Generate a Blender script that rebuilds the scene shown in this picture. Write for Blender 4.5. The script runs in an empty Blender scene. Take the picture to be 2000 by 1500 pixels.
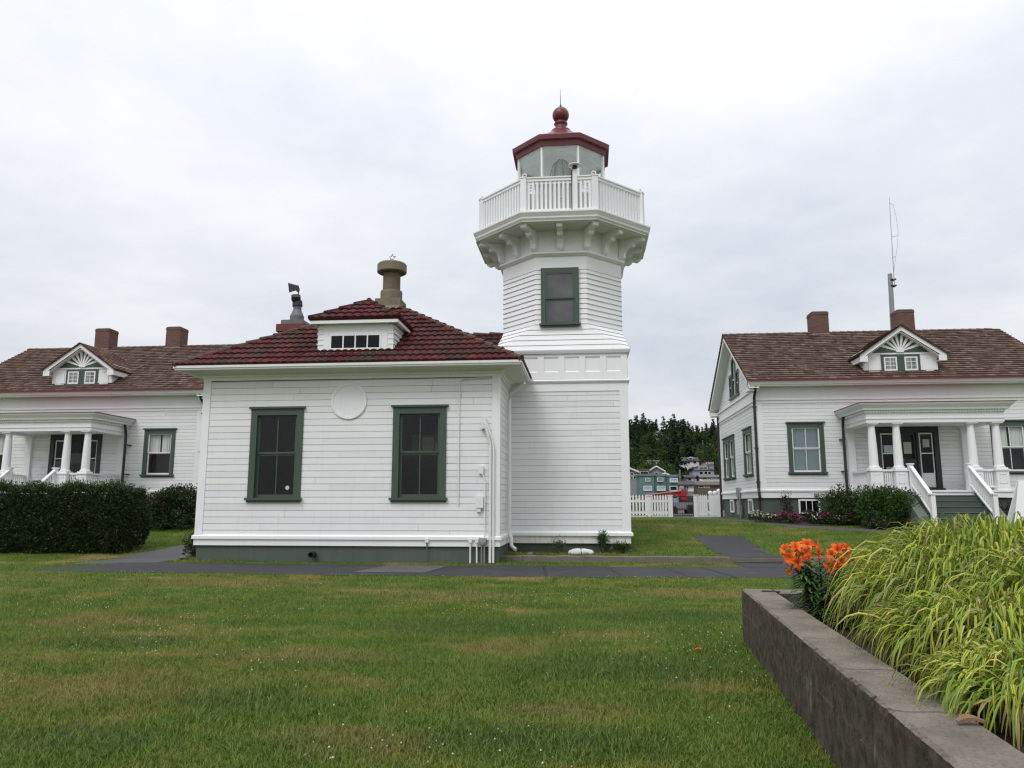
import bpy, bmesh, math, random
import numpy as np
from mathutils import Vector, Matrix
random.seed(7); RNG = np.random.default_rng(7)
SC = bpy.context.scene
COL = SC.collection
R = math.radians
ORG = {}

# ------------------------------------------------------------------ camera numbers (also used to turn a measured direction into a place at a known distance)
CF, PITCH, YAW, HC = 1480.0, R(9.0), R(5.6), 1.5
_cp, _sp, _cy, _sy = math.cos(PITCH), math.sin(PITCH), math.cos(YAW), math.sin(YAW)
FWD = (-_sy*_cp, _cy*_cp, _sp); RGT = (_cy, _sy, 0); UPV = (_sy*_sp, -_cy*_sp, _cp)
def at(x, y, Y):
    a = (x-1000)/CF; b = -(y-750)/CF
    r = [FWD[i]+a*RGT[i]+b*UPV[i] for i in range(3)]
    t = Y/r[1]
    return Vector((r[0]*t, Y, HC+r[2]*t))

# ------------------------------------------------------------------ materials
def new_mat(name):
    m = bpy.data.materials.new(name); m.use_nodes = True
    nt = m.node_tree; b = nt.nodes['Principled BSDF']
    return m, nt, b
def nd(nt, t, **kw):
    n = nt.nodes.new(t)
    for k, v in kw.items():
        if k in n.inputs: n.inputs[k].default_value = v
        else: setattr(n, k, v)
    return n
def coords(nt, scale=(1, 1, 1), kind='Object', rot=(0, 0, 0)):
    tc = nd(nt, 'ShaderNodeTexCoord'); mp = nd(nt, 'ShaderNodeMapping')
    mp.inputs['Scale'].default_value = scale; mp.inputs['Rotation'].default_value = rot
    nt.links.new(tc.outputs[kind], mp.inputs['Vector']); return mp.outputs['Vector']
def noise(nt, vec, scale, detail=4, rough=.55):
    n = nd(nt, 'ShaderNodeTexNoise'); n.inputs['Scale'].default_value = scale
    n.inputs['Detail'].default_value = detail; n.inputs['Roughness'].default_value = rough
    if vec is not None: nt.links.new(vec, n.inputs['Vector'])
    return n.outputs['Fac']
def ramp(nt, fac, stops):
    r = nd(nt, 'ShaderNodeValToRGB'); el = r.color_ramp.elements
    while len(el) > 1: el.remove(el[-1])
    el[0].position = stops[0][0]; el[0].color = (*stops[0][1], 1)
    for p, c in stops[1:]:
        e = el.new(p); e.color = (*c, 1)
    nt.links.new(fac, r.inputs['Fac']); return r.outputs['Color']
def mixc(nt, fac, a, b, mode='MIX'):
    m = nd(nt, 'ShaderNodeMix', data_type='RGBA', blend_type=mode)
    for v, i in ((fac, 0), (a, 6), (b, 7)):
        if hasattr(v, 'node'): nt.links.new(v, m.inputs[i])
        elif i == 0: m.inputs[0].default_value = v
        else: m.inputs[i].default_value = (*v, 1)
    return m.outputs[2]
def math_n(nt, op, a, b=None, clamp=False):
    m = nd(nt, 'ShaderNodeMath', operation=op, use_clamp=clamp)
    for i, v in enumerate((a, b)):
        if v is None: continue
        if hasattr(v, 'node'): nt.links.new(v, m.inputs[i])
        else: m.inputs[i].default_value = v
    return m.outputs[0]
def mrange(nt, v, a, b, c=0., d=1.):
    m = nd(nt, 'ShaderNodeMapRange'); nt.links.new(v, m.inputs[0])
    for i, q in zip((1, 2, 3, 4), (a, b, c, d)): m.inputs[i].default_value = q
    return m.outputs[0]
def attr(nt, name='rnd'):
    a = nd(nt, 'ShaderNodeAttribute', attribute_name=name); return a.outputs['Fac']
def bump(nt, b, h, strength=.3, dist=.02):
    n = nd(nt, 'ShaderNodeBump'); n.inputs['Strength'].default_value = strength; n.inputs['Distance'].default_value = dist
    nt.links.new(h, n.inputs['Height']); nt.links.new(n.outputs[0], b.inputs['Normal'])
def sc3(c, k): return tuple(min(1, x*k) for x in c)
def paint(name, col, rough=.5, var=.06, scale=2.5, streak=0., dirt=(.30, .27, .22), bmp=.06, spec=.4, board=0.):
    m, nt, b = new_mat(name); v = coords(nt)
    c = mixc(nt, noise(nt, v, scale, 6), sc3(col, 1-var), sc3(col, 1+var))
    if board: c = mixc(nt, 1., c, ramp(nt, attr(nt), [(0, (1-board,)*3), (.5, (1, 1, 1)), (1, (1, 1, 1-board*.3))]), 'MULTIPLY')
    fine = noise(nt, v, 22, 3)
    c = mixc(nt, math_n(nt, 'MULTIPLY', mrange(nt, fine, .5, .8), var*.9), c, sc3(col, .72))
    if streak > 0:
        vs = coords(nt, (7, 7, .55)); s = noise(nt, vs, 1.6, 5, .65)
        c = mixc(nt, math_n(nt, 'MULTIPLY', mrange(nt, s, .54, .80), streak), c, dirt)
    nt.links.new(c, b.inputs['Base Color']); b.inputs['Roughness'].default_value = rough
    b.inputs['Specular IOR Level'].default_value = spec
    if bmp: bump(nt, b, noise(nt, v, 60, 3), bmp, .01)
    return m
def rnd_mat(name, stops, rough=.8, nscale=6., namt=.35, stretch=(1, 1, 1), extra=None, spec=.3, bmp=0., transl=0.):
    """colour chosen per face/leaf from the 'rnd' attribute, then broken by noise"""
    m, nt, b = new_mat(name); v = coords(nt, stretch)
    c = ramp(nt, attr(nt), stops)
    n = noise(nt, v, nscale, 5)
    c = mixc(nt, math_n(nt, 'MULTIPLY', mrange(nt, n, .35, .75), namt), c, (.35, .35, .35), 'MULTIPLY')
    if extra:
        col, lo, hi, s2, amt = extra
        n2 = noise(nt, coords(nt), s2, 5, .6)
        c = mixc(nt, math_n(nt, 'MULTIPLY', mrange(nt, n2, lo, hi), amt), c, col)
    nt.links.new(c, b.inputs['Base Color']); b.inputs['Roughness'].default_value = rough
    b.inputs['Specular IOR Level'].default_value = spec
    if bmp: bump(nt, b, noise(nt, v, nscale*6, 3), bmp, .02)
    if transl:
        t = nd(nt, 'ShaderNodeBsdfTranslucent'); nt.links.new(c, t.inputs['Color'])
        mx = nd(nt, 'ShaderNodeMixShader'); mx.inputs[0].default_value = transl
        out = nt.nodes['Material Output']
        nt.links.new(b.outputs[0], mx.inputs[1]); nt.links.new(t.outputs[0], mx.inputs[2]); nt.links.new(mx.outputs[0], out.inputs[0])
    return m
def glass_clear(name, tint=(.92, .95, .94), rough=.02, refl=1.):
    m, nt, b = new_mat(name); nt.nodes.remove(b)
    t = nd(nt, 'ShaderNodeBsdfTransparent'); t.inputs[0].default_value = (*tint, 1)
    g = nd(nt, 'ShaderNodeBsdfGlossy'); g.inputs['Roughness'].default_value = rough
    f = nd(nt, 'ShaderNodeLayerWeight'); f.inputs['Blend'].default_value = .5
    fr = math_n(nt, 'ADD', math_n(nt, 'MULTIPLY', math_n(nt, 'POWER', f.outputs['Facing'], 5.), .9), .045)
    mx = nd(nt, 'ShaderNodeMixShader'); nt.links.new(math_n(nt, 'MULTIPLY', fr, refl), mx.inputs[0])
    nt.links.new(t.outputs[0], mx.inputs[1]); nt.links.new(g.outputs[0], mx.inputs[2])
    nt.links.new(mx.outputs[0], nt.nodes['Material Output'].inputs[0]); return m
def brick_mat(name, c1, c2, mortar, scale=1., w=.21, h=.075):
    m, nt, b = new_mat(name); v = coords(nt)
    # project onto the wall: along = x+y, up = z
    sp = nd(nt, 'ShaderNodeSeparateXYZ'); nt.links.new(v, sp.inputs[0])
    cb = nd(nt, 'ShaderNodeCombineXYZ')
    nt.links.new(math_n(nt, 'ADD', sp.outputs[0], sp.outputs[1]), cb.inputs[0]); nt.links.new(sp.outputs[2], cb.inputs[1])
    br = nd(nt, 'ShaderNodeTexBrick'); nt.links.new(cb.outputs[0], br.inputs['Vector'])
    br.inputs['Color1'].default_value = (*c1, 1); br.inputs['Color2'].default_value = (*c2, 1); br.inputs['Mortar'].default_value = (*mortar, 1)
    br.inputs['Scale'].default_value = scale; br.inputs['Brick Width'].default_value = w; br.inputs['Row Height'].default_value = h
    br.inputs['Mortar Size'].default_value = .008
    c = mixc(nt, math_n(nt, 'MULTIPLY', mrange(nt, noise(nt, v, 5, 5), .4, .75), .5), br.outputs['Color'], (.06, .05, .045))
    nt.links.new(c, b.inputs['Base Color']); b.inputs['Roughness'].default_value = .9
    bump(nt, b, br.outputs['Fac'], -.4, .01); return m

M = {}
M['white'] = paint('white_paint', (.77, .775, .785), .5, .035, 1.2, .14, board=.09)
M['white_dirty'] = paint('weathered_white_paint', (.70, .69, .66), .6, .08, 1.6, .75, (.24, .21, .17))
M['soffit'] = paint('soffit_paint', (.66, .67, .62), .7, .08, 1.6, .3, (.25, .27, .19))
M['green'] = paint('green_trim_paint', (.054, .080, .062), .45, .10, 3, .12, (.05, .06, .05))
M['green_dark'] = paint('dark_green_paint', (.028, .036, .032), .4, .10, 3)
M['found'] = paint('green_foundation_paint', (.074, .096, .080), .8, .16, 1.5, .35, (.16, .16, .13), .2)
M['found_dark'] = paint('mossy_foundation', (.07, .075, .06), .9, .3, 2.5, .5, (.03, .035, .02), .3)
M['step'] = paint('green_step_paint', (.12, .145, .125), .8, .12, 1.5, .2, (.08, .09, .075), .2)
M['white_pipe'] = paint('white_pipe_paint', (.72, .72, .71), .4, .06, 3, .25, (.3, .25, .2))
M['metal_grey'] = paint('grey_galvanised_metal', (.30, .31, .31), .45, .2, 5, .3, (.14, .12, .10)); M['metal_grey'].node_tree.nodes['Principled BSDF'].inputs['Metallic'].default_value = .35
M['cowl'] = paint('weathered_dark_metal', (.030, .032, .036), .5, .25, 5, .4, (.05, .045, .04)); M['cowl'].node_tree.nodes['Principled BSDF'].inputs['Metallic'].default_value = .3
M['cowl_light'] = paint('weathered_grey_metal', (.13, .135, .145), .5, .3, 5, .5, (.06, .055, .05))
M['pipe_brown'] = paint('dark_bronze_downpipe', (.028, .022, .026), .4, .12, 5)
M['black'] = paint('black_iron', (.012, .012, .013), .45, .1, 5)
M['red_metal'] = paint('dark_red_metal_paint', (.125, .017, .022), .38, .10, 2.5, .12, (.05, .015, .015), .04, .5)
M['lead'] = paint('lead_flashing', (.24, .24, .245), .6, .2, 4, .5, (.10, .09, .085))
M['rustpipe'] = paint('rust_stained_stack', (.15, .115, .075), .85, .45, 4, .85, (.26, .14, .055), .3)
M['lichenpipe'] = paint('lichen_stained_stack', (.185, .16, .11), .85, .4, 5, .6, (.14, .10, .08), .3)
M['brick'] = brick_mat('old_red_brick', (.17, .068, .050), (.105, .045, .036), (.12, .10, .09))
M['brick_painted'] = paint('dark_red_painted_brick', (.14, .035, .032), .7, .2, 6, .3, (.05, .02, .02))
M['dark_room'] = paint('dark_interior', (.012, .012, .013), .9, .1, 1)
M['ceiling'] = paint('grey_lantern_ceiling', (.80, .82, .81), .8, .08, 2)
M['brass'] = paint('dull_brass', (.10, .085, .05), .4, .1, 5)
M['shake'] = rnd_mat('cedar_shakes', [(0, (.088, .056, .045)), (.35, (.125, .080, .064)), (.7, (.158, .104, .083)), (1, (.205, .145, .117))], .9, 3., .5, (4, 4, 1), ((.085, .082, .055), .52, .75, .6, .55), .15, .3)
M['shake_red'] = rnd_mat('reddish_shakes', [(0, (.085, .045, .035)), (.5, (.15, .085, .065)), (1, (.24, .155, .12))], .9, 3., .45, (4, 4, 1), None, .15, .3)
M['tile'] = rnd_mat('red_roof_tiles', [(0, (.046, .009, .010)), (.5, (.076, .013, .015)), (1, (.112, .021, .022))], .8, 2.2, .5, (1, 1, 1), ((.050, .036, .028), .45, .66, 1.1, .9), .2, .35)
M['tile_cap'] = rnd_mat('lichened_ridge_tiles', [(0, (.07, .030, .026)), (.5, (.105, .045, .036)), (1, (.14, .04, .035))], .75, 4, .5, (1, 1, 1), ((.085, .07, .05), .40, .62, 2.2, .8), .3, .35)
M['curtain'] = paint('white_net_curtain', (.60, .60, .58), .9, .15, 2, .35, (.35, .36, .36))
M['blind'] = paint('pale_blue_blind', (.47, .55, .60), .7, .06, 2)
M['glass'] = glass_clear('window_glass')
M['glass_wavy'] = glass_clear('old_wavy_window_glass', (.86, .88, .88), .015, .85)
_nt = M['glass_wavy'].node_tree; _bp = nd(_nt, 'ShaderNodeBump'); _bp.inputs['Strength'].default_value = .5; _bp.inputs['Distance'].default_value = .012
_nt.links.new(noise(_nt, coords(_nt), 2.2, 2), _bp.inputs['Height'])
for _n in _nt.nodes:
    if _n.type == 'BSDF_GLOSSY': _nt.links.new(_bp.outputs[0], _n.inputs['Normal'])
M['glass_lantern'] = glass_clear('lantern_glass', (.95, .97, .96), .01, 1.3)
_nt = M['glass_lantern'].node_tree; _o = _nt.nodes['Material Output']; _src = _o.inputs[0].links[0].from_socket
_d = nd(_nt, 'ShaderNodeBsdfDiffuse'); _d.inputs[0].default_value = (.62, .65, .65, 1); _mx = nd(_nt, 'ShaderNodeMixShader')
_nt.links.new(mrange(_nt, noise(_nt, coords(_nt), 1.6, 4), .3, .8, .06, .26), _mx.inputs[0]); _nt.links.new(_src, _mx.inputs[1]); _nt.links.new(_d.outputs[0], _mx.inputs[2]); _nt.links.new(_mx.outputs[0], _o.inputs[0])
M['glass_dark'], _nt, _b = new_mat('dark_window_glass')
_v = coords(_nt); _c = mixc(_nt, mrange(_nt, noise(_nt, _v, 1.3, 3), .35, .75), (.003, .0035, .004), (.011, .011, .013))
_nt.links.new(_c, _b.inputs['Base Color']); _b.inputs['Roughness'].default_value = .05; _b.inputs['Specular IOR Level'].default_value = .22
M['glass_mid'], _nt, _b = new_mat('grey_window_glass')
_v = coords(_nt); _c = mixc(_nt, mrange(_nt, noise(_nt, _v, 1.8, 4), .3, .75), (.055, .058, .066), (.12, .12, .128))
_nt.links.new(_c, _b.inputs['Base Color']); _b.inputs['Roughness'].default_value = .12; _b.inputs['Specular IOR Level'].default_value = .5
M['lens_glass'], _nt, _b = new_mat('prism_glass')
_v = coords(_nt); _c = mixc(_nt, noise(_nt, _v, 14, 3), (.16, .20, .18), (.50, .56, .48))
_nt.links.new(_c, _b.inputs['Base Color']); _b.inputs['Roughness'].default_value = .08; _b.inputs['Specular IOR Level'].default_value = .8

# ------------------------------------------------------------------ mesh builder
class Frame:
    """u along the wall, d out of the wall, z up"""
    def __init__(s, O, U=(1, 0, 0), N=(0, -1, 0)): s.O, s.U, s.N = Vector(O), Vector(U), Vector(N)
    def P(s, u, d, z): return s.O + s.U*u + s.N*d + Vector((0, 0, z))
WORLD = Frame((0, 0, 0), (1, 0, 0), (0, 1, 0))
class MB:
    def __init__(s): s.V, s.F, s.Rn = [], [], []
    def face(s, pts, rnd=.5):
        i = len(s.V); s.V += [tuple(p) for p in pts]; s.F.append(tuple(range(i, i+len(pts)))); s.Rn.append(rnd)
    def box(s, fr, u0, u1, d0, d1, z0, z1, rnd=.5):
        P = [fr.P(u, d, z) for z in (z0, z1) for d in (d0, d1) for u in (u0, u1)]
        i = len(s.V); s.V += [tuple(p) for p in P]
        for f in ((0, 1, 3, 2), (4, 6, 7, 5), (0, 4, 5, 1), (2, 3, 7, 6), (0, 2, 6, 4), (1, 5, 7, 3)):
            s.F.append(tuple(i+k for k in f)); s.Rn.append(rnd)
    def hexa(s, P, rnd=.5):
        """8 points: bottom ring of 4 then top ring of 4"""
        i = len(s.V); s.V += [tuple(p) for p in P]
        for f in ((3, 2, 1, 0), (4, 5, 6, 7), (0, 1, 5, 4), (1, 2, 6, 5), (2, 3, 7, 6), (3, 0, 4, 7)):
            s.F.append(tuple(i+k for k in f)); s.Rn.append(rnd)
    def loft(s, rings, closed=True, cap=True, rnd=.5):
        n = len(rings[0]); i = len(s.V)
        for r in rings: s.V += [tuple(p) for p in r]
        for k in range(len(rings)-1):
            for j in range(n if closed else n-1):
                a = i+k*n+j; b = i+k*n+(j+1) % n
                s.F.append((a, b, b+n, a+n)); s.Rn.append(rnd)
        if cap and closed:
            s.F.append(tuple(i+j for j in reversed(range(n)))); s.Rn.append(rnd)
            s.F.append(tuple(i+(len(rings)-1)*n+j for j in range(n))); s.Rn.append(rnd)
    def prism(s, poly, off, rnd=.5):
        a = [Vector(p) for p in poly]; o = Vector(off)
        s.loft([a, [p+o for p in a]], rnd=rnd)
    def lathe(s, c, prof, n=16, rnd=.5, cap=True):
        c = Vector(c)
        s.loft([[c+Vector((r*math.cos(2*math.pi*k/n), r*math.sin(2*math.pi*k/n), z)) for k in range(n)] for r, z in prof], cap=cap, rnd=rnd)
    def tube(s, path, r, n=8, rnd=.5, r1=None):
        path = [Vector(p) for p in path]; rings = []
        for k, p in enumerate(path):
            t = (path[min(k+1, len(path)-1)]-path[max(k-1, 0)]).normalized()
            a = t.cross(Vector((0, 0, 1)) if abs(t.z) < .95 else Vector((1, 0, 0))).normalized(); b = t.cross(a)
            q = r if r1 is None else r+(r1-r)*k/(len(path)-1)
            rings.append([p+a*q*math.cos(2*math.pi*j/n)+b*q*math.sin(2*math.pi*j/n) for j in range(n)])
        s.loft(rings, rnd=rnd)
    def bm(s):
        bm = bmesh.new(); lay = bm.faces.layers.float.new('rnd')
        vs = [bm.verts.new(v) for v in s.V]
        for f, r in zip(s.F, s.Rn):
            try: q = bm.faces.new([vs[k] for k in f]); q[lay] = r
            except ValueError: pass
        return bm
    def clip(s, planes):
        """keep what lies on the -normal side of every (point, normal)"""
        bm = s.bm()
        for co, no in planes:
            g = bm.verts[:]+bm.edges[:]+bm.faces[:]
            bmesh.ops.bisect_plane(bm, geom=g, dist=1e-5, plane_co=co, plane_no=no, clear_outer=True)
        s.from_bm(bm, True); return s
    def from_bm(s, bm, reset=False):
        if reset: s.V, s.F, s.Rn = [], [], []
        lay = bm.faces.layers.float.get('rnd'); i = len(s.V); bm.verts.index_update()
        s.V += [tuple(v.co) for v in bm.verts]
        for f in bm.faces:
            s.F.append(tuple(i+v.index for v in f.verts)); s.Rn.append(f[lay] if lay else .5)
        bm.free()
    def add(s, o):
        i = len(s.V); s.V += o.V; s.F += [tuple(i+k for k in f) for f in o.F]; s.Rn += o.Rn
    def mesh(s, name, mat, org=(0, 0, 0), smooth=False):
        me = bpy.data.meshes.new(name); o = Vector(org)
        me.from_pydata([tuple(Vector(v)-o) for v in s.V], [], s.F)
        a = me.attributes.new('rnd', 'FLOAT', 'FACE'); a.data.foreach_set('value', s.Rn)
        me.materials.append(M[mat] if isinstance(mat, str) else mat)
        if smooth: me.polygons.foreach_set('use_smooth', [True]*len(me.polygons))
        bm = bmesh.new(); bm.from_mesh(me); bmesh.ops.recalc_face_normals(bm, faces=bm.faces[:]); bm.to_mesh(me); bm.free()
        me.update(); return me
    def build(s, name, mat, parent=None, smooth=False, label=None, org=None):
        o = bpy.data.objects.new(name, None)
        if parent is not None: org = ORG[parent.name]
        elif org is None: org = (0, 0, 0)
        me = s.mesh(name, mat, org, smooth)
        bpy.data.objects.remove(o); o = bpy.data.objects.new(name, me); COL.objects.link(o)
        if parent is not None: o.parent = parent
        else: o.location = org
        ORG[o.name] = Vector(org)
        if label: o['label'] = label
        return o
def thing(name, label, cat, loc=(0, 0, 0), group=None):
    o = bpy.data.objects.new(name, None); COL.objects.link(o); o.location = loc; ORG[o.name] = Vector(loc)
    o.empty_display_size = .3
    return tag(o, label, cat, group)
def tag(o, label, cat, group=None, kind=None):
    o['label'] = label; o['category'] = cat
    if group: o['group'] = group
    if kind: o['kind'] = kind
    return o
def structure(o, kind='structure'):
    o['kind'] = kind; return o
def place(name, me, parent, p):
    """another copy of a shared part mesh at world point p"""
    o = bpy.data.objects.new(name, me); COL.objects.link(o); o.parent = parent
    o.location = Vector(p)-ORG[parent.name]; ORG[o.name] = ORG[parent.name]; return o
def dup(root, loc, rz=0., scale=1., label=None, group=None):
    r = root.copy(); COL.objects.link(r); r.location = loc; r.rotation_euler = (0, 0, rz)
    r.scale = (scale,)*3 if not hasattr(scale, '__len__') else scale
    if label: r['label'] = label
    if group: r['group'] = group
    for ch in list(root.children):
        c = ch.copy(); COL.objects.link(c); c.parent = r
        for g in ch.children:
            d = g.copy(); COL.objects.link(d); d.parent = c
    return r
def np_mesh(name, V, F, mat, rnd=None, smooth=False, domain='FACE'):
    V = np.ascontiguousarray(V, dtype=np.float32); F = np.ascontiguousarray(F, dtype=np.int32)
    me = bpy.data.meshes.new(name); k = F.shape[1]
    me.vertices.add(len(V)); me.vertices.foreach_set('co', V.ravel())
    me.loops.add(F.size); me.loops.foreach_set('vertex_index', F.ravel())
    me.polygons.add(len(F)); me.polygons.foreach_set('loop_start', np.arange(0, F.size, k, dtype=np.int32))
    me.update(calc_edges=True)
    if rnd is not None:
        a = me.attributes.new('rnd', 'FLOAT', domain); a.data.foreach_set('value', np.ascontiguousarray(rnd, dtype=np.float32))
    if smooth: me.polygons.foreach_set('use_smooth', np.ones(len(F), dtype=bool))
    me.materials.append(M[mat] if isinstance(mat, str) else mat); me.validate(); return me
def link_mesh(name, me, parent=None, loc=(0, 0, 0)):
    o = bpy.data.objects.new(name, me); COL.objects.link(o); o.location = loc
    if parent is not None: o.parent = parent
    ORG[o.name] = ORG[parent.name] if parent is not None else Vector(loc); return o
def unit(a): return a/np.maximum(1e-9, np.linalg.norm(a, axis=1, keepdims=True))
def leaf_quads(P, N, L, W, tilt=.6, rng=RNG):
    """one diamond leaf per point: tip direction follows N jittered"""
    n = len(P); D = unit(N+rng.normal(0, tilt, (n, 3))); S = unit(np.cross(D, rng.normal(0, 1, (n, 3))))
    L = (np.asarray(L)*np.ones(n))[:, None]; W = (np.asarray(W)*np.ones(n))[:, None]
    V = np.stack([P, P+D*L*.45+S*W*.5, P+D*L, P+D*L*.45-S*W*.5], 1).reshape(-1, 3)
    return V, np.arange(4*n, dtype=np.int32).reshape(n, 4)

# ------------------------------------------------------------------ building pieces
def siding(mb, fr, u0, u1, z0, z1, pitch=.172, gap=.018, dep=.024, holes=(), zref=None, d=0.):
    """horizontal drop siding with a real shadow groove at the bottom of every board; holes = (u0,u1,z0,z1)"""
    zref = z0 if zref is None else zref
    prof = []
    k = math.floor((z0-zref)/pitch)-1
    while zref+k*pitch < z1+pitch:
        b = zref+k*pitch
        prof += [(b, -dep), (b+gap*.55, -dep), (b+gap, 0.), (b+pitch-.001, .0015)]
        k += 1
    prof = [(z, q) for z, q in prof]
    def val(z):
        for (za, a), (zb, c) in zip(prof, prof[1:]):
            if za <= z <= zb: return a+(c-a)*(0 if zb == za else (z-za)/(zb-za))
        return 0.
    zs = sorted({z0, z1, *[h[2] for h in holes], *[h[3] for h in holes]}); zs = [z for z in zs if z0 <= z <= z1]
    for za, zb in zip(zs, zs[1:]):
        cuts = sorted((max(u0, h[0]), min(u1, h[1])) for h in holes if h[2] <= za+1e-6 and h[3] >= zb-1e-6)
        iv = []; c = u0
        for a, b in cuts:
            if a > c: iv.append((c, a))
            c = max(c, b)
        if c < u1: iv.append((c, u1))
        pts = [(za, val(za+1e-4))]+[p for p in prof if za < p[0] < zb]+[(zb, val(zb-1e-4))]
        for a, b in iv:
            for (p, dp), (q, dq) in zip(pts, pts[1:]):
                kb = math.floor(((p+q)/2-zref)/pitch); rj = random.Random(kb*131+int(fr.O.x*7+fr.O.y*3)); js = [u0-1]
                while js[-1] < u1: js.append(js[-1]+rj.uniform(2.4, 4.9))
                sg = [a]+[j for j in js if a < j < b]+[b]
                for e, g in zip(sg, sg[1:]):
                    g2 = g-.004 if g < b else g; wj = rj.uniform(-.0012, .0012) if dq >= 0 and dp >= 0 else 0
                    mb.face([fr.P(e, d+dp+wj, p), fr.P(g2, d+dp+wj, p), fr.P(g2, d+dq+wj, q), fr.P(e, d+dq+wj, q)], random.Random(kb*977+int(e*13)).random())
def roof_plane(poly, expo, th, mode='shake', cell=.2, amp=.03, rng=random, deck=.05, jit=.35):
    """one roof slope as real overlapping courses, clipped to poly (first two points = the eave)"""
    P = [Vector(p) for p in poly]; s = (P[1]-P[0]).normalized()
    n = (P[1]-P[0]).cross(P[2]-P[0]).normalized()
    if n.z < 0: n = -n
    t = n.cross(s)
    if t.z < 0: t = -t
    O = P[0]; ss = [(p-O).dot(s) for p in P]; ts = [(p-O).dot(t) for p in P]
    s0, s1, t1 = min(ss), max(ss), max(ts)
    mb = MB(); Q = lambda a, b, h: O+s*a+t*b+n*h
    k = 0
    while k*expo < t1+expo:
        ta, tb = k*expo, (k+1)*expo+.01
        if mode == 'shake':
            a = s0-rng.random()*cell
            while a < s1:
                w = cell*(.55+.9*rng.random()); b = a+w
                h = th*(1-jit*.5+jit*rng.random()); e = ta-expo*.10*rng.random(); rv = rng.random()
                mb.face([Q(a, e, h), Q(b, e, h), Q(b, tb, 0), Q(a, tb, 0)], rv)
                mb.face([Q(a, e, -.02), Q(b, e, -.02), Q(b, e, h), Q(a, e, h)], rv)
                a = b
        else:
            N = 6; m = int((s1-s0)/cell)+2
            for c in range(m):
                rv = rng.random()
                for q in range(N):
                    a = s0+(c+q/N)*cell; b = s0+(c+(q+1)/N)*cell
                    f = lambda x: amp*(abs(math.sin(math.pi*x))**.75)
                    ha, hb = f(q/N), f((q+1)/N)
                    mb.face([Q(a, ta, th+ha), Q(b, ta, th+hb), Q(b, tb, hb), Q(a, tb, ha)], rv)
                    mb.face([Q(a, ta, -.02), Q(b, ta, -.02), Q(b, ta, th+hb), Q(a, ta, th+ha)], rv)
        k += 1
    cen = sum(P, Vector())/len(P); planes = []
    for a, b in zip(P, P[1:]+P[:1]):
        no = (b-a).cross(n).normalized()
        if no.dot(cen-a) > 0: no = -no
        planes.append((a-(t*.02 if a is P[0] else Vector()), no))
    mb.clip(planes)
    mb.loft([[p-n*deck for p in P], [p-n*.012 for p in P]], rnd=.2)
    return mb
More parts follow.
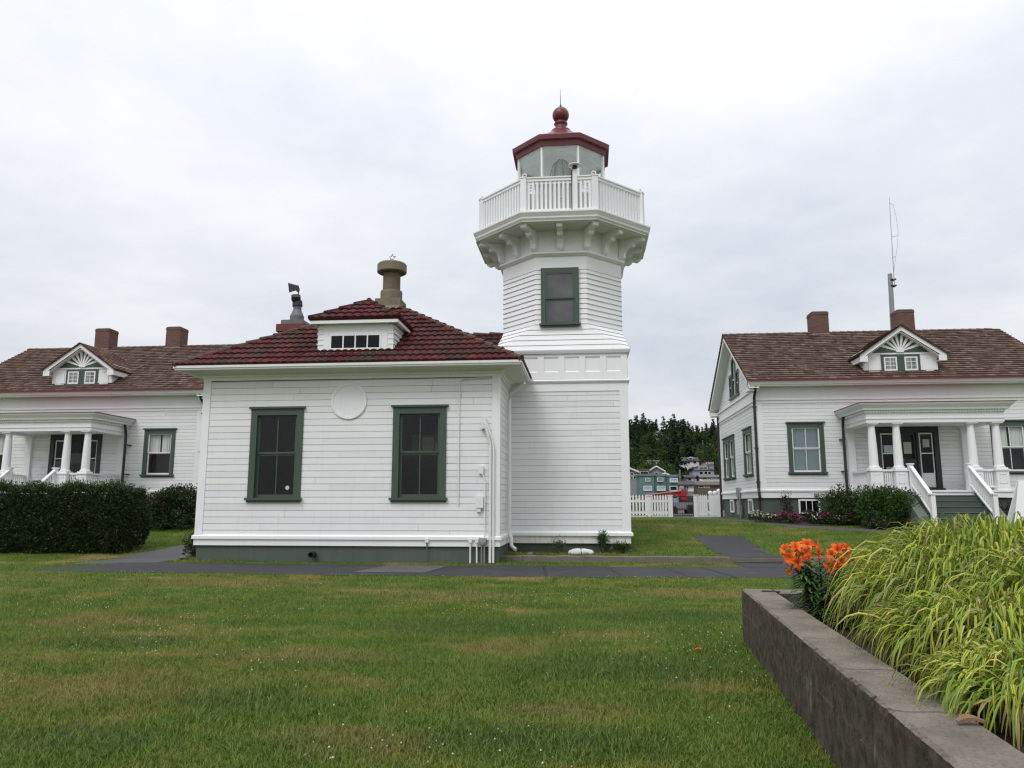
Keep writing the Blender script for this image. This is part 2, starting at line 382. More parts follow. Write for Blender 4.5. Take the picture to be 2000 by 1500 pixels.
def window(parent, fr, u0, u1, z0, z1, tw=.18, sash='green', trim='green', cols=2, mid=None, recess=.07, proud=.035, glass='glass_dark',
           curtain=None, muntin=.022, sill_h=.12, rail=.06, head=.0, label=None, rows=1, topw=None, deep=.36):
    """double-hung window: casing (part) > sash, panes, sill, curtain"""
    topw = tw if topw is None else topw
    c = MB()
    c.box(fr, u0, u0+tw, -recess-.03, proud, z0, z1); c.box(fr, u1-tw, u1, -recess-.03, proud, z0, z1)
    c.box(fr, u0+tw, u1-tw, -recess-.03, proud-.002, z1-topw, z1)
    if head: c.box(fr, u0-.05, u1+.05, 0, proud+.05, z1+.001, z1+.055)
    w = c.build('window', trim, parent, label=label)
    s = MB(); s.box(fr, u0-.05, u1+.05, -recess-.03, proud+.06, z0-sill_h*.55, z0+.002); s.box(fr, u0-.01, u1+.01, 0, proud+.012, z0-sill_h, z0-sill_h*.55)
    s.build('sill', trim, w)
    a, b, lo, hi = u0+tw, u1-tw, z0+.004, z1-topw
    mid = (lo+hi)/2 if mid is None else mid
    for (p, q, d) in ((lo, mid, -recess+.004), (mid, hi, -recess+.034)):
        sm = MB(); lowr = rail*1.35 if p == lo else rail*.75
        sm.box(fr, a, a+rail, d-.03, d, p, q); sm.box(fr, b-rail, b, d-.03, d, p, q)
        sm.box(fr, a+rail, b-rail, d-.03, d-.001, p, p+lowr); sm.box(fr, a+rail, b-rail, d-.03, d-.001, q-rail*.75, q)
        for k in range(1, cols):
            x = a+rail+(b-a-2*rail)*k/cols
            sm.box(fr, x-muntin/2, x+muntin/2, d-.028, d-.004, p+lowr, q-rail*.75)
        for k in range(1, rows):
            y = p+(q-p)*k/rows
            sm.box(fr, a+rail, b-rail, d-.027, d-.005, y-muntin/2, y+muntin/2)
        so = sm.build('sash', sash, w)
        g = MB(); g.face([fr.P(a+.01, d-.018, p+.01), fr.P(b-.01, d-.018, p+.01), fr.P(b-.01, d-.018, q-.01), fr.P(a+.01, d-.018, q-.01)])
        g.build('pane', glass, w)
    if curtain:
        cm = MB(); d = -recess-.07
        if curtain == 'blind':
            y = lo
            while y < hi:
                cm.face([fr.P(a, d-.012, y), fr.P(b, d-.012, y), fr.P(b, d+.012, y+.036), fr.P(a, d+.012, y+.036)]); y += .04
            cm.box(fr, a, b, d-.05, d-.045, lo, hi)
            cm.build('blind', 'blind', w)
        else:
            n = 28; pts = [(a+(b-a)*k/n, d+.022*math.sin(k*1.9)+.012*math.sin(k*3.7)) for k in range(n+1)]
            bot = lo if curtain == 'full' else mid-.02
            for (x, e), (x2, e2) in zip(pts, pts[1:]):
                if curtain == 'split' and abs((x+x2)/2-(a+b)/2) < .02: continue
                cm.face([fr.P(x, e, bot), fr.P(x2, e2, bot), fr.P(x2, e2, hi), fr.P(x, e, hi)])
            cm.build('curtain', 'curtain', w, smooth=True)
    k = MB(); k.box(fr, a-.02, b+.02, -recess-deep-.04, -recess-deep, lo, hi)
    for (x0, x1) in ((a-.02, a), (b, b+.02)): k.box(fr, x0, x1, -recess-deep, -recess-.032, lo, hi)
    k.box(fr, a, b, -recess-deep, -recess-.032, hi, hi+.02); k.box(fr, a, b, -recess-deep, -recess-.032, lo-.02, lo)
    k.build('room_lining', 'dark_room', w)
    return w
CLOUD_DARK, CLOUD_LIGHT = (.71, .755, .84), (1.0, 1.012, 1.042)
LUM = [(0., (.60, .60, .60)), (.15, (.74, .74, .74)), (.30, (.84, .84, .84)), (.45, (.92, .92, .92)), (1., (1.5, 1.5, 1.5))]
SKY_K, SUN_E, EXPO = .10, 1.2, .22
M['reflection_green'] = paint('green_reflection_paint', (.10, .16, .07), .8, .5, 6); M['reflection_yellow'] = paint('reflection_yellow', (.55, .38, .08), .7, .4, 12); M['reflection_pale'] = paint('reflection_pale', (.30, .36, .30), .7, .4, 9); M['grey_case'] = paint('grey_display_case', (.12, .12, .14), .5, .2, 3)  # green, yellow and pale colours imitate a reflection in the right window
# ================================================================== SIGNAL HOUSE (white building with the red tile roof)
X0, X1, YF, YB = -10.43, -2.27, 19.7, 27.8
CX0 = -6.34
sh = thing('signal_house', 'white weatherboarded signal house with red tiled hip roof adjoining the tower', 'building', (CX0, 23.7, 0))
FR = Frame((0, YF, 0), (1, 0, 0), (0, -1, 0)); RT = Frame((X1, 0, 0), (0, 1, 0), (1, 0, 0)); LT = Frame((X0, 0, 0), (0, 1, 0), (-1, 0, 0)); BK = Frame((0, YB, 0), (1, 0, 0), (0, 1, 0))
m = MB(); m.box(WORLD, X0+.03, X1-.03, YF+.03, YB-.03, -.5, .42); m.build('foundation', 'found', sh)
W1 = (-9.04, -7.58); W2 = (-5.11, -3.67)
holes = [(a+.1, b-.1, 1.66, 3.98) for a, b in (W1, W2)]
m = MB(); siding(m, FR, X0+.19, X1-.19, .70, 4.62, .1735, holes=holes, zref=.63)
siding(m, FR, X0+.19, X1-.19, 4.62, 4.82, .1735, zref=.63)
siding(m, RT, YF+.0, YB, .70, 4.84, .1735, zref=.63); siding(m, LT, YF+.0, YB, .70, 4.84, .1735, zref=.63); siding(m, BK, X0, X1, .70, 4.84, .1735, zref=.63)
m.build('wall', 'white', sh)
m = MB()   # corner boards, frieze, base ledge
for fr, a, b in ((FR, X0-.022, X0+.19), (FR, X1-.19, X1+.022)): m.box(fr, a, b, -.1, .022, .70, 4.84)
m.box(RT, YF-.0, YF+.24, -.1, .024, .70, 4.84); m.box(LT, YF-.0, YF+.19, -.1, .024, .70, 4.84)
m.box(FR, X0-.03, X1+.03, -.1, .032, .42, .585); m.box(FR, X0-.07, X1+.07, -.05, .075, .585, .66)
m.loft([[FR.P(X0-.07, .075, .66), FR.P(X1+.07, .075, .66)], [FR.P(X0-.03, .0, .705), FR.P(X1+.03, .0, .705)]], closed=False, cap=False)
m.box(RT, YF+.0, YB, -.1, .032, .42, .585); m.box(RT, YF-.03, YB, -.05, .074, .586, .661)
m.loft([[RT.P(YF-.07, .074, .661), RT.P(YB, .074, .661)], [RT.P(YF-.03, 0, .706), RT.P(YB, 0, .706)]], closed=False, cap=False)
m.box(LT, YF+.0, YB, -.1, .032, .42, .585); m.box(LT, YF-.03, YB, -.05, .074, .586, .661)
m.build('base_moulding', 'white', sh)
m = MB()
for fr, a, b in ((FR, X0-.03, X1+.03), (RT, YF+.001, YB), (LT, YF+.001, YB)):
    m.box(fr, a, b, -.1, .035, 4.84, 5.06)
    m.box(fr, a-.03, b+.03, .035, .075, 4.93, 4.99)
m.build('frieze', 'white', sh)
EV = .62; E0, E1, EF, EB = X0-EV+.06, X1+EV+.0, YF-EV, YB+EV
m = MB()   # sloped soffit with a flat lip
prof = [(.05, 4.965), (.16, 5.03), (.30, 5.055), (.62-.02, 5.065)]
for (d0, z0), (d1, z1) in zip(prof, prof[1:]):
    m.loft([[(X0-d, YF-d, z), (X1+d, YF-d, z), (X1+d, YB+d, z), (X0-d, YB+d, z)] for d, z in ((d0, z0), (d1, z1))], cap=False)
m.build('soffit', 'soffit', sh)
m = MB()
for k, (d, za, zb) in enumerate(((.0, 5.055, 5.105), (.028, 5.10, 5.175))):
    m.box(WORLD, E0-d, E1+d, EF-d, EF+.09, za, zb); m.box(WORLD, E1-.09, E1+d, EF+.09, EB, za, zb); m.box(WORLD, E0-d, E0+.09, EF+.09, EB, za, zb)
m.build('gutter', 'white_pipe', sh)
# roof
AX, AY, AZ, EZ = -6.33, 23.75, 8.0, 5.17
c = [(E0-.03, EF-.03, EZ), (E1+.03, EF-.03, EZ), (E1+.03, EB, EZ), (E0-.03, EB, EZ)]; ap = (AX, AY, AZ)
m = MB(); rr = random.Random(3)
for a, b in ((0, 1), (1, 2), (2, 3), (3, 0)): m.add(roof_plane([c[a], c[b], ap], .40, .048, 'tile', .20, .032, rr))
# low wing of the same roof that runs on to the tower
rz = 6.98; ry = 24.3
m.add(roof_plane([(-4.6, 21.5, 5.32), (-2.6, 21.5, 5.32), (-2.6, ry, rz), (-4.6, ry, rz)], .40, .048, 'tile', .20, .032, rr))
roof = m.build('roof', 'tile', sh)
m = MB()
def ridge_caps(mb, a, b, r=.085, ln=.42):
    a, b = Vector(a), Vector(b); n = max(1, int((b-a).length/ln)); d = (b-a).normalized()
    for k in range(n):
        p = a+(b-a)*k/n; q = a+(b-a)*(k+1)/n+d*.05
        mb.tube([p+Vector((0, 0, .035)), q+Vector((0, 0, .0))], r, 10, rr.random(), r1=r*.86)
for q in c[:3]: ridge_caps(m, q, ap)
ridge_caps(m, c[3], ap); m.build('ridge_tiles', 'tile_cap', roof); m = MB(); ridge_caps(m, (-4.2, ry, rz+.02), (-2.6, ry, rz+.02)); m.build('ridge_tiles', 'tile_cap', roof)
# dormer
DX0, DX1, DY = -7.31, -5.19, 19.8
DF = Frame((0, DY, 0)); m = MB()
m.box(WORLD, DX0+.02, DX1-.02, DY+.03, 22.2, 5.5, 6.45)
m.box(DF, DX0, DX0+.17, -.05, .0, 5.58, 6.36); m.box(DF, DX1-.17, DX1, -.05, .0, 5.58, 6.36)
m.box(DF, DX0+.17, DX1-.17, -.05, .012, 6.13, 6.42); m.box(DF, DX0+.17, -6.97, -.05, .012, 5.60, 6.13); m.box(DF, -5.53, DX1-.17, -.05, .012, 5.60, 6.13)
m.box(DF, DX0-.04, DX1+.04, -.02, .05, 5.56, 5.625)
for k in range(5):
    z = 5.66+.15*k
    for s, x in ((-1, DX0), (1, DX1)):
        fr = Frame((x, 0, 0), (0, 1, 0), (s, 0, 0)); m.loft([[fr.P(DY-.012, .03, z), fr.P(22, .03, z)], [fr.P(DY-.012, .0, z+.148), fr.P(22, .0, z+.148)]], closed=False, cap=False)
        m.face([fr.P(DY-.012, .03, z), fr.P(22, .03, z), fr.P(22, -.02, z), fr.P(DY-.012, -.02, z)])
        m.box(DF, x-.025 if s < 0 else x-.15, x+.15 if s < 0 else x+.025, 0., .012, z, z+.03)
dm = m.build('dormer', 'white', sh)
m = MB(); e = (-7.47, -5.03, 19.6, 22.9, 6.49)
m.box(WORLD, e[0], e[1], e[2], e[2]+.03, 6.37, 6.49); m.box(WORLD, e[0], e[0]+.03, e[2]+.03, 22.0, 6.37, 6.49); m.box(WORLD, e[1]-.03, e[1], e[2]+.03, 22.0, 6.37, 6.49)
m.box(WORLD, e[0]+.03, e[1]-.03, e[2]+.03, 22.0, 6.39, 6.41)
m.build('eave_board', 'white', dm)
m = MB(); dap = (-6.25, 20.95, 7.34); dbk = (-6.25, 22.75, 7.34); q = [(e[0]-.03, e[2]-.03, 6.5), (e[1]+.03, e[2]-.03, 6.5), (e[1]+.03, 22.9, 6.5), (e[0]-.03, 22.9, 6.5)]
m.add(roof_plane([q[0], q[1], dap], .38, .045, 'tile', .23, .036, rr)); m.add(roof_plane([q[1], q[2], dbk, dap], .38, .045, 'tile', .23, .036, rr)); m.add(roof_plane([q[3], q[0], dap, dbk], .38, .045, 'tile', .23, .036, rr))
ridge_caps(m, q[0], dap, .075); ridge_caps(m, q[1], dap, .075); ridge_caps(m, dap, dbk, .08)
m.build('dormer_roof', 'tile', dm)
m = MB()
m.box(DF, -6.97, -5.53, -.06, .03, 5.655, 5.715); m.box(DF, -6.97, -6.925, -.06, .028, 5.715, 6.13); m.box(DF, -5.575, -5.53, -.06, .028, 5.715, 6.13); m.box(DF, -6.925, -5.575, -.06, .028, 6.06, 6.13)
for x in (-6.59, -6.25, -5.91): m.box(DF, x-.018, x+.018, -.06, .026, 5.715, 6.06)
m.build('attic_window', 'white', dm)
m = MB(); m.face([DF.P(-6.93, .016, 5.71), DF.P(-5.57, .016, 5.71), DF.P(-5.57, .016, 6.07), DF.P(-6.93, .016, 6.07)]); m.build('pane', 'glass_dark', dm)
m = MB(); m.loft([[(DX0-.22, 19.52, 5.475), (DX1+.12, 19.52, 5.475)], [(DX0-.08, 19.785, 5.62), (DX1+.03, 19.785, 5.62)]], closed=False, cap=False); m.build('flashing', 'lead', dm)
# stack on the apex
sx, sy = -6.33, 23.75
m = MB(); m.box(WORLD, sx-.43, sx+.40, sy-.42, sy+.42, 7.72, 8.10); m.lathe((sx, sy, 0), [(.35, 8.0), (.36, 8.36), (.35, 8.43), (.29, 8.44)], 24)
m.loft([[(sx-.6, sy-.6, 7.66), (sx+.6, sy-.6, 7.66), (sx+.6, sy+.6, 7.66), (sx-.6, sy+.6, 7.66)], [(sx-.44, sy-.44, 7.85), (sx+.42, sy-.44, 7.85), (sx+.42, sy+.44, 7.85), (sx-.44, sy+.44, 7.85)]], cap=False)
stk = m.build('stack_base', 'lichenpipe', sh)
m = MB(); m.lathe((sx, sy, 0), [(.285, 8.4), (.285, 9.12)], 24); m.build('stack', 'rustpipe', sh, smooth=False)
m = MB(); m.lathe((sx, sy, 0), [(.28, 9.06), (.44, 9.05), (.485, 9.08), (.485, 9.33), (.44, 9.38), (.1, 9.46), (0.01, 9.465)], 28); cap = m.build('stack_cap', 'lichenpipe', sh)
m = MB(); n = 5; pts = []
for k in range(10):
    a = math.pi/2+k*math.pi/5; r = .12 if k % 2 == 0 else .05; pts.append((sx+r*math.cos(a), sy, 9.60+r*math.sin(a)))
m.tube(pts+[pts[0], pts[1]], .014, 6); m.tube([(sx-.07, sy, 9.51), (sx-.085, sy, 9.44)], .012, 5); m.tube([(sx+.07, sy, 9.51), (sx+.085, sy, 9.44)], .012, 5)
m.build('star_ornament', 'cowl_light', sh)
# chimney with wind cowl
kx, ky = -9.33, 23.2
m = MB(); m.box(WORLD, kx-.42, kx+.42, ky-.4, ky+.4, 5.6, 7.0); m.box(WORLD, kx-.47, kx+.47, ky-.45, ky+.45, 6.94, 7.18); ch = m.build('chimney', 'brick_painted', sh)
m = MB(); m.box(WORLD, kx-.36, kx+.36, ky-.34, ky+.34, 7.17, 7.34); m.lathe((kx+.03, ky, 0), [(.22, 7.33), (.225, 7.52), (.20, 7.58), (.13, 7.74), (.13, 7.92)], 16); m.build('flue_pipe', 'cowl_light', ch)
m = MB(); m.tube([(kx+.03, ky, 7.86), (kx+.02, ky, 8.0), (kx-.02, ky-.03, 8.1), (kx+.0, ky-.10, 8.2)], .165, 14, r1=.15)
m.tube([(kx+.02, ky, 7.95), (kx+.05, ky, 8.2), (kx+.03, ky, 8.52)], .018, 6)
m.prism([(kx-.32, ky-.02, 8.66), (kx-.27, ky-.02, 8.34), (kx-.05, ky-.02, 8.40), (kx+.05, ky-.02, 8.30), (kx+.08, ky-.02, 8.42), (kx+.04, ky-.02, 8.56), (kx-.04, ky-.02, 8.58)], (0, .03, 0))
m.build('wind_cowl', 'cowl', ch, smooth=False)
# medallion
m = MB()
def disc(mb, fr, u, z, prof, n=40):
    mb.loft([[fr.P(u+r*math.cos(2*math.pi*k/n), d, z+r*math.sin(2*math.pi*k/n)) for k in range(n)] for r, d in prof])
disc(m, FR, -6.336, 4.235, [(.50, -.02), (.50, .03), (.485, .045), (.425, .045), (.42, .028), (.01, .026)])
m.build('medallion', 'white', sh)
for k, (a, b) in enumerate((W1, W2)):
    w = window(sh, FR, a, b, 1.66, 4.05, .175, 'green', 'green', 2, 2.84, .085, .04, 'glass_wavy', deep=1.5, muntin=.028, sill_h=.115, rail=.065, head=.045)
    if k == 1:     # boards added behind the pane, coloured as a reflection of greenery
        m = MB(); m.box(FR, -4.98, -3.80, -1.50, -1.47, 2.98, 3.45); ex = m.build('reflection_board', 'reflection_green', w)
        m = MB(); m.box(FR, -4.25, -3.86, -1.46, -1.44, 2.99, 3.22); m.build('reflection_card', 'reflection_yellow', ex)
        m = MB(); m.box(FR, -4.62, -4.30, -1.46, -1.43, 2.99, 3.38); m.build('reflection_card', 'reflection_pale', ex)
    if k == 0:
        m = MB(); disc(m, FR, -7.99, 1.93, [(.055, -.105), (.055, -.092), (.01, -.0915)], 20); m.build('round_sticker', 'blind', w)
# pipes and wiring
def pipe(name, path, r, mat='white_pipe'):
    m = MB(); m.tube(path, r, 8); return m.build(name, mat, sh)
yf = YF-.035
pipe('conduit', [(-3.33, yf, 1.48), (-3.33, yf, 4.60), (-3.31, yf, 4.72), (-3.2, yf-.02, 4.79), (-2.5, yf-.03, 4.80)], .017)
pipe('conduit', [(-2.49, yf-.04, .02), (-2.49, yf-.04, 3.0), (-2.55, yf-.06, 3.28), (-2.66, yf-.07, 3.62)], .036)
pipe('conduit', [(-2.405, yf-.04, .02), (-2.405, yf-.04, 2.95), (-2.45, yf-.05, 3.2), (-2.63, yf-.06, 3.68)], .028)
pipe('conduit', [(-2.63, yf-.03, .62), (-2.63, yf-.03, 2.08), (-2.66, yf-.03, 2.2), (-2.72, yf-.03, 2.30)], .016)
for bx in (((-2.79, -2.67, 0, .08, 2.28, 2.48),), ((-2.86, -2.67, 0, .11, 1.40, 1.68), (-2.84, -2.74, .01, .09, 1.30, 1.40)), ((-2.74, -2.60, .02, .12, 3.45, 3.72),)):
    m = MB()
    for b_ in bx: m.box(FR, *b_)
    m.build('junction_box', 'white_pipe', sh)
m = MB(); m.box(FR, -2.76, -2.58, .08, .17, .46, .64); disc(m, FR, -2.67, .55, [(.075, .17), (.07, .215), (.01, .22)], 16)
m.tube([(-2.70, yf-.09, .46), (-2.70, yf-.09, 0)], .018); m.tube([(-2.63, yf-.09, .46), (-2.63, yf-.09, 0)], .018); m.build('electric_meter', 'metal_grey', sh)
for x in (-4.13, -3.0, -2.83):
    pipe('vent_pipe', [(x, yf-.03, 0), (x, yf-.03, .62 if x > -4 else .58)], .022 if x > -4 else .014, 'white_pipe' if x > -4 else 'found')
    m = MB(); m.box(FR, x-.045, x+.045, .03, .1, .52, .62); m.build('pipe_cap', 'white_pipe', sh)
m = MB(); m.lathe((0, 0, 0), [(.075, 0), (.075, .22), (.06, .22), (.06, .02)], 16)
for k, v in enumerate(m.V): m.V[k] = (-7.145+v[0], YF-.02-v[2], .2+v[1])
m.build('drain_outlet', 'pipe_brown', sh)
# downspout at the right corner
m = MB(); m.tube([(E1-.02, 21.0, 5.04), (E1-.05, 21.02, 4.86), (E1-.25, 21.15, 4.72), (X1+.16, 21.3, 4.62), (X1+.10, 21.35, 4.4), (X1+.10, 21.35, .72), (X1+.16, 21.3, .58), (X1+.17, 21.25, .36), (X1+.30, 21.15, .26)], .055, 10); m.build('downspout', 'white_pipe', sh)

# ================================================================== LIGHTHOUSE TOWER
TX, TY, TH = -.70, 24.2, 1.92
lt = thing('lighthouse_tower', 'white wooden lighthouse tower with octagonal gallery, glass lantern and dark red cap', 'lighthouse', (TX, TY, 0))
TF = Frame((0, TY-TH, 0)); TR = Frame((TX+TH, 0, 0), (0, 1, 0), (1, 0, 0)); TL = Frame((TX-TH, 0, 0), (0, 1, 0), (-1, 0, 0)); TB = Frame((0, TY+TH, 0), (1, 0, 0), (0, 1, 0))
xl, xr, yf0, yb0 = TX-TH, TX+TH, TY-TH, TY+TH
m = MB(); m.box(WORLD, xl+.06, xr-.06, yf0+.06, yb0-.06, -.5, .40); m.build('foundation', 'found_dark', lt)
m = MB(); m.box(WORLD, xl-.01, xr+.01, yf0-.01, yb0+.01, .385, .60); m.build('skirt_board', 'white_dirty', lt)
m = MB()
siding(m, TF, xl, xr-.22, .7, 4.80, .1725); siding(m, TR, yf0+.22, yb0, .7, 4.80, .1725); siding(m, TL, yf0, yb0, .7, 4.80, .1725); siding(m, TB, xl, xr, .7, 4.80, .1725)
m.build('wall', 'white', lt)
m = MB()
m.box(TF, xr-.225, xr+.02, -.15, .02, .7, 4.80); m.box(TR, yf0+.0, yf0+.225, -.15, .021, .7, 4.80); m.box(TR, yb0-.225, yb0, -.15, .021, .7, 4.80)
def ring_box(mb, o, za, zb, inner=.2):
    mb.loft([[(xl-o, yf0-o, z), (xr+o, yf0-o, z), (xr+o, yb0+o, z), (xl-o, yb0+o, z)] for z in (za, zb)])
ring_box(m, .02, 4.80, 5.03)
for (oa, za, ob, zb) in ((.03, 5.03, .07, 5.075), (.07, 5.075, .085, 5.11), (.085, 5.11, .015, 5.16)):
    m.loft([[(xl-o, yf0-o, z), (xr+o, yf0-o, z), (xr+o, yb0+o, z), (xl-o, yb0+o, z)] for o, z in ((oa, za), (ob, zb))])
ring_box(m, .075, .60, .68); m.loft([[(xl-o, yf0-o, z), (xr+o, yf0-o, z), (xr+o, yb0+o, z), (xl-o, yb0+o, z)] for o, z in ((.075, .68), (.01, .73))])
ring_box(m, .0, 5.159, 5.93)
m.build('trim', 'white', lt)
m = MB()   # panelled frieze: stiles and rails stand proud of the recessed panels
for fr, ctr, lo, hi in ((TF, TX, xl, xr), (TR, TY, yf0, yb0)):
    e = .0 if fr is TF else .001
    m.box(fr, lo-.012, hi+.012 if fr is TF else hi, -.02, .03+e, 5.16, 5.375); m.box(fr, lo-.012, hi+.012 if fr is TF else hi, -.02, .03+e, 5.845, 5.93)
    cs = [ctr+k*.616 for k in (-2.5, -1.5, -.5, .5, 1.5, 2.5)]; u = lo-.012
    for cc in cs+[None]:
        nx = (cc-.215) if cc is not None else hi+(.012 if fr is TF else 0)
        m.box(fr, u, nx, -.02, .0295+e, 5.375, 5.845)
        if cc is not None:
            u = cc+.215
            m.loft([[fr.P(cc-.215, .03, 5.845), fr.P(cc+.215, .03, 5.845)], [fr.P(cc-.19, .004, 5.80), fr.P(cc+.19, .004, 5.80)]], closed=False, cap=False)
            m.loft([[fr.P(cc-.215, .03, 5.375), fr.P(cc+.215, .03, 5.375)], [fr.P(cc-.19, .004, 5.41), fr.P(cc+.19, .004, 5.41)]], closed=False, cap=False)
m.build('panel_frieze', 'white', lt)
def ring(H, c, z):
    return [(TX-H+c, TY-H, z), (TX+H-c, TY-H, z), (TX+H, TY-H+c, z), (TX+H, TY+H-c, z), (TX+H-c, TY+H, z), (TX-H+c, TY+H, z), (TX-H, TY+H-c, z), (TX-H, TY-H+c, z)]
K8 = 1-math.tan(math.pi/8)
def octr(a, z): return ring(a, a*K8, z)
m = MB(); zt, zf, zs = 8.60, 6.86, 6.03
lev = [zs+(zf-zs)*k/5 for k in range(6)]+[zf+(zt-zf)*k/11 for k in range(1, 12)]
def prof(z):
    if z >= zf: return 1.86, 1.86*K8
    t = (zf-z)/(zf-zs); return 1.86+.15*t**1.4, 1.86*K8*(1-t)+.015
for za, zb in zip(lev, lev[1:]):
    H0, c0 = prof(za); H1, c1 = prof(zb)
    m.loft([ring(H0+.022, c0, za), ring(H1+.0, c1, zb)], cap=False); m.loft([ring(H0-.03, c0, za+.001), ring(H0+.022, c0, za)], cap=False)
m.build('upper_wall', 'white', lt)
m = MB(); m.loft([ring(2.0, .01, 5.93), ring(2.03, .01, 5.99), ring(2.045, .01, 6.035)]); m.build('cornice', 'white', lt)
m = MB()
m.loft([octr(1.885, 8.56), octr(1.885, 8.985)]); m.loft([octr(1.91, 8.98), octr(1.96, 9.02), octr(2.0, 9.05), octr(2.0, 9.10), octr(1.90, 9.15)])
m.loft([octr(1.87, 9.14), octr(1.87, 9.82)]); m.loft([octr(1.885, 9.60), octr(1.89, 9.82)])
m.build('collar', 'white', lt)
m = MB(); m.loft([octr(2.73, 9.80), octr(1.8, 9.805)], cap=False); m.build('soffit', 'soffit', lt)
m = MB(); m.loft([octr(2.60, 9.785), octr(2.655, 9.785), octr(2.655, 9.90), octr(2.735, 9.905)], cap=False)
m.loft([octr(2.735, 9.905), octr(2.74, 9.95), octr(2.79, 10.03), octr(2.81, 10.06), octr(2.81, 10.10), octr(2.6, 10.115), octr(1.2, 10.12)], cap=False)
m.build('gallery_floor', 'white', lt)
# scroll brackets
prof_b = [(1.86, 9.15), (1.94, 9.15), (2.0, 9.22), (2.02, 9.36), (2.08, 9.47), (2.19, 9.53), (2.27, 9.52), (2.31, 9.56), (2.31, 9.62), (2.38, 9.66), (2.47, 9.67), (2.56, 9.65), (2.61, 9.68), (2.62, 9.74), (2.60, 9.80), (1.86, 9.80)]
for k in range(16):
    ang = k*math.pi/8-math.pi/2; s = 1/math.cos(math.pi/8) if k % 2 else 1.
    d = Vector((math.cos(ang), math.sin(ang), 0)); t = Vector((-math.sin(ang), math.cos(ang), 0)); m = MB()
    f = .96 if k % 2 else 1.
    pts = [Vector((TX, TY, 0))+d*(1.86*s+(r-1.86)*f*(1.12 if k % 2 else 1))+Vector((0, 0, z)) for r, z in prof_b]
    m.prism([p-t*.09 for p in pts], t*.18); m.build('bracket', 'white', lt)
# gallery railing
RA = 2.53
def vtx(a, k): ang = math.pi/8+k*math.pi/4-math.pi/2; return Vector((TX+a/math.cos(math.pi/8)*math.cos(ang), TY+a/math.cos(math.pi/8)*math.sin(ang), 0))
bal = MB(); bal.box(WORLD, -.034, .034, -.03, .03, -.47, .47); bal_me = bal.mesh('baluster', 'white')
for k in range(8):
    p = vtx(RA, k); q = vtx(RA, k+1); d = (q-p).normalized(); L = (q-p).length; nrm = Vector((d.y, -d.x, 0)); fr = Frame(p, d, nrm)
    m = MB(); m.box(fr, 0, L, -.075, .075, 11.22, 11.26); m.box(fr, 0, L, -.05, .05, 11.13, 11.22)
    rl = m.build('gallery_railing', 'white', lt); m = MB(); m.box(fr, 0, L, -.045, .045, 10.16, 10.24); m.build('bottom_rail', 'white', rl)
    n = 15
    for j in range(n):
        b = place('baluster', bal_me, rl, fr.P(L*(j+1)/(n+1), 0, 10.68)); b.rotation_euler.z = math.atan2(d.y, d.x)
    m = MB(); m.lathe(p, [(.1, 10.11), (.1, 11.24)], 4)
    fr2 = Frame(p, nrm, d); m.V = []; m.F = []; m.Rn = []
    mid = (nrm+Vector((-(vtx(RA, k)-vtx(RA, k-1)).y, (vtx(RA, k)-vtx(RA, k-1)).x, 0)).normalized()*-1); o = (p-Vector((TX, TY, 0))).normalized(); tt = Vector((-o.y, o.x, 0)); fq = Frame(p, tt, o)
    m.box(fq, -.09, .09, -.09, .09, 10.11, 11.235); m.box(fq, -.105, .105, -.105, .105, 11.235, 11.275)
    po = m.build('railing_post', 'white', lt)
    m = MB(); cpt = p+Vector((0, 0, 11.33)); m.tube([cpt+tt*(.07*math.cos(a))+Vector((0, 0, .07*math.sin(a))) for a in [math.pi*2*i/12 for i in range(13)]], .017, 6); m.build('lashing_ring', 'white', po)
fp = vtx(RA, 7); fq_ = vtx(RA, 0)
fr = Frame(fp, (fq_-fp).normalized(), (0, -1, 0)); L = (fq_-fp).length
m = MB(); m.box(fr, .32, L-.38, -.13, -.09, 10.15, 11.10)
for (a, b) in ((.10, .32), (L-.38, L-.1)):
    s = 1 if a < .2 else -1
    for k in range(3): m.tube([fr.P(a, -.1, 10.86+k*.09-(0 if s > 0 else -.08)), fr.P(b, -.1, 10.94+k*.09-(0 if s > 0 else .08))], .018, 5)
m.box(fr, .1, .3, -.14, -.1, 10.15, 10.8); m.box(fr, L-.36, L-.1, -.14, -.1, 10.15, 10.8)
bd = m.build('fog_signal_board', 'white', lt)
m = MB()
for (x, z, w, h) in ((1.02, 10.62, .05, .02), (1.06, 10.59, .09, .018), (1.0, 10.52, .1, .018), (1.12, 10.52, .04, .018), (.9, 10.51, .02, .02), (1.14, 10.6, .02, .03)): m.box(fr, x, x+w, -.09, -.087, z, z+h)
m.build('worn_lettering', 'metal_grey', bd)
# lamp/sensor pole on the railing
px = -.22; py = TY-RA-.02
m = MB(); m.box(WORLD, px-.07, px+.07, py-.06, py+.05, 10.14, 11.50); sp = m.build('sensor_post', 'white', lt)
m = MB(); m.lathe((px, py-.02, 0), [(.02, 11.64), (.20, 11.60), (.205, 11.575), (.05, 11.57)], 20); m.build('sensor_dish', 'curtain', sp)
m = MB(); m.lathe((px, py-.02, 0), [(.07, 11.46), (.085, 11.53), (.05, 11.60)], 12); m.tube([(px-.06, py-.09, 11.50), (px-.10, py-.10, 11.35), (px-.105, py-.09, 10.6), (px-.10, py-.10, 10.14)], .014, 6); m.build('sensor_cable', 'black', sp)
# tower window
window(lt, Frame((0, TY-1.935, 0)), TX-.027-.575, TX-.027+.575, 6.86, 8.60, .135, 'green', 'green', 1, 7.63, .010, .03, 'glass_mid', sill_h=.09, rail=.055, topw=.15, head=0)
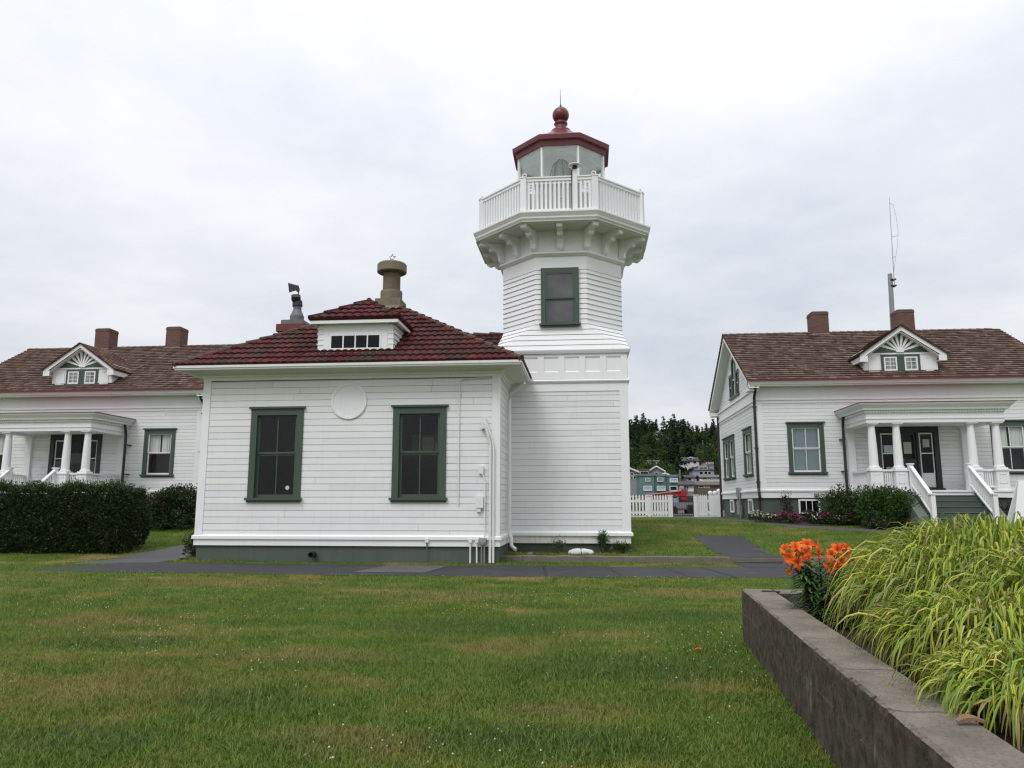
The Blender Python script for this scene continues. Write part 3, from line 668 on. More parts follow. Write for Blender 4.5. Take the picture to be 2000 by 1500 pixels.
# lantern
LA = 1.40
m = MB(); m.loft([octr(LA, 10.1), octr(LA, 11.62), octr(LA+.04, 11.63), octr(LA+.04, 11.70)]); m.build('lantern_base', 'white', lt)
for k in range(8):
    p = vtx(LA, k); q = vtx(LA, k+1); o = (p-Vector((TX, TY, 0))).normalized(); tt = Vector((-o.y, o.x, 0)); fq = Frame(p, tt, o)
    m = MB(); m.box(fq, -.03, .03, -.06, .02, 11.70, 12.86); m.build('lantern_mullion', 'white', lt)
    e = (q-p).normalized(); m = MB(); m.face([p+e*.03+Vector((0, 0, 11.71)), q-e*.03+Vector((0, 0, 11.71)), q-e*.03+Vector((0, 0, 12.86)), p+e*.03+Vector((0, 0, 12.86))]); m.build('lantern_pane', 'glass_lantern', lt)
m = MB(); m.loft([octr(1.40, 12.84), octr(1.44, 12.80), octr(1.47, 12.81), octr(1.49, 12.98), octr(1.53, 12.985), octr(1.585, 13.0), octr(1.60, 13.14), octr(1.57, 13.17), octr(1.1, 13.42), octr(.62, 13.72), octr(.34, 13.98)], cap=False)
m.loft([octr(1.40, 12.84), octr(1.36, 12.845)], cap=False)
lr = m.build('lantern_roof', 'red_metal', lt)
m = MB(); m.loft([octr(1.41, 12.855), octr(1.30, 12.95), octr(.3, 13.30), octr(.02, 13.32)], cap=False); m.build('lantern_ceiling', 'ceiling', lt)
m = MB(); m.lathe((TX, TY, 0), [(.33, 13.94), (.33, 14.04), (.25, 14.10), (.19, 14.13), (.19, 14.24), (.23, 14.28), (.23, 14.32), (.17, 14.35)]+[(.285*math.cos(a), 14.62+.285*math.sin(a)) for a in [R(d) for d in range(-55, 86, 10)]]+[(.05, 14.91), (.035, 14.97), (.02, 15.03)], 28); m.build('finial_ball', 'red_metal', lt, smooth=True)
m = MB(); m.tube([(TX, TY, 14.98), (TX, TY, 15.6)], .014, 6, r1=.004); m.build('lightning_rod', 'cowl', lt)
# beehive lens
m = MB(); pr = []
for k in range(15):
    z = 11.85+1.12*k/14; r = .36*math.sqrt(max(.02, 1-(max(0, z-12.25)/.74)**2)); pr += [(r, z), (r*.90, z+.022)]
m.lathe((TX, TY, 0), pr, 20); ls = m.build('beehive_lens', 'lens_glass', lt)
m = MB()
for a in range(8):
    an = a*math.pi/4+.2; m.tube([(TX+.385*math.sqrt(max(.01, 1-(max(0, z-12.25)/.77)**2))*math.cos(an), TY+.385*math.sqrt(max(.01, 1-(max(0, z-12.25)/.77)**2))*math.sin(an), z) for z in [11.8+1.2*k/10 for k in range(11)]], .018, 5)
m.lathe((TX, TY, 0), [(.40, 11.60), (.42, 11.72), (.30, 11.74)], 16); m.build('lens_frame', 'brass', ls)
m = MB(); m.tube([(TX-1.27, yf0-.05, 5.36), (TX-1.27, yf0-.05, 5.02), (TX-1.28, yf0-.05, 4.90), (TX-1.34, yf0-.05, 4.79), (TX-1.5, yf0-.05, 4.76), (xl+.12, yf0-.05, 4.74)], .017, 6); m.build('conduit', 'white_pipe', lt)
# ================================================================== KEEPERS' HOUSES
def keeper_house(cx, label, left):
    YH, D, GH, hw = 30.0, 8.4, .4, 5.47
    h = thing('keeper_house', label, 'house', (cx, YH+D/2, .85), None)
    F0 = Frame((cx, YH, 0), (1, 0, 0), (0, -1, 0)); SL = Frame((cx-hw, 0, 0), (0, 1, 0), (-1, 0, 0)); SR = Frame((cx+hw, 0, 0), (0, 1, 0), (1, 0, 0)); B0 = Frame((cx, YH+D, 0), (1, 0, 0), (0, 1, 0))
    ym = YH+D/2; rr = random.Random(11 if left else 5); RS, RE = 6.2, 9.02
    mi = -1 if left else 1     # the two houses mirror one another
    # basement wall with its window openings
    bws = [(-3.72*1, -4.12+1.15)] if not left else []
    m = MB(); m.box(WORLD, cx-hw+.05, cx+hw-.05, YH+.05, YH+D-.05, GH, 1.76); m.build('foundation', 'found', h)
    side_w = [(31.15, 32.75), (34.75, 37.5)]
    wins = [(-4.38, -3.02), (3.02, 4.38)]
    holesF = [(a+.1, b-.1, 2.70, 4.52) for a, b in wins]
    holesS = [(a+.1, b-.1, 2.70, 4.52) for a, b in side_w]
    m = MB(); P = .1415
    siding(m, F0, -hw+.2, hw-.2, 2.06, 5.36, P, .016, .018, holesF+[(-1.15, 1.15, 2.06, 4.4)], zref=2.02)
    for fr in (SL, SR):
        hs = holesS if (fr is SL) != left else []
        siding(m, fr, YH+.2, YH+D-.2, 2.06, 5.36, P, .016, .018, hs, zref=2.02)
        g = MB(); siding(g, fr, YH, YH+D, 5.95, RE-.1, P, .016, .018, [(ym-.42, ym+.42, 6.25, 8.0), (ym-1.05, ym-.5, 6.25, 7.3), (ym+.5, ym+1.05, 6.25, 7.3)] if (fr is SL) != left else [], zref=2.02)
        x = fr.O.x; k = (RE-RS)/(D/2+.5)
        g.clip([((x, YH-.5, RS-.08), (0, -k, 1)), ((x, YH+D+.5, RS-.08), (0, k, 1))]); m.add(g)
    siding(m, B0, -hw, hw, 2.06, 5.9, P, .016, .018, zref=2.02)
    m.build('wall', 'white', h)
    m = MB()
    for s in (-1, 1):
        m.box(F0, *(sorted((s*(hw+.02), s*(hw-.2)))), -.1, .02, 2.06, 5.52)
    for fr in (SL, SR):
        m.box(fr, YH+.0, YH+.2, -.1, .021, 2.06, 5.52); m.box(fr, YH+D-.2, YH+D, -.1, .021, 2.06, 5.52)
        m.box(fr, YH-.0, YH+D, -.1, .03, 1.73, 1.97); m.box(fr, YH-.02, YH+D, -.1, .075, 1.971, 2.03)
        m.loft([[fr.P(YH-.07, .075, 2.03), fr.P(YH+D, .075, 2.03)], [fr.P(YH-.02, .0, 2.065), fr.P(YH+D, .0, 2.065)]], closed=False, cap=False)
        m.box(fr, YH, YH+D, -.1, .031, 5.36, 5.47); m.box(fr, YH-.02, YH+D, -.1, .07, 5.47, 5.53); m.box(fr, YH, YH+D, -.1, .04, 5.53, 5.90); m.box(fr, YH-.02, YH+D, -.1, .09, 5.90, 5.97)
    m.box(F0, -hw-.03, hw+.03, -.1, .03, 1.73, 1.97); m.box(F0, -hw-.075, hw+.075, -.1, .075, 1.97, 2.03)
    m.loft([[F0.P(-hw-.07, .075, 2.03), F0.P(hw+.07, .075, 2.03)], [F0.P(-hw-.02, .0, 2.065), F0.P(hw+.02, .0, 2.065)]], closed=False, cap=False)
    m.box(F0, -hw-.02, hw+.02, -.1, .03, 5.36, 5.47); m.box(F0, -hw-.06, hw+.06, -.1, .07, 5.47, 5.525); m.box(F0, -hw-.03, hw+.03, -.1, .045, 5.525, 6.0)
    m.build('trim', 'white', h)
    ov, oe = .38, .52     # rake and eave overhang
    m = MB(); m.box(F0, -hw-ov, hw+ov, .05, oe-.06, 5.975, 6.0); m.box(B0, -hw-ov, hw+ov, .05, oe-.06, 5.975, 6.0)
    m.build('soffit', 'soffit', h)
    m = MB()
    for fr in (F0, B0):
        m.loft([[fr.P(-hw-ov, oe-.10, 5.97), fr.P(hw+ov, oe-.10, 5.97)], [fr.P(-hw-ov, oe-.02, 6.03), fr.P(hw+ov, oe-.02, 6.03)], [fr.P(-hw-ov, oe+.03, 6.16), fr.P(hw+ov, oe+.03, 6.16)], [fr.P(-hw-ov, oe-.2, 6.19), fr.P(hw+ov, oe-.2, 6.19)]], closed=False, cap=False)
        m.box(fr, -hw-ov, hw+ov, oe-.2, oe-.1, 5.972, 6.185)
    k = (RE-RS)/(D/2+oe)
    for s in (-1, 1):     # rake boards and boxed eave returns
        x = cx+s*(hw+ov); ins = -s*.035
        for ys, yc in ((YH-oe, ym), (YH+D+oe, ym)):
            a = Vector((x, ys, RS-.27)); b = Vector((x, yc, RE-.27)); up = Vector((0, 0, .25)); i_ = Vector((ins, 0, 0))
            m.hexa([a, b, b+i_, a+i_, a+up, b+up, b+up+i_, a+up+i_])
            a2 = Vector((x-s*.02, ys, RS-.30)); b2 = Vector((x-s*.02, yc, RE-.30)); w_ = Vector((-s*(ov-.0), 0, 0)); t_ = Vector((0, 0, .02))
            m.hexa([a2, b2, b2+w_, a2+w_, a2+t_, b2+t_, b2+w_+t_, a2+w_+t_])
        for fr, ys in ((F0, YH), (B0, YH+D)):
            m.box(WORLD, min(x, x-s*ov), max(x, x-s*ov), ys-.40 if fr is F0 else ys-.15, ys+.15 if fr is F0 else ys+.4, 5.80, 5.972)
    m.build('eave_trim', 'white', h)
    # shake roof
    xe = hw+ov+.05; m = MB(); f0, f1 = YH-oe-.06, YH+D+oe+.06
    m.add(roof_plane([(cx-xe, f0, RS), (cx+xe, f0, RS), (cx+xe, ym, RE+.03), (cx-xe, ym, RE+.03)], .225, .045, 'shake', .19, rng=rr))
    m.add(roof_plane([(cx+xe, f1, RS), (cx-xe, f1, RS), (cx-xe, ym, RE+.03), (cx+xe, ym, RE+.03)], .225, .045, 'shake', .19, rng=rr))
    for q in range(int(2*xe/.32)):
        a = cx-xe+q*.32
        for s in (-1, 1): m.hexa([(a, ym, RE+.05), (a+.33, ym, RE+.04), (a+.33, ym+s*.17, RE-.05), (a, ym+s*.17, RE-.04), (a, ym, RE+.08), (a+.33, ym, RE+.06), (a+.33, ym+s*.17, RE-.02), (a, ym+s*.17, RE-.0)], rr.random())
    roof = m.build('roof', 'shake', h)
    m = MB(); m.box(WORLD, cx-xe, cx+xe, f0-.035, f0+.03, RS-.05, RS+.012); m.build('roof_gutter', 'red_metal', roof)
    for s, x in ((-1, -1.68), (1, 1.95)):
        if left: x = -x*1.0
        X = cx+x
        m = MB(); m.box(WORLD, X-.36, X+.36, ym-.30, ym+.42, RE-.7, RE+.92); m.box(WORLD, X-.375, X+.375, ym-.315, ym+.435, RE+.78, RE+.86)
        c = m.build('chimney', 'brick', roof)
        m = MB(); m.box(WORLD, X-.30, X+.30, ym-.24, ym+.36, RE+.92, RE+.95); m.build('chimney_cap', 'lead', c); m = MB(); m.box(WORLD, X-.40, X+.40, ym-.34, ym+.46, RE-.45, RE-.09); m.build('flashing', 'lead', c)
    # front dormer
    DX = 1.345; dz0, apz, ez = 6.42, 8.28, 7.17
    DFr = Frame((cx, YH-.0, 0))
    m = MB()
    for s in (-1, 1):
        m.box(DFr, *sorted((s*DX, s*.72)), -.06, .0, dz0, 7.25)
        m.box(DFr, *sorted((s*(DX-.15), s*.80)), 0, .02, 6.52, 7.10); m.box(DFr, *sorted((s*(DX-.28), s*.92)), .02, .035, 7.04, 7.10)
        fr = Frame((cx+s*DX, 0, 0), (0, 1, 0), (s, 0, 0)); g = MB(); siding(g, fr, YH, YH+2.2, dz0, 7.4, .125, .012, .012)
        m.add(g)
        m.box(fr, YH+.004, YH+.1, -.1, .015, dz0, 7.2)
    m.box(DFr, -DX-.05, DX+.05, -.04, .05, dz0-.03, dz0+.035); m.box(DFr, -DX, DX, -.05, .025, 7.20, 7.265)
    m.prism([DFr.P(-DX-.02, -.02, 7.2), DFr.P(DX+.02, -.02, 7.2), DFr.P(0, -.02, apz-.02)], (0, .05, 0))
    kd = (apz-ez)/1.58     # barge boards
    for s in (-1, 1):
        a = DFr.P(s*1.58, .30, ez-.20); b = DFr.P(0, .30, apz-.20); up = Vector((0, 0, .19)); i_ = Vector((0, .035, 0))
        m.hexa([a, b, b+i_, a+i_, a+up, b+up, b+up+i_, a+up+i_])
        a = DFr.P(s*1.53, .262, ez-.22); b = DFr.P(0, .262, apz-.25); t_ = Vector((0, 0, .02)); w_ = Vector((0, .28, 0)); m.hexa([a, b, b+w_, a+w_, a+t_, b+t_, b+w_+t_, a+w_+t_])
        a = DFr.P(s*1.56, .252, ez-.27); b = DFr.P(s*1.56, -1.9, ez-.27); i2 = Vector((-s*.1, 0, 0)); up2 = Vector((0, 0, .2)); m.hexa([a, b, b+i2, a+i2, a+up2, b+up2, b+up2+i2, a+up2+i2])
        a = DFr.P(s*1.55, .248, ez-.275); w2 = Vector((-s*.26, 0, 0)); b = DFr.P(s*1.56, -1.9, ez-.27); m.hexa([a, b, b+w2, a+w2, a+t_, b+t_, b+w2+t_, a+w2+t_])
    for s in (-1, 1): m.box(DFr, *sorted((s*1.30, s*1.585)), .255, .298, ez-.285, ez-.06); m.box(DFr, *sorted((s*1.44, s*1.555)), -.2, .255, ez-.262, ez-.08)
    dm = m.build('dormer', 'white', h)
    m = MB(); yb = YH+3.3
    for s in (-1, 1):
        e0, e1 = (cx+s*1.64, YH-.36, ez-.02), (cx+s*1.64, YH+1.95, ez-.02)
        pl = [e0, e1, (cx, yb+.3, apz+.02), (cx, YH-.36, apz+.02)]
        m.add(roof_plane(pl, .17, .022, 'shake', .17, rng=rr, deck=.04))
    m.build('dormer_roof', 'shake_red' if left else 'shake', dm)
    m = MB()     # sunburst gable panel
    m.prism([DFr.P(-1.12, .03, 7.275), DFr.P(1.12, .03, 7.275), DFr.P(0, .03, 8.04)], (0, -.012, 0)); m.build('gable_panel', 'green', dm)
    m = MB(); hub = (0, 7.30)
    for q in range(1, 9):
        an = math.pi*q/9
        L = .17
        for i in range(60):
            L += .02
            if 7.275+.765*(1-abs(L*math.cos(an))/1.12) < hub[1]+L*math.sin(an)+.02: break
        w0, w1 = .022, .055
        ca, sa = math.cos(an), math.sin(an)
        pts = [(r*ca-o*sa, hub[1]+r*sa+o*ca) for r, o in ((.1, -w0), (L, -w1), (L, w1), (.1, w0))]
        m.prism([DFr.P(u, .043, z) for u, z in pts], (0, -.02, 0))
    hp = [(.14*math.cos(math.pi*i/10), 7.275+.14*math.sin(math.pi*i/10)) for i in range(11)]
    m.prism([DFr.P(u, .044, z) for u, z in hp], (0, -.022, 0)); m.build('sunburst', 'white', dm)
    m = MB(); m.box(DFr, -.86, .86, .0, .045, 6.46, 6.52); m.box(DFr, -.72, .72, -.02, .03, 6.52, 7.20); m.build('window_surround', 'green', dm)
    for s in (-1, 1):
        m = MB(); a, b = sorted((s*.14, s*.62)); z0, z1 = 6.56, 7.10
        m.box(DFr, a, a+.05, .02, .05, z0, z1); m.box(DFr, b-.05, b, .02, .05, z0, z1); m.box(DFr, a+.05, b-.05, .02, .049, z0, z0+.06); m.box(DFr, a+.05, b-.05, .02, .049, z1-.05, z1)
        m.box(DFr, (a+b)/2-.01, (a+b)/2+.01, .02, .045, z0+.06, z1-.05)
        for zz in (z0+.06+.143, z0+.06+.287): m.box(DFr, a+.05, b-.05, .02, .044, zz-.01, zz+.01)
        w = m.build('dormer_window', 'white', dm)
        m = MB(); m.face([DFr.P(a+.02, .0335, 6.58), DFr.P(b-.02, .0335, 6.58), DFr.P(b-.02, .0335, 7.08), DFr.P(a+.02, .0335, 7.08)]); m.build('pane', 'glass_curtain', dm)
    # windows
    for a, b in wins:
        inner = (a > 0) == left     # the one beside the porch steps or not
        window(h, F0, a, b, 2.70, 4.57, .165, 'white', 'green', 2 if not left else 1, 3.60, .05, .035, 'glass', 'blind' if (not left and a < 0) else 'split', .022, .11, .05, .05)
    fr = SR if left else SL
    a, b = side_w[0]; window(h, fr, a, b, 2.70, 4.55, .17, 'white', 'green', 1, 3.60, .05, .035, 'glass', 'full', .022, .11, .06, .05)
    a, b = side_w[1]
    window(h, fr, a, (a+b)/2, 2.70, 4.55, .17, 'white', 'green', 1, 3.60, .05, .035, 'glass', 'full', .022, .11, .06, .05); window(h, fr, (a+b)/2+.001, b, 2.70, 4.55, .17, 'white', 'green', 1, 3.60, .05, .0353, 'glass', 'full', .022, .11, .06, .05)
    # gable windows: tall arched light between two low ones
    m = MB()
    for (u0, u1, z1) in ((ym-1.05, ym-.5, 7.3), (ym+.5, ym+1.05, 7.3), (ym-.42, ym+.42, 7.6)):
        m.box(fr, u0, u0+.1, -.12, .04, 6.25, z1); m.box(fr, u1-.1, u1, -.12, .04, 6.25, z1); m.box(fr, u0-.04, u1+.04, -.1, .08, 6.17, 6.25)
        if z1 < 7.5: m.box(fr, u0+.1, u1-.1, -.12, .039, z1-.12, z1)
    arc = [(ym+r*math.cos(math.pi*i/12), 7.6+r*math.sin(math.pi*i/12)*.95) for r in (.42, .32) for i in range(13)]
    for i in range(12):
        q = [arc[i], arc[i+1], arc[13+i+1], arc[13+i]]; m.prism([fr.P(u, .04, z) for u, z in q], fr.N*-.16)
    # spandrels close the square opening above the arch
    gw = m.build('gable_window', 'green', h)
    m = MB()
    for i in range(12):
        (ua, za), (ub, zb) = arc[i], arc[i+1]; m.prism([fr.P(ua, .002, za), fr.P(ub, .002, zb), fr.P(ub, .002, 8.02), fr.P(ua, .002, 8.02)], fr.N*-.05)
    m.build('spandrel', 'white', gw)
    m = MB()
    for (u0, u1, z1) in ((ym-.95, ym-.6, 7.18), (ym+.6, ym+.95, 7.18), (ym-.32, ym+.32, 8.0)): m.face([fr.P(u0, -.04, 6.25), fr.P(u1, -.04, 6.25), fr.P(u1, -.04, z1), fr.P(u0, -.04, z1)])
    m.build('pane', 'glass_curtain', gw)
    m = MB()
    for (u0, u1, z1) in ((ym-.95, ym-.6, 6.75), (ym+.6, ym+.95, 6.75), (ym-.32, ym+.32, 7.0)): m.box(fr, u0, u1, -.04, .0, z1-.03, z1+.03)
    m.box(fr, ym-.02, ym+.02, -.04, -.001, 6.25, 7.95); m.build('sash', 'white', gw)
    # basement windows
    bl = [(-4.11, -3.32)] if not left else []
    for a, b in bl:
        m = MB(); m.box(F0, a, a+.06, -.02, .02, 1.13, 1.68); m.box(F0, b-.06, b, -.02, .02, 1.13, 1.68); m.box(F0, a+.06, b-.06, -.02, .019, 1.62, 1.68); m.box(F0, a+.06, b-.06, -.02, .019, 1.13, 1.20)
        for x in (a+.06+(b-a-.12)/3, a+.06+(b-a-.12)*2/3): m.box(F0, x-.012, x+.012, -.02, .015, 1.2, 1.62)
        bw = m.build('basement_window', 'white', h); m = MB(); m.face([F0.P(a+.03, -.005, 1.16), F0.P(b-.03, -.005, 1.16), F0.P(b-.03, -.005, 1.65), F0.P(a+.03, -.005, 1.65)]); m.build('pane', 'glass_dark', bw)
        m = MB()
        for s0, s1 in ((YH+1.5, YH+2.3), (YH+5.6, YH+6.4)):
            pass
    for s0 in ((31.6,), (35.6,)):
        a = s0[0]; b = a+.8; frs = fr
        m = MB(); m.box(frs, a, a+.06, -.03, .02, 1.12, 1.70); m.box(frs, b-.06, b, -.03, .02, 1.12, 1.70); m.box(frs, a+.06, b-.06, -.03, .019, 1.63, 1.70); m.box(frs, a+.06, b-.06, -.03, .019, 1.12, 1.19)
        bw = m.build('basement_window', 'white', h); m = MB(); m.face([frs.P(a+.03, -.01, 1.15), frs.P(b-.03, -.01, 1.15), frs.P(b-.03, -.01, 1.67), frs.P(a+.03, -.01, 1.67)]); m.build('pane', 'glass_dark', bw)
    # entrance: double surround with sidelights
    m = MB(); m.box(F0, -1.15, -.97, -.1, .04, 2.06, 4.40); m.box(F0, .97, 1.15, -.1, .04, 2.06, 4.40); m.box(F0, -.97, .97, -.1, .039, 4.20, 4.40)
    m.box(F0, -1.2, 1.2, 0, .08, 4.40, 4.45); m.box(F0, -.42, -.34, -.1, .03, 2.06, 4.2); m.box(F0, .34, .42, -.1, .03, 2.06, 4.2); m.box(F0, -1.22, 1.22, -.1, .09, 2.02, 2.08)
    dr = m.build('door', 'green_dark', h)
    m = MB(); m.box(F0, -.34, .34, -.1, -.05, 2.08, 4.2)
    for (a, b, c, d_) in ((-.27, .27, 2.16, 2.7), (-.27, -.03, 2.8, 3.1), (.03, .27, 2.8, 3.1)): m.box(F0, a, b, -.05, -.035, c, d_)
    m.build('door_leaf', 'green_dark', dr)
    m = MB(); m.face([F0.P(-.26, -.045, 3.18), F0.P(.26, -.045, 3.18), F0.P(.26, -.045, 4.08), F0.P(-.26, -.045, 4.08)])
    m.build('pane', 'glass_dark', dr)
    for s in (-1, 1): m = MB(); a, b = sorted((s*.46, s*.93)); m.face([F0.P(a, -.04, 2.62), F0.P(b, -.04, 2.62), F0.P(b, -.04, 4.14), F0.P(a, -.04, 4.14)]); m.build('pane', 'glass_dark', dr)
    for s in (-1, 1):
        m = MB(); a, b = sorted((s*.45, s*.94))
        for (u0, u1, z0, z1) in ((a, a+.04, 2.6, 4.16), (b-.04, b, 2.6, 4.16), (a+.04, b-.04, 2.6, 2.65), (a+.04, b-.04, 4.11, 4.16), (a+.04, b-.04, 3.37, 3.41)): m.box(F0, u0, u1, -.05, -.02, z0, z1)
        m.box(F0, a, b, -.09, -.03, 2.12, 2.605)
        m.build('sidelight_frame', 'white', dr)
    m = MB(); m.lathe(F0.P(.28, -.02, 3.02), [(.03, 0), (.035, .03), (.02, .05)], 10); m.build('handle', 'brass', dr)
    if not left:     # notices taped inside the glass
        m = MB()
        for (u0, u1, z0, z1) in ((-.12, .16, 3.38, 3.82), (.58, .82, 3.62, 3.92), (-.80, -.56, 2.72, 2.88)): m.box(F0, u0, u1, -.038, -.034, z0, z1)
        m.build('notice', 'notice', dr)
        m = MB(); m.box(F0, -.84, -.52, -.038, -.034, 3.42, 3.70); m.build('notice', 'blind', dr)
        m = MB(); m.box(F0, -.29, -.12, -.034, -.03, 3.06, 3.22); m.build('notice', 'red_metal', dr)
    else:
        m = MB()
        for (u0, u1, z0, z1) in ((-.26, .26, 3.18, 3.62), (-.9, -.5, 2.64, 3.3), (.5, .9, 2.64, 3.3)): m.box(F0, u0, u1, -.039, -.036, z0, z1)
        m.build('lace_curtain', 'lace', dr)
    # porch
    px = cx; yp = YH-2.25; PF = Frame((px, yp, 0)); pw = 2.07; fl = 1.97
    p = MB(); p.box(WORLD, px-pw-.28, px+pw+.28, yp-.26, YH-.04, fl-.06, fl); p.box(WORLD, px-pw-.24, px+pw+.24, yp-.22, YH-.08, 1.72, fl-.06); porch = p.build('porch', 'white', h)
    m = MB(); m.box(WORLD, px-pw-.1, px+pw+.1, yp-.08, YH-.1, GH, 1.72); m.build('porch_base', 'found', porch)
    m = MB(); ew = pw+.22     # entablature
    def band(o, za, zb, mb): mb.box(WORLD, px-ew-o, px+ew+o, yp-.20-o, yp+.22, za, zb); mb.box(WORLD, px-ew-o, px-ew+.42, yp+.22, YH-.03, za, zb); mb.box(WORLD, px+ew-.42, px+ew+o, yp+.22, YH-.03, za, zb)
    band(0, 4.31, 4.44, m); band(.025, 4.44, 4.485, m); band(-.002, 4.485, 4.66, m)
    m.box(WORLD, px-ew+.42, px+ew-.42, yp+.22, YH-.05, 4.40, 4.43); m.build('entablature', 'white', porch)
    m = MB()
    n = int(2*(ew+.05)/.09)
    for i in range(n): u = px-ew-.04+i*.09; m.box(WORLD, u, u+.05, yp-.27, yp-.18, 4.665, 4.735)
    for i in range(int(2.1/.09)):
        y = yp-.1+i*.09
        for s in (-1, 1): m.box(WORLD, *sorted((px+s*(ew-.02), px+s*(ew+.07))), y, y+.05, 4.665, 4.735)
    m.build('dentils', 'white', porch)
    m = MB(); o = ew
    rings = [(.04, 4.66), (.05, 4.745), (.13, 4.75), (.15, 4.82), (.20, 4.87), (.27, 4.94), (.28, 4.985)]
    m.loft([[(px-o-d, YH-.03, z), (px-o-d, yp-.20-d, z), (px+o+d, yp-.20-d, z), (px+o+d, YH-.03, z)] for d, z in rings], cap=True); m.build('porch_cornice', 'white', porch)
    m = MB(); d = .30; m.loft([[(px-o-d, YH-.02, 4.985), (px-o-d, yp-.2-d, 4.985), (px+o+d, yp-.2-d, 4.985), (px+o+d, YH-.02, 4.985)], [(px-o-d, YH-.02, 5.02), (px-o-d, yp-.2-d, 5.01), (px+o+d, yp-.2-d, 5.01), (px+o+d, YH-.02, 5.02)], [(px-.9, YH-.02, 5.34), (px-.9, YH-.1, 5.34), (px+.9, YH-.1, 5.34), (px+.9, YH-.02, 5.34)]]); m.build('porch_roof', 'red_metal', porch)
    # pedestals, columns, pilasters
    cxs = [-pw, -1.24, 1.24, pw]
    for u in cxs:
        c = MB(); c.box(PF, u-.20, u+.20, -.20, .20, fl, fl+.66); c.box(PF, u-.215, u+.215, -.215, .215, fl, fl+.13); c.box(PF, u-.235, u+.235, -.235, .235, fl+.66, fl+.72)
        for (a, b, z0, z1) in ((u-.11, u-.095, 2.2, 2.52), (u+.095, u+.11, 2.2, 2.52), (u-.11, u+.11, 2.2, 2.215), (u-.11, u+.11, 2.505, 2.52)): c.box(PF, a, b, .2, .212, z0, z1)
        pd = c.build('pedestal', 'white', porch)
        c = MB(); q = PF.P(u, 0, 0); c.box(PF, u-.19, u+.19, -.19, .19, fl+.72, fl+.77)
        c.lathe(q, [(.185, fl+.77), (.19, fl+.81), (.16, fl+.835), (.155, fl+.87)]+[(.15-.038*((t/8)**1.6), fl+.87+(4.18-fl-.87)*t/8) for t in range(9)]+[(.13, 4.19), (.13, 4.21), (.115, 4.215), (.115, 4.235), (.16, 4.265)], 18); c.box(PF, u-.18, u+.18, -.18, .18, 4.265, 4.31)
        c.build('column', 'white', pd, smooth=False)
    for s in (-1, 1):
        c = MB(); c.box(F0, *sorted((s*(pw+.14), s*(pw-.14))), 0, .12, fl, 4.31); c.box(F0, *sorted((s*(pw+.17), s*(pw-.17))), 0, .15, 4.22, 4.31); c.box(F0, *sorted((s*(pw+.17), s*(pw-.17))), 0, .15, fl, fl+.72); c.build('pilaster', 'white', porch)
    # railings
    bal = MB(); bal.box(WORLD, -.018, .018, -.018, .018, -.26, .26); bme = bal.mesh('baluster', 'white')
    def rail(a, b, za, zb, n, lo=.54, par=porch, stair=False):
        a, b = Vector(a), Vector(b); d = (b-a); L = Vector((d.x, d.y, 0)).length; u = Vector((d.x, d.y, 0)).normalized(); w_ = Vector((-u.y, u.x, 0)); r = MB()
        for z0, z1, hw_ in ((0, .065, .06), (-lo-.02, -lo+.04, .035)):
            r.hexa([a-w_*hw_+Vector((0, 0, za+z0)), b-w_*hw_+Vector((0, 0, zb+z0)), b+w_*hw_+Vector((0, 0, zb+z0)), a+w_*hw_+Vector((0, 0, za+z0)), a-w_*hw_+Vector((0, 0, za+z1)), b-w_*hw_+Vector((0, 0, zb+z1)), b+w_*hw_+Vector((0, 0, zb+z1)), a+w_*hw_+Vector((0, 0, za+z1))])
        ro = r.build('stair_railing' if stair else 'porch_railing', 'white', par)
        for k in range(n):
            t = (k+1)/(n+1); q = a.lerp(b, t); place('baluster', bme, ro, (q.x, q.y, za+(zb-za)*t-.27))
    zt = fl+.655
    rail(PF.P(-pw+.2, 0, 0), PF.P(-1.24-.2, 0, 0), zt, zt, 5); rail(PF.P(1.44, 0, 0), PF.P(pw-.2, 0, 0), zt, zt, 5)
    for s in (-1, 1): rail((px+s*pw, yp+.2, 0), (px+s*pw, YH-.1, 0), zt, zt, 17)
    # steps down to the garden
    s0, s1 = -.72, 1.40
    if left: s0, s1 = -1.40, .95
    sw = (-1.03, 1.08); gz = .80
    st = MB(); ys = yp-.22; nst = 6
    for i in range(nst): st.box(WORLD, px+sw[0], px+sw[1], ys-.27*i-.29, ys-.27*i if i else ys+.05, gz-.4, fl-.0-.19*(i+1)+.0)
    steps = st.build('steps', 'step_plain', porch)
    st = MB()
    for i in range(nst): st.box(WORLD, px+sw[0], px+sw[1], ys-.27*i-.315, ys-.27*i-.26, fl-.19*(i+1)+.001, fl-.19*(i+1)+.02)
    st.build('stair_nosing', 'step', steps)
    for s, u in ((-1, sw[0]), (1, sw[1])):
        ck = MB(); x0, x1 = sorted((px+u+s*.001, px+u+s*.32))
        ck.loft([[(x, ys+.04, gz-.4), (x, ys+.04, fl-.06), (x, ys-.12, fl-.08), (x, ys-1.30, gz+.30), (x, ys-1.34, gz-.4)] for x in (x0, x1)])
        ck.build('stair_cheek', 'step', steps)
        ux = px+u-s*.10
        n0 = MB(); n0.box(WORLD, ux-.07, ux+.07, ys-.02, ys+.12, fl, fl+.88); n0.box(WORLD, ux-.10, ux+.10, ys-.05, ys+.15, fl+.88, fl+.92); n0.build('newel_post', 'white', porch)
        n0 = MB(); n0.box(WORLD, ux-.07, ux+.07, ys-1.52, ys-1.38, gz-.1, gz+1.0); n0.box(WORLD, ux-.10, ux+.10, ys-1.55, ys-1.35, gz+1.0, gz+1.04); n0.build('newel_post', 'white', porch)
        rail((ux, ys+.02, 0), (ux, ys-1.42, 0), fl+.80, gz+.93, 12, .62, porch, True)
    # downpipes
    cs = -1 if not left else 1
    m = MB(); x = cx+cs*(hw+.10)
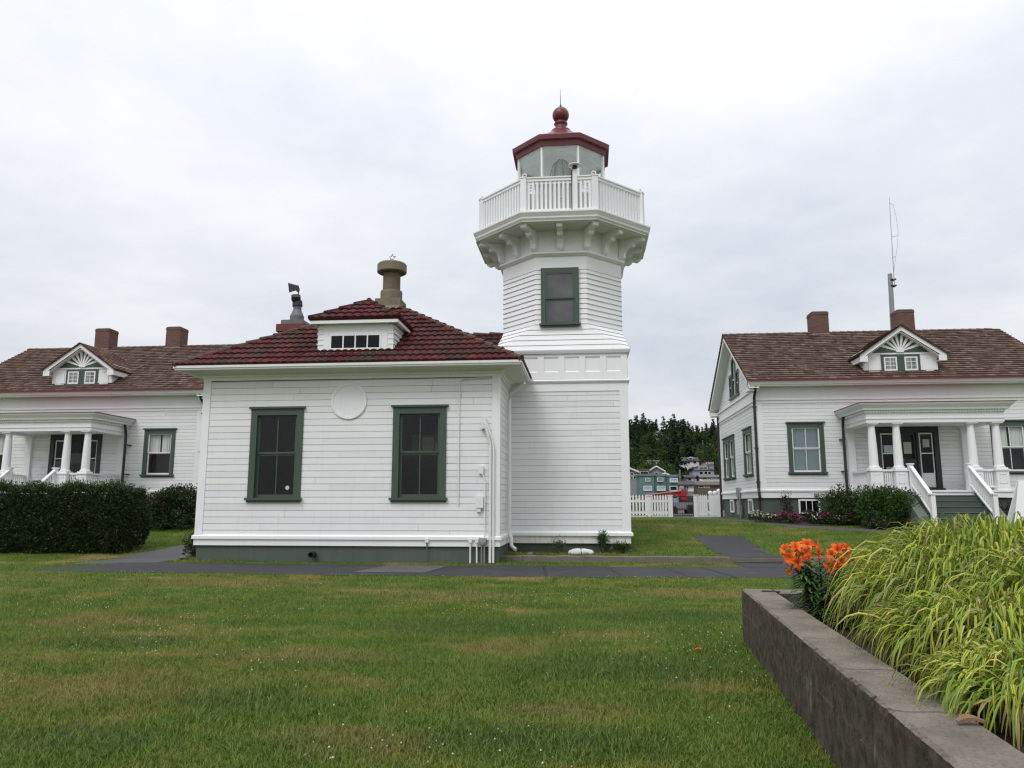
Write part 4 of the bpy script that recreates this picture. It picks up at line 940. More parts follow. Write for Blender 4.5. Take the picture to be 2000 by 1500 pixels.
    m.tube([(x, YH-.45, 5.98), (x, YH-.40, 5.85), (x, YH-.10, 5.6), (x, YH-.07, 5.4), (x, YH-.07, 2.1), (x+cs*.0, YH-.13, 1.95), (x+.02, YH-.13, 1.75), (x+.02, YH-.05, 1.6), (x+.02, YH-.05, .8)], .055, 8)
    for z in (5.2, 3.6, 2.3): m.box(WORLD, x-.075, x+.075, YH-.14, YH, z, z+.04)
    m.build('downpipe', 'pipe_brown', h)
    m = MB(); xb = cx+cs*(hw+.08); m.tube([(xb, YH+D-.05, 5.75), (xb, YH+D-.05, .85)], .05, 8); m.build('downpipe', 'pipe_brown', h)
    m = MB(); x = cx+cs*(pw+.34)*1.0; y = YH-.35
    m.tube([(x-.0, y-.12, 4.74), (x+cs*.0, y-.05, 4.55), (x, y, 4.35), (x, y, 1.3)], .055, 8)
    for z in (3.9, 2.7): m.box(WORLD, x-.07, x+.07, y-.02, YH, z, z+.04)
    m.build('downpipe', 'pipe_brown', h)
    if not left:
        m = MB(); y = 33.9; xs = cx-hw-.1
        m.box(WORLD, xs-.05, xs+.1, y-.2, y+.2, 1.05, 1.45); m.lathe((xs-.02, y, 0), [(.08, 1.45), (.08, 1.62), (.03, 1.62), (.03, 2.05)], 10); m.box(WORLD, xs-.05, xs+.06, y-.15, y+.25, 1.80, 2.2); m.tube([(xs, y-.25, .85), (xs, y-.25, 2.1)], .025); m.build('electric_meter', 'metal_grey', h)
        m = MB(); m.lathe(F0.P(-3.45, .1, 1.80), [(.09, 0), (.1, .08), (.07, .12)], 10); m.build('floodlight', 'lead', h)
    return h
M['glass_curtain'], _nt, _b = new_mat('curtained_glass')
_v = coords(_nt, (9, 9, .8)); _c = mixc(_nt, mrange(_nt, noise(_nt, _v, 1.5, 3), .35, .7), (.10, .11, .12), (.36, .37, .37))
_nt.links.new(_c, _b.inputs['Base Color']); _b.inputs['Roughness'].default_value = .15; _b.inputs['Specular IOR Level'].default_value = .5
M['notice'] = paint('paper_notice', (.42, .44, .36), .8, .2, 14)
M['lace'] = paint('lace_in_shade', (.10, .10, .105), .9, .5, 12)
M['step_plain'] = paint('dark_green_steps', (.075, .09, .08), .8, .15, 2, .2, (.05, .06, .05), .2)
kr = keeper_house(12.08, "white keeper's house beside the stone steps and tall antenna pole, blinds in its front window", False)
kr['label'] = "white keeper's house on the right, brown shake roof, whip antenna pole behind its dormer"
kl = keeper_house(-21.40, "white keeper's house half hidden by the clipped hedge, brown shake roof and porch", True)
# ================================================================== GROUND
KERB_Y = 20.5
def hgt(x, y):
    """height of the ground (numpy friendly)"""
    x = np.asarray(x, float); y = np.asarray(y, float)
    right = 1/(1+np.exp(-(x+6)*3.))
    step = np.where(y > KERB_Y, .13, 0.)*right
    t = np.clip((y-22.4)/7., 0, 1); t = t*t*(3-2*t)*.35+t*.65
    ramp_r = t*(.87-.13)
    t2 = np.clip((y-20.)/9.2, 0, 1); ramp_l = t2*.87
    g = step+ramp_r*right+ramp_l*(1-right)
    far = np.interp(y, [45, 100, 170, 240, 300, 420, 600, 740, 800, 1200], [0, .6, 1.9, 4.6, 8.6, 20.5, 45, 66, 69, 69])
    roll = np.where(y > 150, (np.sin(x*.021+y*.013)+np.sin(x*.05-y*.03)*.5)*np.clip((y-150)/300, 0, 1)*2.2, 0)
    b = .035*np.exp(-((x+10.5)**2/4+(y-19.5)**2/2))+.012*np.sin(x*1.3)*np.sin(y*.9+1)*(y < 20)
    return g+far+roll+b
def H(x, y): return float(hgt(x, y))
def axis(parts):
    out = []
    for a, b, st in parts: out += list(np.arange(a, b, st))
    return np.array(out+[parts[-1][1]])
xs = axis([(-900, -120, 60), (-120, -30, 10), (-30, 20, .5), (20, 120, 10), (120, 900, 60)])
ys = axis([(-80, -4, 8), (-4, KERB_Y-.5, .5), (KERB_Y-.5, KERB_Y-.0005, .4995), (KERB_Y+.0005, KERB_Y+.5, .4995), (KERB_Y+.5, 46, .5), (46, 160, 12), (160, 800, 20), (800, 1400, 100)])
gx, gy = np.meshgrid(xs, ys); V = np.stack([gx.ravel(), gy.ravel(), hgt(gx, gy).ravel()], 1)
nx, ny = len(xs), len(ys); ii = (np.arange(ny-1)[:, None]*nx+np.arange(nx-1)[None]).ravel(); F = np.stack([ii, ii+1, ii+nx+1, ii+nx], 1)

def lawn_colour(nt, blades=False):
    """living and dry grass in drifts laid out over the ground itself"""
    g = nd(nt, 'ShaderNodeNewGeometry'); v = g.outputs['Position']
    mp = nd(nt, 'ShaderNodeMapping'); mp.inputs['Scale'].default_value = (.75, 1., 0); nt.links.new(v, mp.inputs[0]); v2 = mp.outputs[0]
    big = noise(nt, v2, .42, 5, .62); mid = noise(nt, v2, 1.7, 4, .6); fine = noise(nt, v2, 9., 4, .6)
    green = mixc(nt, mrange(nt, mid, .35, .68), (.056, .122, .015), (.122, .182, .025))
    f = math_n(nt, 'ADD', math_n(nt, 'MULTIPLY', big, .70), math_n(nt, 'MULTIPLY', mid, .30))
    c = mixc(nt, mrange(nt, f, .48, .58), green, (.18, .178, .036))
    c = mixc(nt, mrange(nt, f, .565, .63, 0, .85), c, (.33, .235, .10))
    # worn, dry places and lush clover places where the photograph's lawn has them (ground coordinates)
    def spots(lst):
        tot = None
        for (px, py, rx, ry) in lst:
            m2 = nd(nt, 'ShaderNodeMapping', vector_type='TEXTURE'); m2.inputs['Location'].default_value = (px, py, 0); m2.inputs['Scale'].default_value = (rx, ry, 1); nt.links.new(v, m2.inputs[0])
            s2 = nd(nt, 'ShaderNodeSeparateXYZ'); nt.links.new(m2.outputs[0], s2.inputs[0])
            q2 = math_n(nt, 'ADD', math_n(nt, 'MULTIPLY', s2.outputs[0], s2.outputs[0]), math_n(nt, 'MULTIPLY', s2.outputs[1], s2.outputs[1]))
            f2 = mrange(nt, q2, 0, 1, 1, 0); tot = f2 if tot is None else math_n(nt, 'MAXIMUM', tot, f2)
        return tot
    dry = spots([(-3.9, 6.2, 1.5, .8), (-2.9, 7.6, 1.8, .6), (-1.5, 5.0, .9, .45), (-6.6, 14.6, 2.6, 1.3), (-2.2, 12.8, 1.8, 1.0), (-6.3, 9.6, 1.6, .8), (1.6, 13.5, 1.6, .9), (-.9, 8.4, 1.0, .5), (-.2, 5.9, .7, .35)])
    dn = math_n(nt, 'ADD', dry, math_n(nt, 'MULTIPLY', math_n(nt, 'SUBTRACT', mid, .5), 1.6))
    c = mixc(nt, mrange(nt, dn, .25, .95, 0, .72), c, (.235, .165, .070))
    lush = spots([(-2.6, 5.9, .9, .5), (.4, 7.4, 1.6, .9), (-1.6, 9.6, 2.0, .9), (-.3, 5.1, 1.2, .5), (-3.3, 4.9, 1.0, .4), (-5.2, 8.2, 1.4, .6), (1.0, 10.8, 1.7, .9)])
    ln = math_n(nt, 'ADD', lush, math_n(nt, 'MULTIPLY', math_n(nt, 'SUBTRACT', mid, .5), 1.5))
    c = mixc(nt, mrange(nt, ln, .30, .8, 0, .75), c, (.032, .088, .016))
    c = mixc(nt, math_n(nt, 'MULTIPLY', mrange(nt, fine, .45, .75), .35), c, (.030, .042, .012))
    return c
m_, nt, b = new_mat('lawn'); c = lawn_colour(nt)
sp = nd(nt, 'ShaderNodeSeparateXYZ'); g = nd(nt, 'ShaderNodeNewGeometry'); nt.links.new(g.outputs['Position'], sp.inputs[0])
c = mixc(nt, mrange(nt, sp.outputs[1], 46, 60), c, (.028, .042, .014))
c = mixc(nt, .25, c, (.04, .045, .014))
nt.links.new(c, b.inputs['Base Color']); b.inputs['Roughness'].default_value = 1.; b.inputs['Specular IOR Level'].default_value = .1
mpb = nd(nt, 'ShaderNodeMapping'); mpb.inputs['Scale'].default_value = (1, 1, .3); nt.links.new(g.outputs['Position'], mpb.inputs[0])
bump(nt, b, noise(nt, mpb.outputs[0], 38, 5, .7), .9, .04); M['lawn'] = m_
structure(link_mesh('lawn', np_mesh('lawn', V, F, 'lawn', smooth=True)))
m_, nt, b = new_mat('grass_blades'); c = lawn_colour(nt)
r_ = attr(nt)
c = mixc(nt, mrange(nt, r_, 0, 1, .0, .75), c, (.17, .24, .03)); c = mixc(nt, math_n(nt, 'MULTIPLY', mrange(nt, r_, .90, 1.), .8), c, (.30, .24, .11))
nt.links.new(c, b.inputs['Base Color']); b.inputs['Roughness'].default_value = .55; b.inputs['Specular IOR Level'].default_value = .25
t = nd(nt, 'ShaderNodeBsdfTranslucent'); nt.links.new(c, t.inputs['Color']); mx = nd(nt, 'ShaderNodeMixShader'); mx.inputs[0].default_value = .3
nt.links.new(b.outputs[0], mx.inputs[1]); nt.links.new(t.outputs[0], mx.inputs[2]); nt.links.new(mx.outputs[0], nt.nodes['Material Output'].inputs[0]); M['blades'] = m_

def asphalt(name, c0, c1, crack=True):
    m_, nt, b = new_mat(name); v = coords(nt)
    c = mixc(nt, mrange(nt, noise(nt, v, .8, 5, .6), .3, .7), c0, c1)
    c = mixc(nt, math_n(nt, 'MULTIPLY', mrange(nt, noise(nt, v, 90, 2), .5, .75), .5), c, sc3(c1, 1.7))
    pale = mrange(nt, noise(nt, coords(nt, (.5, 2.2, 1)), 1.3, 4, .7), .62, .70)
    c = mixc(nt, math_n(nt, 'MULTIPLY', pale, .55), c, (.15, .145, .14))
    nt.links.new(c, b.inputs['Base Color']); b.inputs['Roughness'].default_value = .75
    bump(nt, b, noise(nt, v, 120, 3), .4, .01); return m_
M['asphalt'] = asphalt('path_asphalt', (.013, .013, .015), (.025, .0245, .027))
M['asphalt_grey'] = asphalt('grey_path', (.055, .054, .054), (.085, .083, .081))
M['road'] = asphalt('road_asphalt', (.05, .05, .052), (.075, .074, .075))
M['tar'] = paint('tar_seam', (.010, .010, .011), .6, .2, 5)
M['concrete_old'] = paint('old_mossy_concrete', (.14, .125, .105), .95, .35, 3, .6, (.045, .05, .03), .5)

PATHS = []   # polygons the blades stay off
def path_strip(name, mat, left, right, z=.006, n=10):
    """a ribbon that lies on the ground between two edge lines"""
    def res(pts, k):
        pts = [Vector((*p, 0)) for p in pts]; L = [0]
        for a, b2 in zip(pts, pts[1:]): L.append(L[-1]+(b2-a).length)
        out = []
        for i in range(k+1):
            s = L[-1]*i/k; j = max(q for q in range(len(L)) if L[q] <= s+1e-9); j = min(j, len(pts)-2)
            out.append(pts[j].lerp(pts[j+1], (s-L[j])/max(1e-9, L[j+1]-L[j])))
        return out
    A, B = res(left, n), res(right, n); mb = MB(); K = 6
    rj = random.Random(len(name)*7+n); wl = .0; 
    rows = []
    for a, b2 in zip(A, B):
        w_ = (b2-a).normalized(); a = a+w_*rj.uniform(-.06, .06); b2 = b2+w_*rj.uniform(-.06, .06)
        rows.append([(a.lerp(b2, k/K).x, a.lerp(b2, k/K).y) for k in range(K+1)])
    for r0, r1 in zip(rows, rows[1:]):
        for k in range(K):
            q = [r0[k], r0[k+1], r1[k+1], r1[k]]; mb.face([(x, y, H(x, y)+z) for x, y in q])
    PATHS.append([(p.x, p.y) for p in A]+[(p.x, p.y) for p in reversed(B)])
    return structure(mb.build(name, mat))
path_strip('path', 'asphalt', [(-12.9, 17.25), (-11.6, 18.6), (-9.6, 18.98), (-6, 18.95), (-2, 18.98), (4.0, 19.02), (6.6, 19.0), (9.5, 18.9)], [(-12.9, 16.75), (-11.3, 16.4), (-9.27, 16.35), (-5, 16.1), (0, 16.2), (4.1, 16.45), (6.6, 16.5), (9.5, 16.4)], n=170)
path_strip('path', 'asphalt_grey', [(-13.1, 18.4), (-12.9, 20.6), (-12.2, 23.4), (-11.9, 27)], [(-10.9, 18.7), (-10.85, 20.2), (-10.7, 23.0), (-10.6, 27)], .004, n=30)
path_strip('path', 'asphalt', [(3.75, 18.85), (3.7, 20.3), (3.55, 23), (3.45, 25.7)], [(5.5, 18.85), (5.05, 20.3), (5.05, 23), (5.0, 25.7)], .010, n=40)
path_strip('path', 'asphalt_grey', [(4.2, 38.4), (4.6, 34), (5.6, 29.4), (7.2, 27.4), (9.5, 26.5), (13.6, 25.2), (19, 25.2)], [(5.3, 38.4), (5.7, 34), (6.3, 30), (7.6, 27.95), (9.7, 27.1), (13.6, 26.3), (19, 26.2)], n=60)
# old patch and saw-cut seams in the asphalt
mb = MB(); mb.face([(x, y, H(x, y)+.012) for x, y in ((-5.2, 16.75), (-3.6, 16.9), (-3.4, 18.75), (-4.9, 18.9))]); structure(mb.build('path_patch', 'asphalt_grey'))
mb = MB()
for x, dx in ((-.9, .2), (.75, .35), (2.1, .3), (3.05, .4)):
    for k in range(8):
        y0, y1 = 16.3+.33*k, 16.3+.33*(k+1); j = .02*math.sin(k*2.3+x)
        a, b2 = x-dx*k/8+j, x-dx*(k+1)/8+.02*math.sin((k+1)*2.3+x); mb.face([(a, y0, H(a, y0)+.014), (a+.03, y0, H(a, y0)+.014), (b2+.03, y1, H(b2, y1)+.014), (b2, y1, H(b2, y1)+.014)])
structure(mb.build('path_seams', 'tar'))
mb = MB(); yz = 39.6
for k in range(40):
    a, b2 = -60+k*4, -56+k*4; mb.face([(a, yz, H(a, yz)+.008), (b2, yz, H(b2, yz)+.008), (b2, 58, H(b2, 58)+.02), (a, 58, H(a, 58)+.02)])
structure(mb.build('road', 'road'))
# kerb that holds up the back lawn
mb = MB(); rk = random.Random(4)
for (a, b2) in ((-2.35, 3.62), (5.08, 14.)):
    n = int((b2-a)/.35); pr = []
    for i in range(n+1):
        x = a+(b2-a)*i/n; j = rk.uniform(-.018, .018); t = .155+rk.uniform(-.012, .012)
        pr.append([(x, KERB_Y-.11+j, -.1), (x, KERB_Y-.105+j, t-.02), (x, KERB_Y-.085+j, t), (x, KERB_Y+.10, t+rk.uniform(-.01, .01)), (x, KERB_Y+.13, t-.03), (x, KERB_Y+.13, -.1)])
    mb.loft(pr)
for (x0, x1) in ((3.62, 5.08),): mb.box(WORLD, x0, x1, KERB_Y-.10, KERB_Y+.02, -.1, .125)
structure(mb.build('kerb', 'concrete_old'))
# bare soil of the flower border
M['soil'] = paint('bed_soil', (.035, .026, .020), 1., .4, 6, 0, bmp=.8)
path_strip('flower_border_soil', 'soil', [(6.35, 29.9), (6.5, 30.0), (17.6, 30.0)], [(6.1, 28.9), (7.6, 27.97), (17.6, 27.95)], .010, n=30)

# ------------------------------------------------------------------ grass blades
def in_poly(px, py, poly):
    ins = np.zeros(len(px), bool); n = len(poly)
    for i in range(n):
        x1, y1 = poly[i]; x2, y2 = poly[(i+1) % n]
        c = ((y1 > py) != (y2 > py)); ins ^= c & (px < (x2-x1)*(py-y1)/((y2-y1) if y2 != y1 else 1e-9)+x1)
    return ins
WALL_POLY = [(1.68, 8.87), (1.20, 1.5), (9, 1.5), (9, 8.87)]
BLOCK = PATHS+[WALL_POLY, [(-10.47, 19.68), (-2.23, 19.68), (-2.23, 28), (-10.47, 28)], [(-2.7, 22.25), (1.25, 22.25), (1.25, 27), (-2.7, 27)], [(6.6, 30), (18, 30), (18, 39), (6.6, 39)], [(9.6, 25.9), (14.6, 25.9), (14.6, 30), (9.6, 30)]]
def scatter(n, y0, y1, pw=1., x_lo=-.80, x_hi=.68):
    y = y0+(y1-y0)*RNG.random(n)**pw; x = y*(x_lo+(x_hi-x_lo)*RNG.random(n)); keep = np.ones(n, bool)
    for poly in BLOCK: keep &= ~in_poly(x, y, poly)
    keep &= ~((np.abs(y-KERB_Y) < .13) & (x > -2.3))
    return x[keep], y[keep]
def blades(n, y0, y1, h, w, segs, pw=1.):
    x, y = scatter(n, y0, y1, pw); n = len(x)
    cl = np.sin(x*2.1+np.sin(y*1.7)*2)*np.sin(y*2.6+np.sin(x*1.3)*2)
    hh = h*(.45+.8*RNG.random(n))*(1+.30*cl); a = RNG.random(n)*6.283; lean = hh*(.3+1.3*RNG.random(n)); P = np.stack([x, y, hgt(x, y)-.004], 1)
    D = np.stack([np.cos(a), np.sin(a), np.zeros(n)], 1); S = np.stack([-np.sin(a), np.cos(a), np.zeros(n)], 1); Z = np.array([0, 0, 1.])
    ww = (w*(.6+.8*RNG.random(n)))[:, None]; hh = hh[:, None]; lean = lean[:, None]
    if segs == 1:
        V = np.stack([P-S*ww/2, P+S*ww/2, P+D*lean+Z*hh], 1).reshape(-1, 3); F = np.arange(3*n).reshape(n, 3); per = 1
    else:
        Q = P+D*lean*.35+Z*hh*.62; T = P+D*lean+Z*hh*.95
        V = np.stack([P-S*ww/2, P+S*ww/2, Q-S*ww*.4, Q+S*ww*.4, T], 1).reshape(-1, 3); i = np.arange(n)[:, None]*5
        F = np.concatenate([i+[0, 1, 3], i+[0, 3, 2], i+[2, 3, 4]], 1).reshape(-1, 3); per = 3
    r = np.repeat(RNG.random(n), per); return V, F, r
sets = [blades(190000, 3.6, 7.5, .040, .0050, 2), blades(170000, 7., 12., .040, .0075, 1), blades(120000, 11.5, 20.4, .045, .011, 1), blades(60000, 20.6, 30, .065, .016, 1)]
Vs, Fs, Rs, off = [], [], [], 0
for V, F, r in sets: Vs.append(V); Fs.append(F+off); Rs.append(r); off += len(V)
gr = link_mesh('grass', np_mesh('grass', np.concatenate(Vs), np.concatenate(Fs), 'blades', np.concatenate(Rs)))
tag(gr, 'short mown lawn grass, green with dry straw coloured drifts', 'grass', kind='stuff')
# white clover heads in loose drifts
x, y = scatter(9000, 4.2, 17, .8); d = np.sin(x*1.1+1.2*np.sin(y*.8))*np.cos(y*.75+.6*np.sin(x*.9+2)); k = (d+1.0*RNG.random(len(x)) > .85) & (RNG.random(len(x)) < .55); x, y = x[k], y[k]; n = len(x)
r = (.005+.0045*RNG.random(n))[:, None]; C = np.stack([x, y, hgt(x, y)+.028+.025*RNG.random(n)], 1)
oc = np.array([[1, 0, 0], [-1, 0, 0], [0, 1, 0], [0, -1, 0], [0, 0, 1], [0, 0, -1.]]); V = (C[:, None]+oc[None]*r[:, None]).reshape(-1, 3)
of = np.array([[0, 2, 4], [2, 1, 4], [1, 3, 4], [3, 0, 4], [2, 0, 5], [1, 2, 5], [3, 1, 5], [0, 3, 5]]); F = (np.arange(n)[:, None, None]*6+of[None]).reshape(-1, 3)
M['clover'] = rnd_mat('clover_heads', [(0, (.26, .25, .16)), (.5, (.42, .42, .33)), (1, (.60, .60, .54))], .8, 10, .1)
cl = link_mesh('clover_flowers', np_mesh('clover', V, F, 'clover', np.repeat(RNG.random(n), 8)))
tag(cl, 'small white clover heads scattered through the lawn', 'clover', kind='stuff')
# ================================================================== PLANTS NEAR THE HOUSES
def leafmat(name, stops, rough=.45, transl=.25, nscale=3., namt=.3): return rnd_mat(name, stops, rough, nscale, namt, spec=.35, transl=transl)
M['hedge'] = leafmat('hedge_leaves', [(0, (.018, .032, .011)), (.5, (.032, .056, .016)), (.85, (.055, .088, .024)), (1, (.11, .15, .04))], .4)
M['shrub'] = leafmat('shrub_leaves', [(0, (.024, .042, .012)), (.6, (.048, .078, .020)), (1, (.10, .14, .035))])
M['shrub_bright'] = leafmat('bright_shrub_leaves', [(0, (.028, .062, .014)), (.6, (.055, .115, .024)), (1, (.10, .18, .04))])
M['shrub_purple'] = leafmat('purple_shrub_leaves', [(0, (.028, .016, .020)), (.6, (.050, .030, .032)), (1, (.07, .08, .035))])
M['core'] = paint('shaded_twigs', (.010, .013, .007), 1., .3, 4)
M['stem'] = paint('green_stem', (.05, .085, .025), .6, .2, 6)
M['petal_red'] = rnd_mat('red_petals', [(0, (.20, .015, .035)), (1, (.42, .05, .09))], .6, 5, .2, transl=.2)
M['petal_pink'] = rnd_mat('magenta_petals', [(0, (.26, .02, .12)), (.6, (.45, .06, .24)), (1, (.6, .2, .38))], .6, 5, .2, transl=.2)
M['petal_white'] = rnd_mat('white_petals', [(0, (.6, .58, .55)), (1, (.78, .77, .74))], .6, 5, .15, transl=.2)
M['petal_pale'] = rnd_mat('pale_pink_petals', [(0, (.45, .25, .25)), (1, (.7, .5, .48))], .6, 5, .15, transl=.2)
M['twig'] = paint('bark', (.07, .055, .04), .9, .3, 8, bmp=.5)

def leafy(parent, name, mat, P, N, L, W, tilt=.7, leaves=None):
    P = P-np.array(ORG[parent.name]) if parent is not None else P
    V, F = leaf_quads(P, N, L, W, tilt); n = len(P)
    r = np.clip(RNG.random(n)*.85+.15*RNG.random(n)**4, 0, 1) if leaves is None else leaves
    return link_mesh(name, np_mesh(name, V, F, mat, r), parent)
# clipped hedge: a rounded box of leaves over a dark twiggy inside
hx0, hx1, hy0, hy1, hz = -20.5, -13.32, 20.9, 22.2, 1.97
hd = thing('hedge', 'dark clipped hedge with a flat top and rounded end in front of the porch', 'hedge', ((hx0+hx1)/2, 22, 0))
def hedge_pt(n):
    """points on the rounded hedge surface with their outward directions"""
    A = np.array([(hx1-hx0)*(hz), (hx1-hx0)*(hy1-hy0), (hy1-hy0)*hz]); k = RNG.choice(3, n, p=A/A.sum())
    x = hx0+(hx1-hx0)*RNG.random(n); y = hy0+(hy1-hy0)*RNG.random(n); z = .06+(hz-.06)*RNG.random(n)**.95
    y = np.where(k == 0, hy0, y); z = np.where(k == 1, hz, z); x = np.where(k == 2, hx1, x)
    N = np.zeros((n, 3)); N[k == 0] = (0, -1, 0); N[k == 1] = (0, 0, 1); N[k == 2] = (1, 0, 0)
    P = np.stack([x, y, z], 1)
    r = .24; c = np.clip(P, [hx0+r, hy0+r, r*.6], [hx1-r, hy1-r, hz-r*.7]); d = P-c; L = np.linalg.norm(d, axis=1, keepdims=True)
    d = np.where(L > 1e-6, d/np.maximum(L, 1e-6), N); P = c+d*r*np.array([1, 1, .8])
    bulge = .13*np.sin(P[:, 2:3]*1.5+.1)*(np.abs(d[:, :2]).max(1, keepdims=True))
    lump = .045*np.sin(P[:, 0]*2.3+P[:, 2]*1.9)+.05*np.sin(P[:, 0]*5.1+P[:, 1]*3+P[:, 2]*4.2)
    P = P+d*(lump[:, None]+bulge); P[:, 2] += hgt(P[:, 0], P[:, 1])*np.clip(1-P[:, 2]/2, 0, 1)
    return P, d
P, N = hedge_pt(52000); P = P-N*(.16*RNG.random(len(P))**1.5)[:, None]
leafy(hd, 'foliage', 'hedge', P, N*.8+[0, 0, .35], .07+.045*RNG.random(len(P)), .035, .75)
P, N = hedge_pt(1300); k = N[:, 2] > .2; P, N = P[k], N[k]; Q = np.repeat(P, 7, 0)+np.repeat(N, 7, 0)*np.tile(np.linspace(0, .15, 7), len(P))[:, None]
leafy(hd, 'young_shoots', 'hedge', Q, np.repeat(N, 7, 0)+[0, 0, .4], .06, .03, .9, np.clip(.5+.5*RNG.random(len(Q)), 0, 1))
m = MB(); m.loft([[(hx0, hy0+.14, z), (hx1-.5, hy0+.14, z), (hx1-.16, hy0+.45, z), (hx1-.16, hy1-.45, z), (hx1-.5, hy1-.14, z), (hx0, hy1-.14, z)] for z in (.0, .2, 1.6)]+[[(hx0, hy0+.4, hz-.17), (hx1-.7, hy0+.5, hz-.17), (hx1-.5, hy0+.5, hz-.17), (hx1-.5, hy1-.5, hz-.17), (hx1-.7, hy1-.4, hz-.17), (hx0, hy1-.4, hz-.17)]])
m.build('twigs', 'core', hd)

def shrub(name, label, c, rx, ry, rz, mat, n, L, W, blossom=None, nb=0, group=None, cat='shrub', lumps=7, seed=1, bl=.05, open_=.35):
    rng = np.random.default_rng(seed); z0 = H(c[0], c[1])-.02; b = Vector((c[0], c[1], z0)); t = thing(name, label, cat, b, group)
    # several leafy lobes on a few stems
    lob = [((rng.normal(0, .42)*rx, rng.normal(0, .42)*ry, rz*(.42+.5*rng.random())), .38+.28*rng.random()) for _ in range(lumps)]
    if open_ < .5: lob += [((.75*rx*math.cos(a), .75*ry*math.sin(a), rz*.22), .42) for a in np.arange(0, 6.28, 1.05)]
    lumps = len(lob); Ps, Ns = [], []
    for (lx, ly, lz), s in lob:
        k = n//lumps; d = unit(rng.normal(0, 1, (k, 3))); d[:, 2] = np.abs(d[:, 2])*1.2-.35; d = unit(d); rr_ = (1-open_*rng.random(k)**1.3)[:, None]
        Ps.append(np.array([lx, ly, lz])+d*rr_*np.array([rx*s*1.2, ry*s*1.2, rz*s*.85])); Ns.append(d)
    P = np.concatenate(Ps); N = np.concatenate(Ns); P[:, 2] = np.maximum(P[:, 2], .03)
    P = P+np.array(b)
    leafy(t, 'foliage', mat, P, N+[0, 0, .3], L*(.7+.6*rng.random(len(P))), W, .7)
    m = MB()
    for (lx, ly, lz), s in lob: m.tube([b, b+Vector((lx*.4, ly*.4, lz*.5)), b+Vector((lx, ly, lz))], .022, 5, r1=.008)
    m.build('stems', 'twig', t)
    if nb:
        k = N[:, 2] > -.1; i = rng.choice(np.nonzero(k)[0], nb); C = P[i]+N[i]*L*.6
        Q = np.repeat(C, 6, 0); D = np.repeat(N[i], 6, 0)+rng.normal(0, .7, (nb*6, 3)); leafy(t, 'blossoms', blossom, Q, D, bl, bl*.75, .5)
    return t
shrub('rose_bush', 'dark leafy bush with red blossoms between the hedge and the white wall', (-15.15, 26.6), 1.15, .9, 1.18, 'hedge', 14000, .09, .055, 'petal_red', 90, seed=2, lumps=12, bl=.06)
shrub('shrub', 'pale-flowered shrub left of the bright green one under the porch', (9.10, 28.4), .72, .5, 1.08, 'shrub', 6500, .085, .04, 'petal_pale', 60, seed=3, bl=.035, lumps=9)
shrub('shrub', 'bright green shrub beside the green step wall of the porch', (10.25, 27.32), .72, .42, 1.12, 'shrub_bright', 9500, .09, .04, seed=4, lumps=12)
shrub('shrub', 'low purple-leaved shrub beneath the basement window', (8.25, 29.0), .42, .3, .34, 'shrub_purple', 1800, .07, .03, 'petal_pink', 30, seed=5, bl=.04)
shrub('shrub', 'thin reddish shrub standing against the foundation left of the basement window', (7.45, 29.6), .25, .2, .9, 'shrub_purple', 500, .07, .03, seed=6, open_=.8)
shrub('shrub', 'small dark shrub at the left foot of the signal house corner', (-10.85, 20.55), .25, .3, .55, 'hedge', 1200, .06, .03, seed=7)
shrub('shrub', 'brown mulched shrub right of the porch steps at the photo edge', (14.5, 27.6), .8, .5, .8, 'shrub_purple', 2500, .09, .04, seed=8)
shrub('weed', 'tall green weed growing against the tower base', (.42, 22.05), .14, .10, .46, 'shrub_bright', 420, .10, .025, seed=9, cat='weed', open_=.8)
shrub('weed', 'low dark weed tuft at the right corner of the tower base', (.98, 22.0), .3, .12, .24, 'shrub', 500, .09, .025, seed=10, cat='weed', open_=.8)
shrub('weed', 'thin weed left of the white plastic sack', (-.85, 22.0), .2, .12, .34, 'shrub_bright', 220, .09, .02, seed=12, cat='weed', open_=.9)
# petunias along the border: clumps of leaf with blossoms
def flower_clump(name, label, c, r, h, petals, nb, seed, group='petunia clumps along the house border', leaf='shrub', bl=.05):
    rng = np.random.default_rng(seed); b = Vector((c[0], c[1], H(*c)+.01)); t = thing(name, label, 'flowers', b, group); n = 420
    a = rng.random(n)*6.283; q = r*np.sqrt(rng.random(n)); z = h*(1-(q/r)**2*.6)*rng.random(n)**.6
    P = np.stack([b.x+q*np.cos(a), b.y+q*np.sin(a)*.7, b.z+z], 1); N = np.stack([np.cos(a)*q/r, np.sin(a)*q/r, .7+0*a], 1); leafy(t, 'leaves', leaf, P, N, .075, .04, .7)
    a = rng.random(nb)*6.283; q = r*np.sqrt(rng.random(nb)); z = h*(1-(q/r)**2*.5)*(.75+.35*rng.random(nb)); C = np.stack([b.x+q*np.cos(a), b.y+q*np.sin(a)*.7-.03, b.z+z], 1)
    D = np.repeat(np.stack([np.cos(a)*.4, -.8+0*a, .7+0*a], 1), 6, 0)+rng.normal(0, .55, (nb*6, 3)); leafy(t, 'blossoms', petals, np.repeat(C, 6, 0), D, bl*1.15, bl, .4); return t
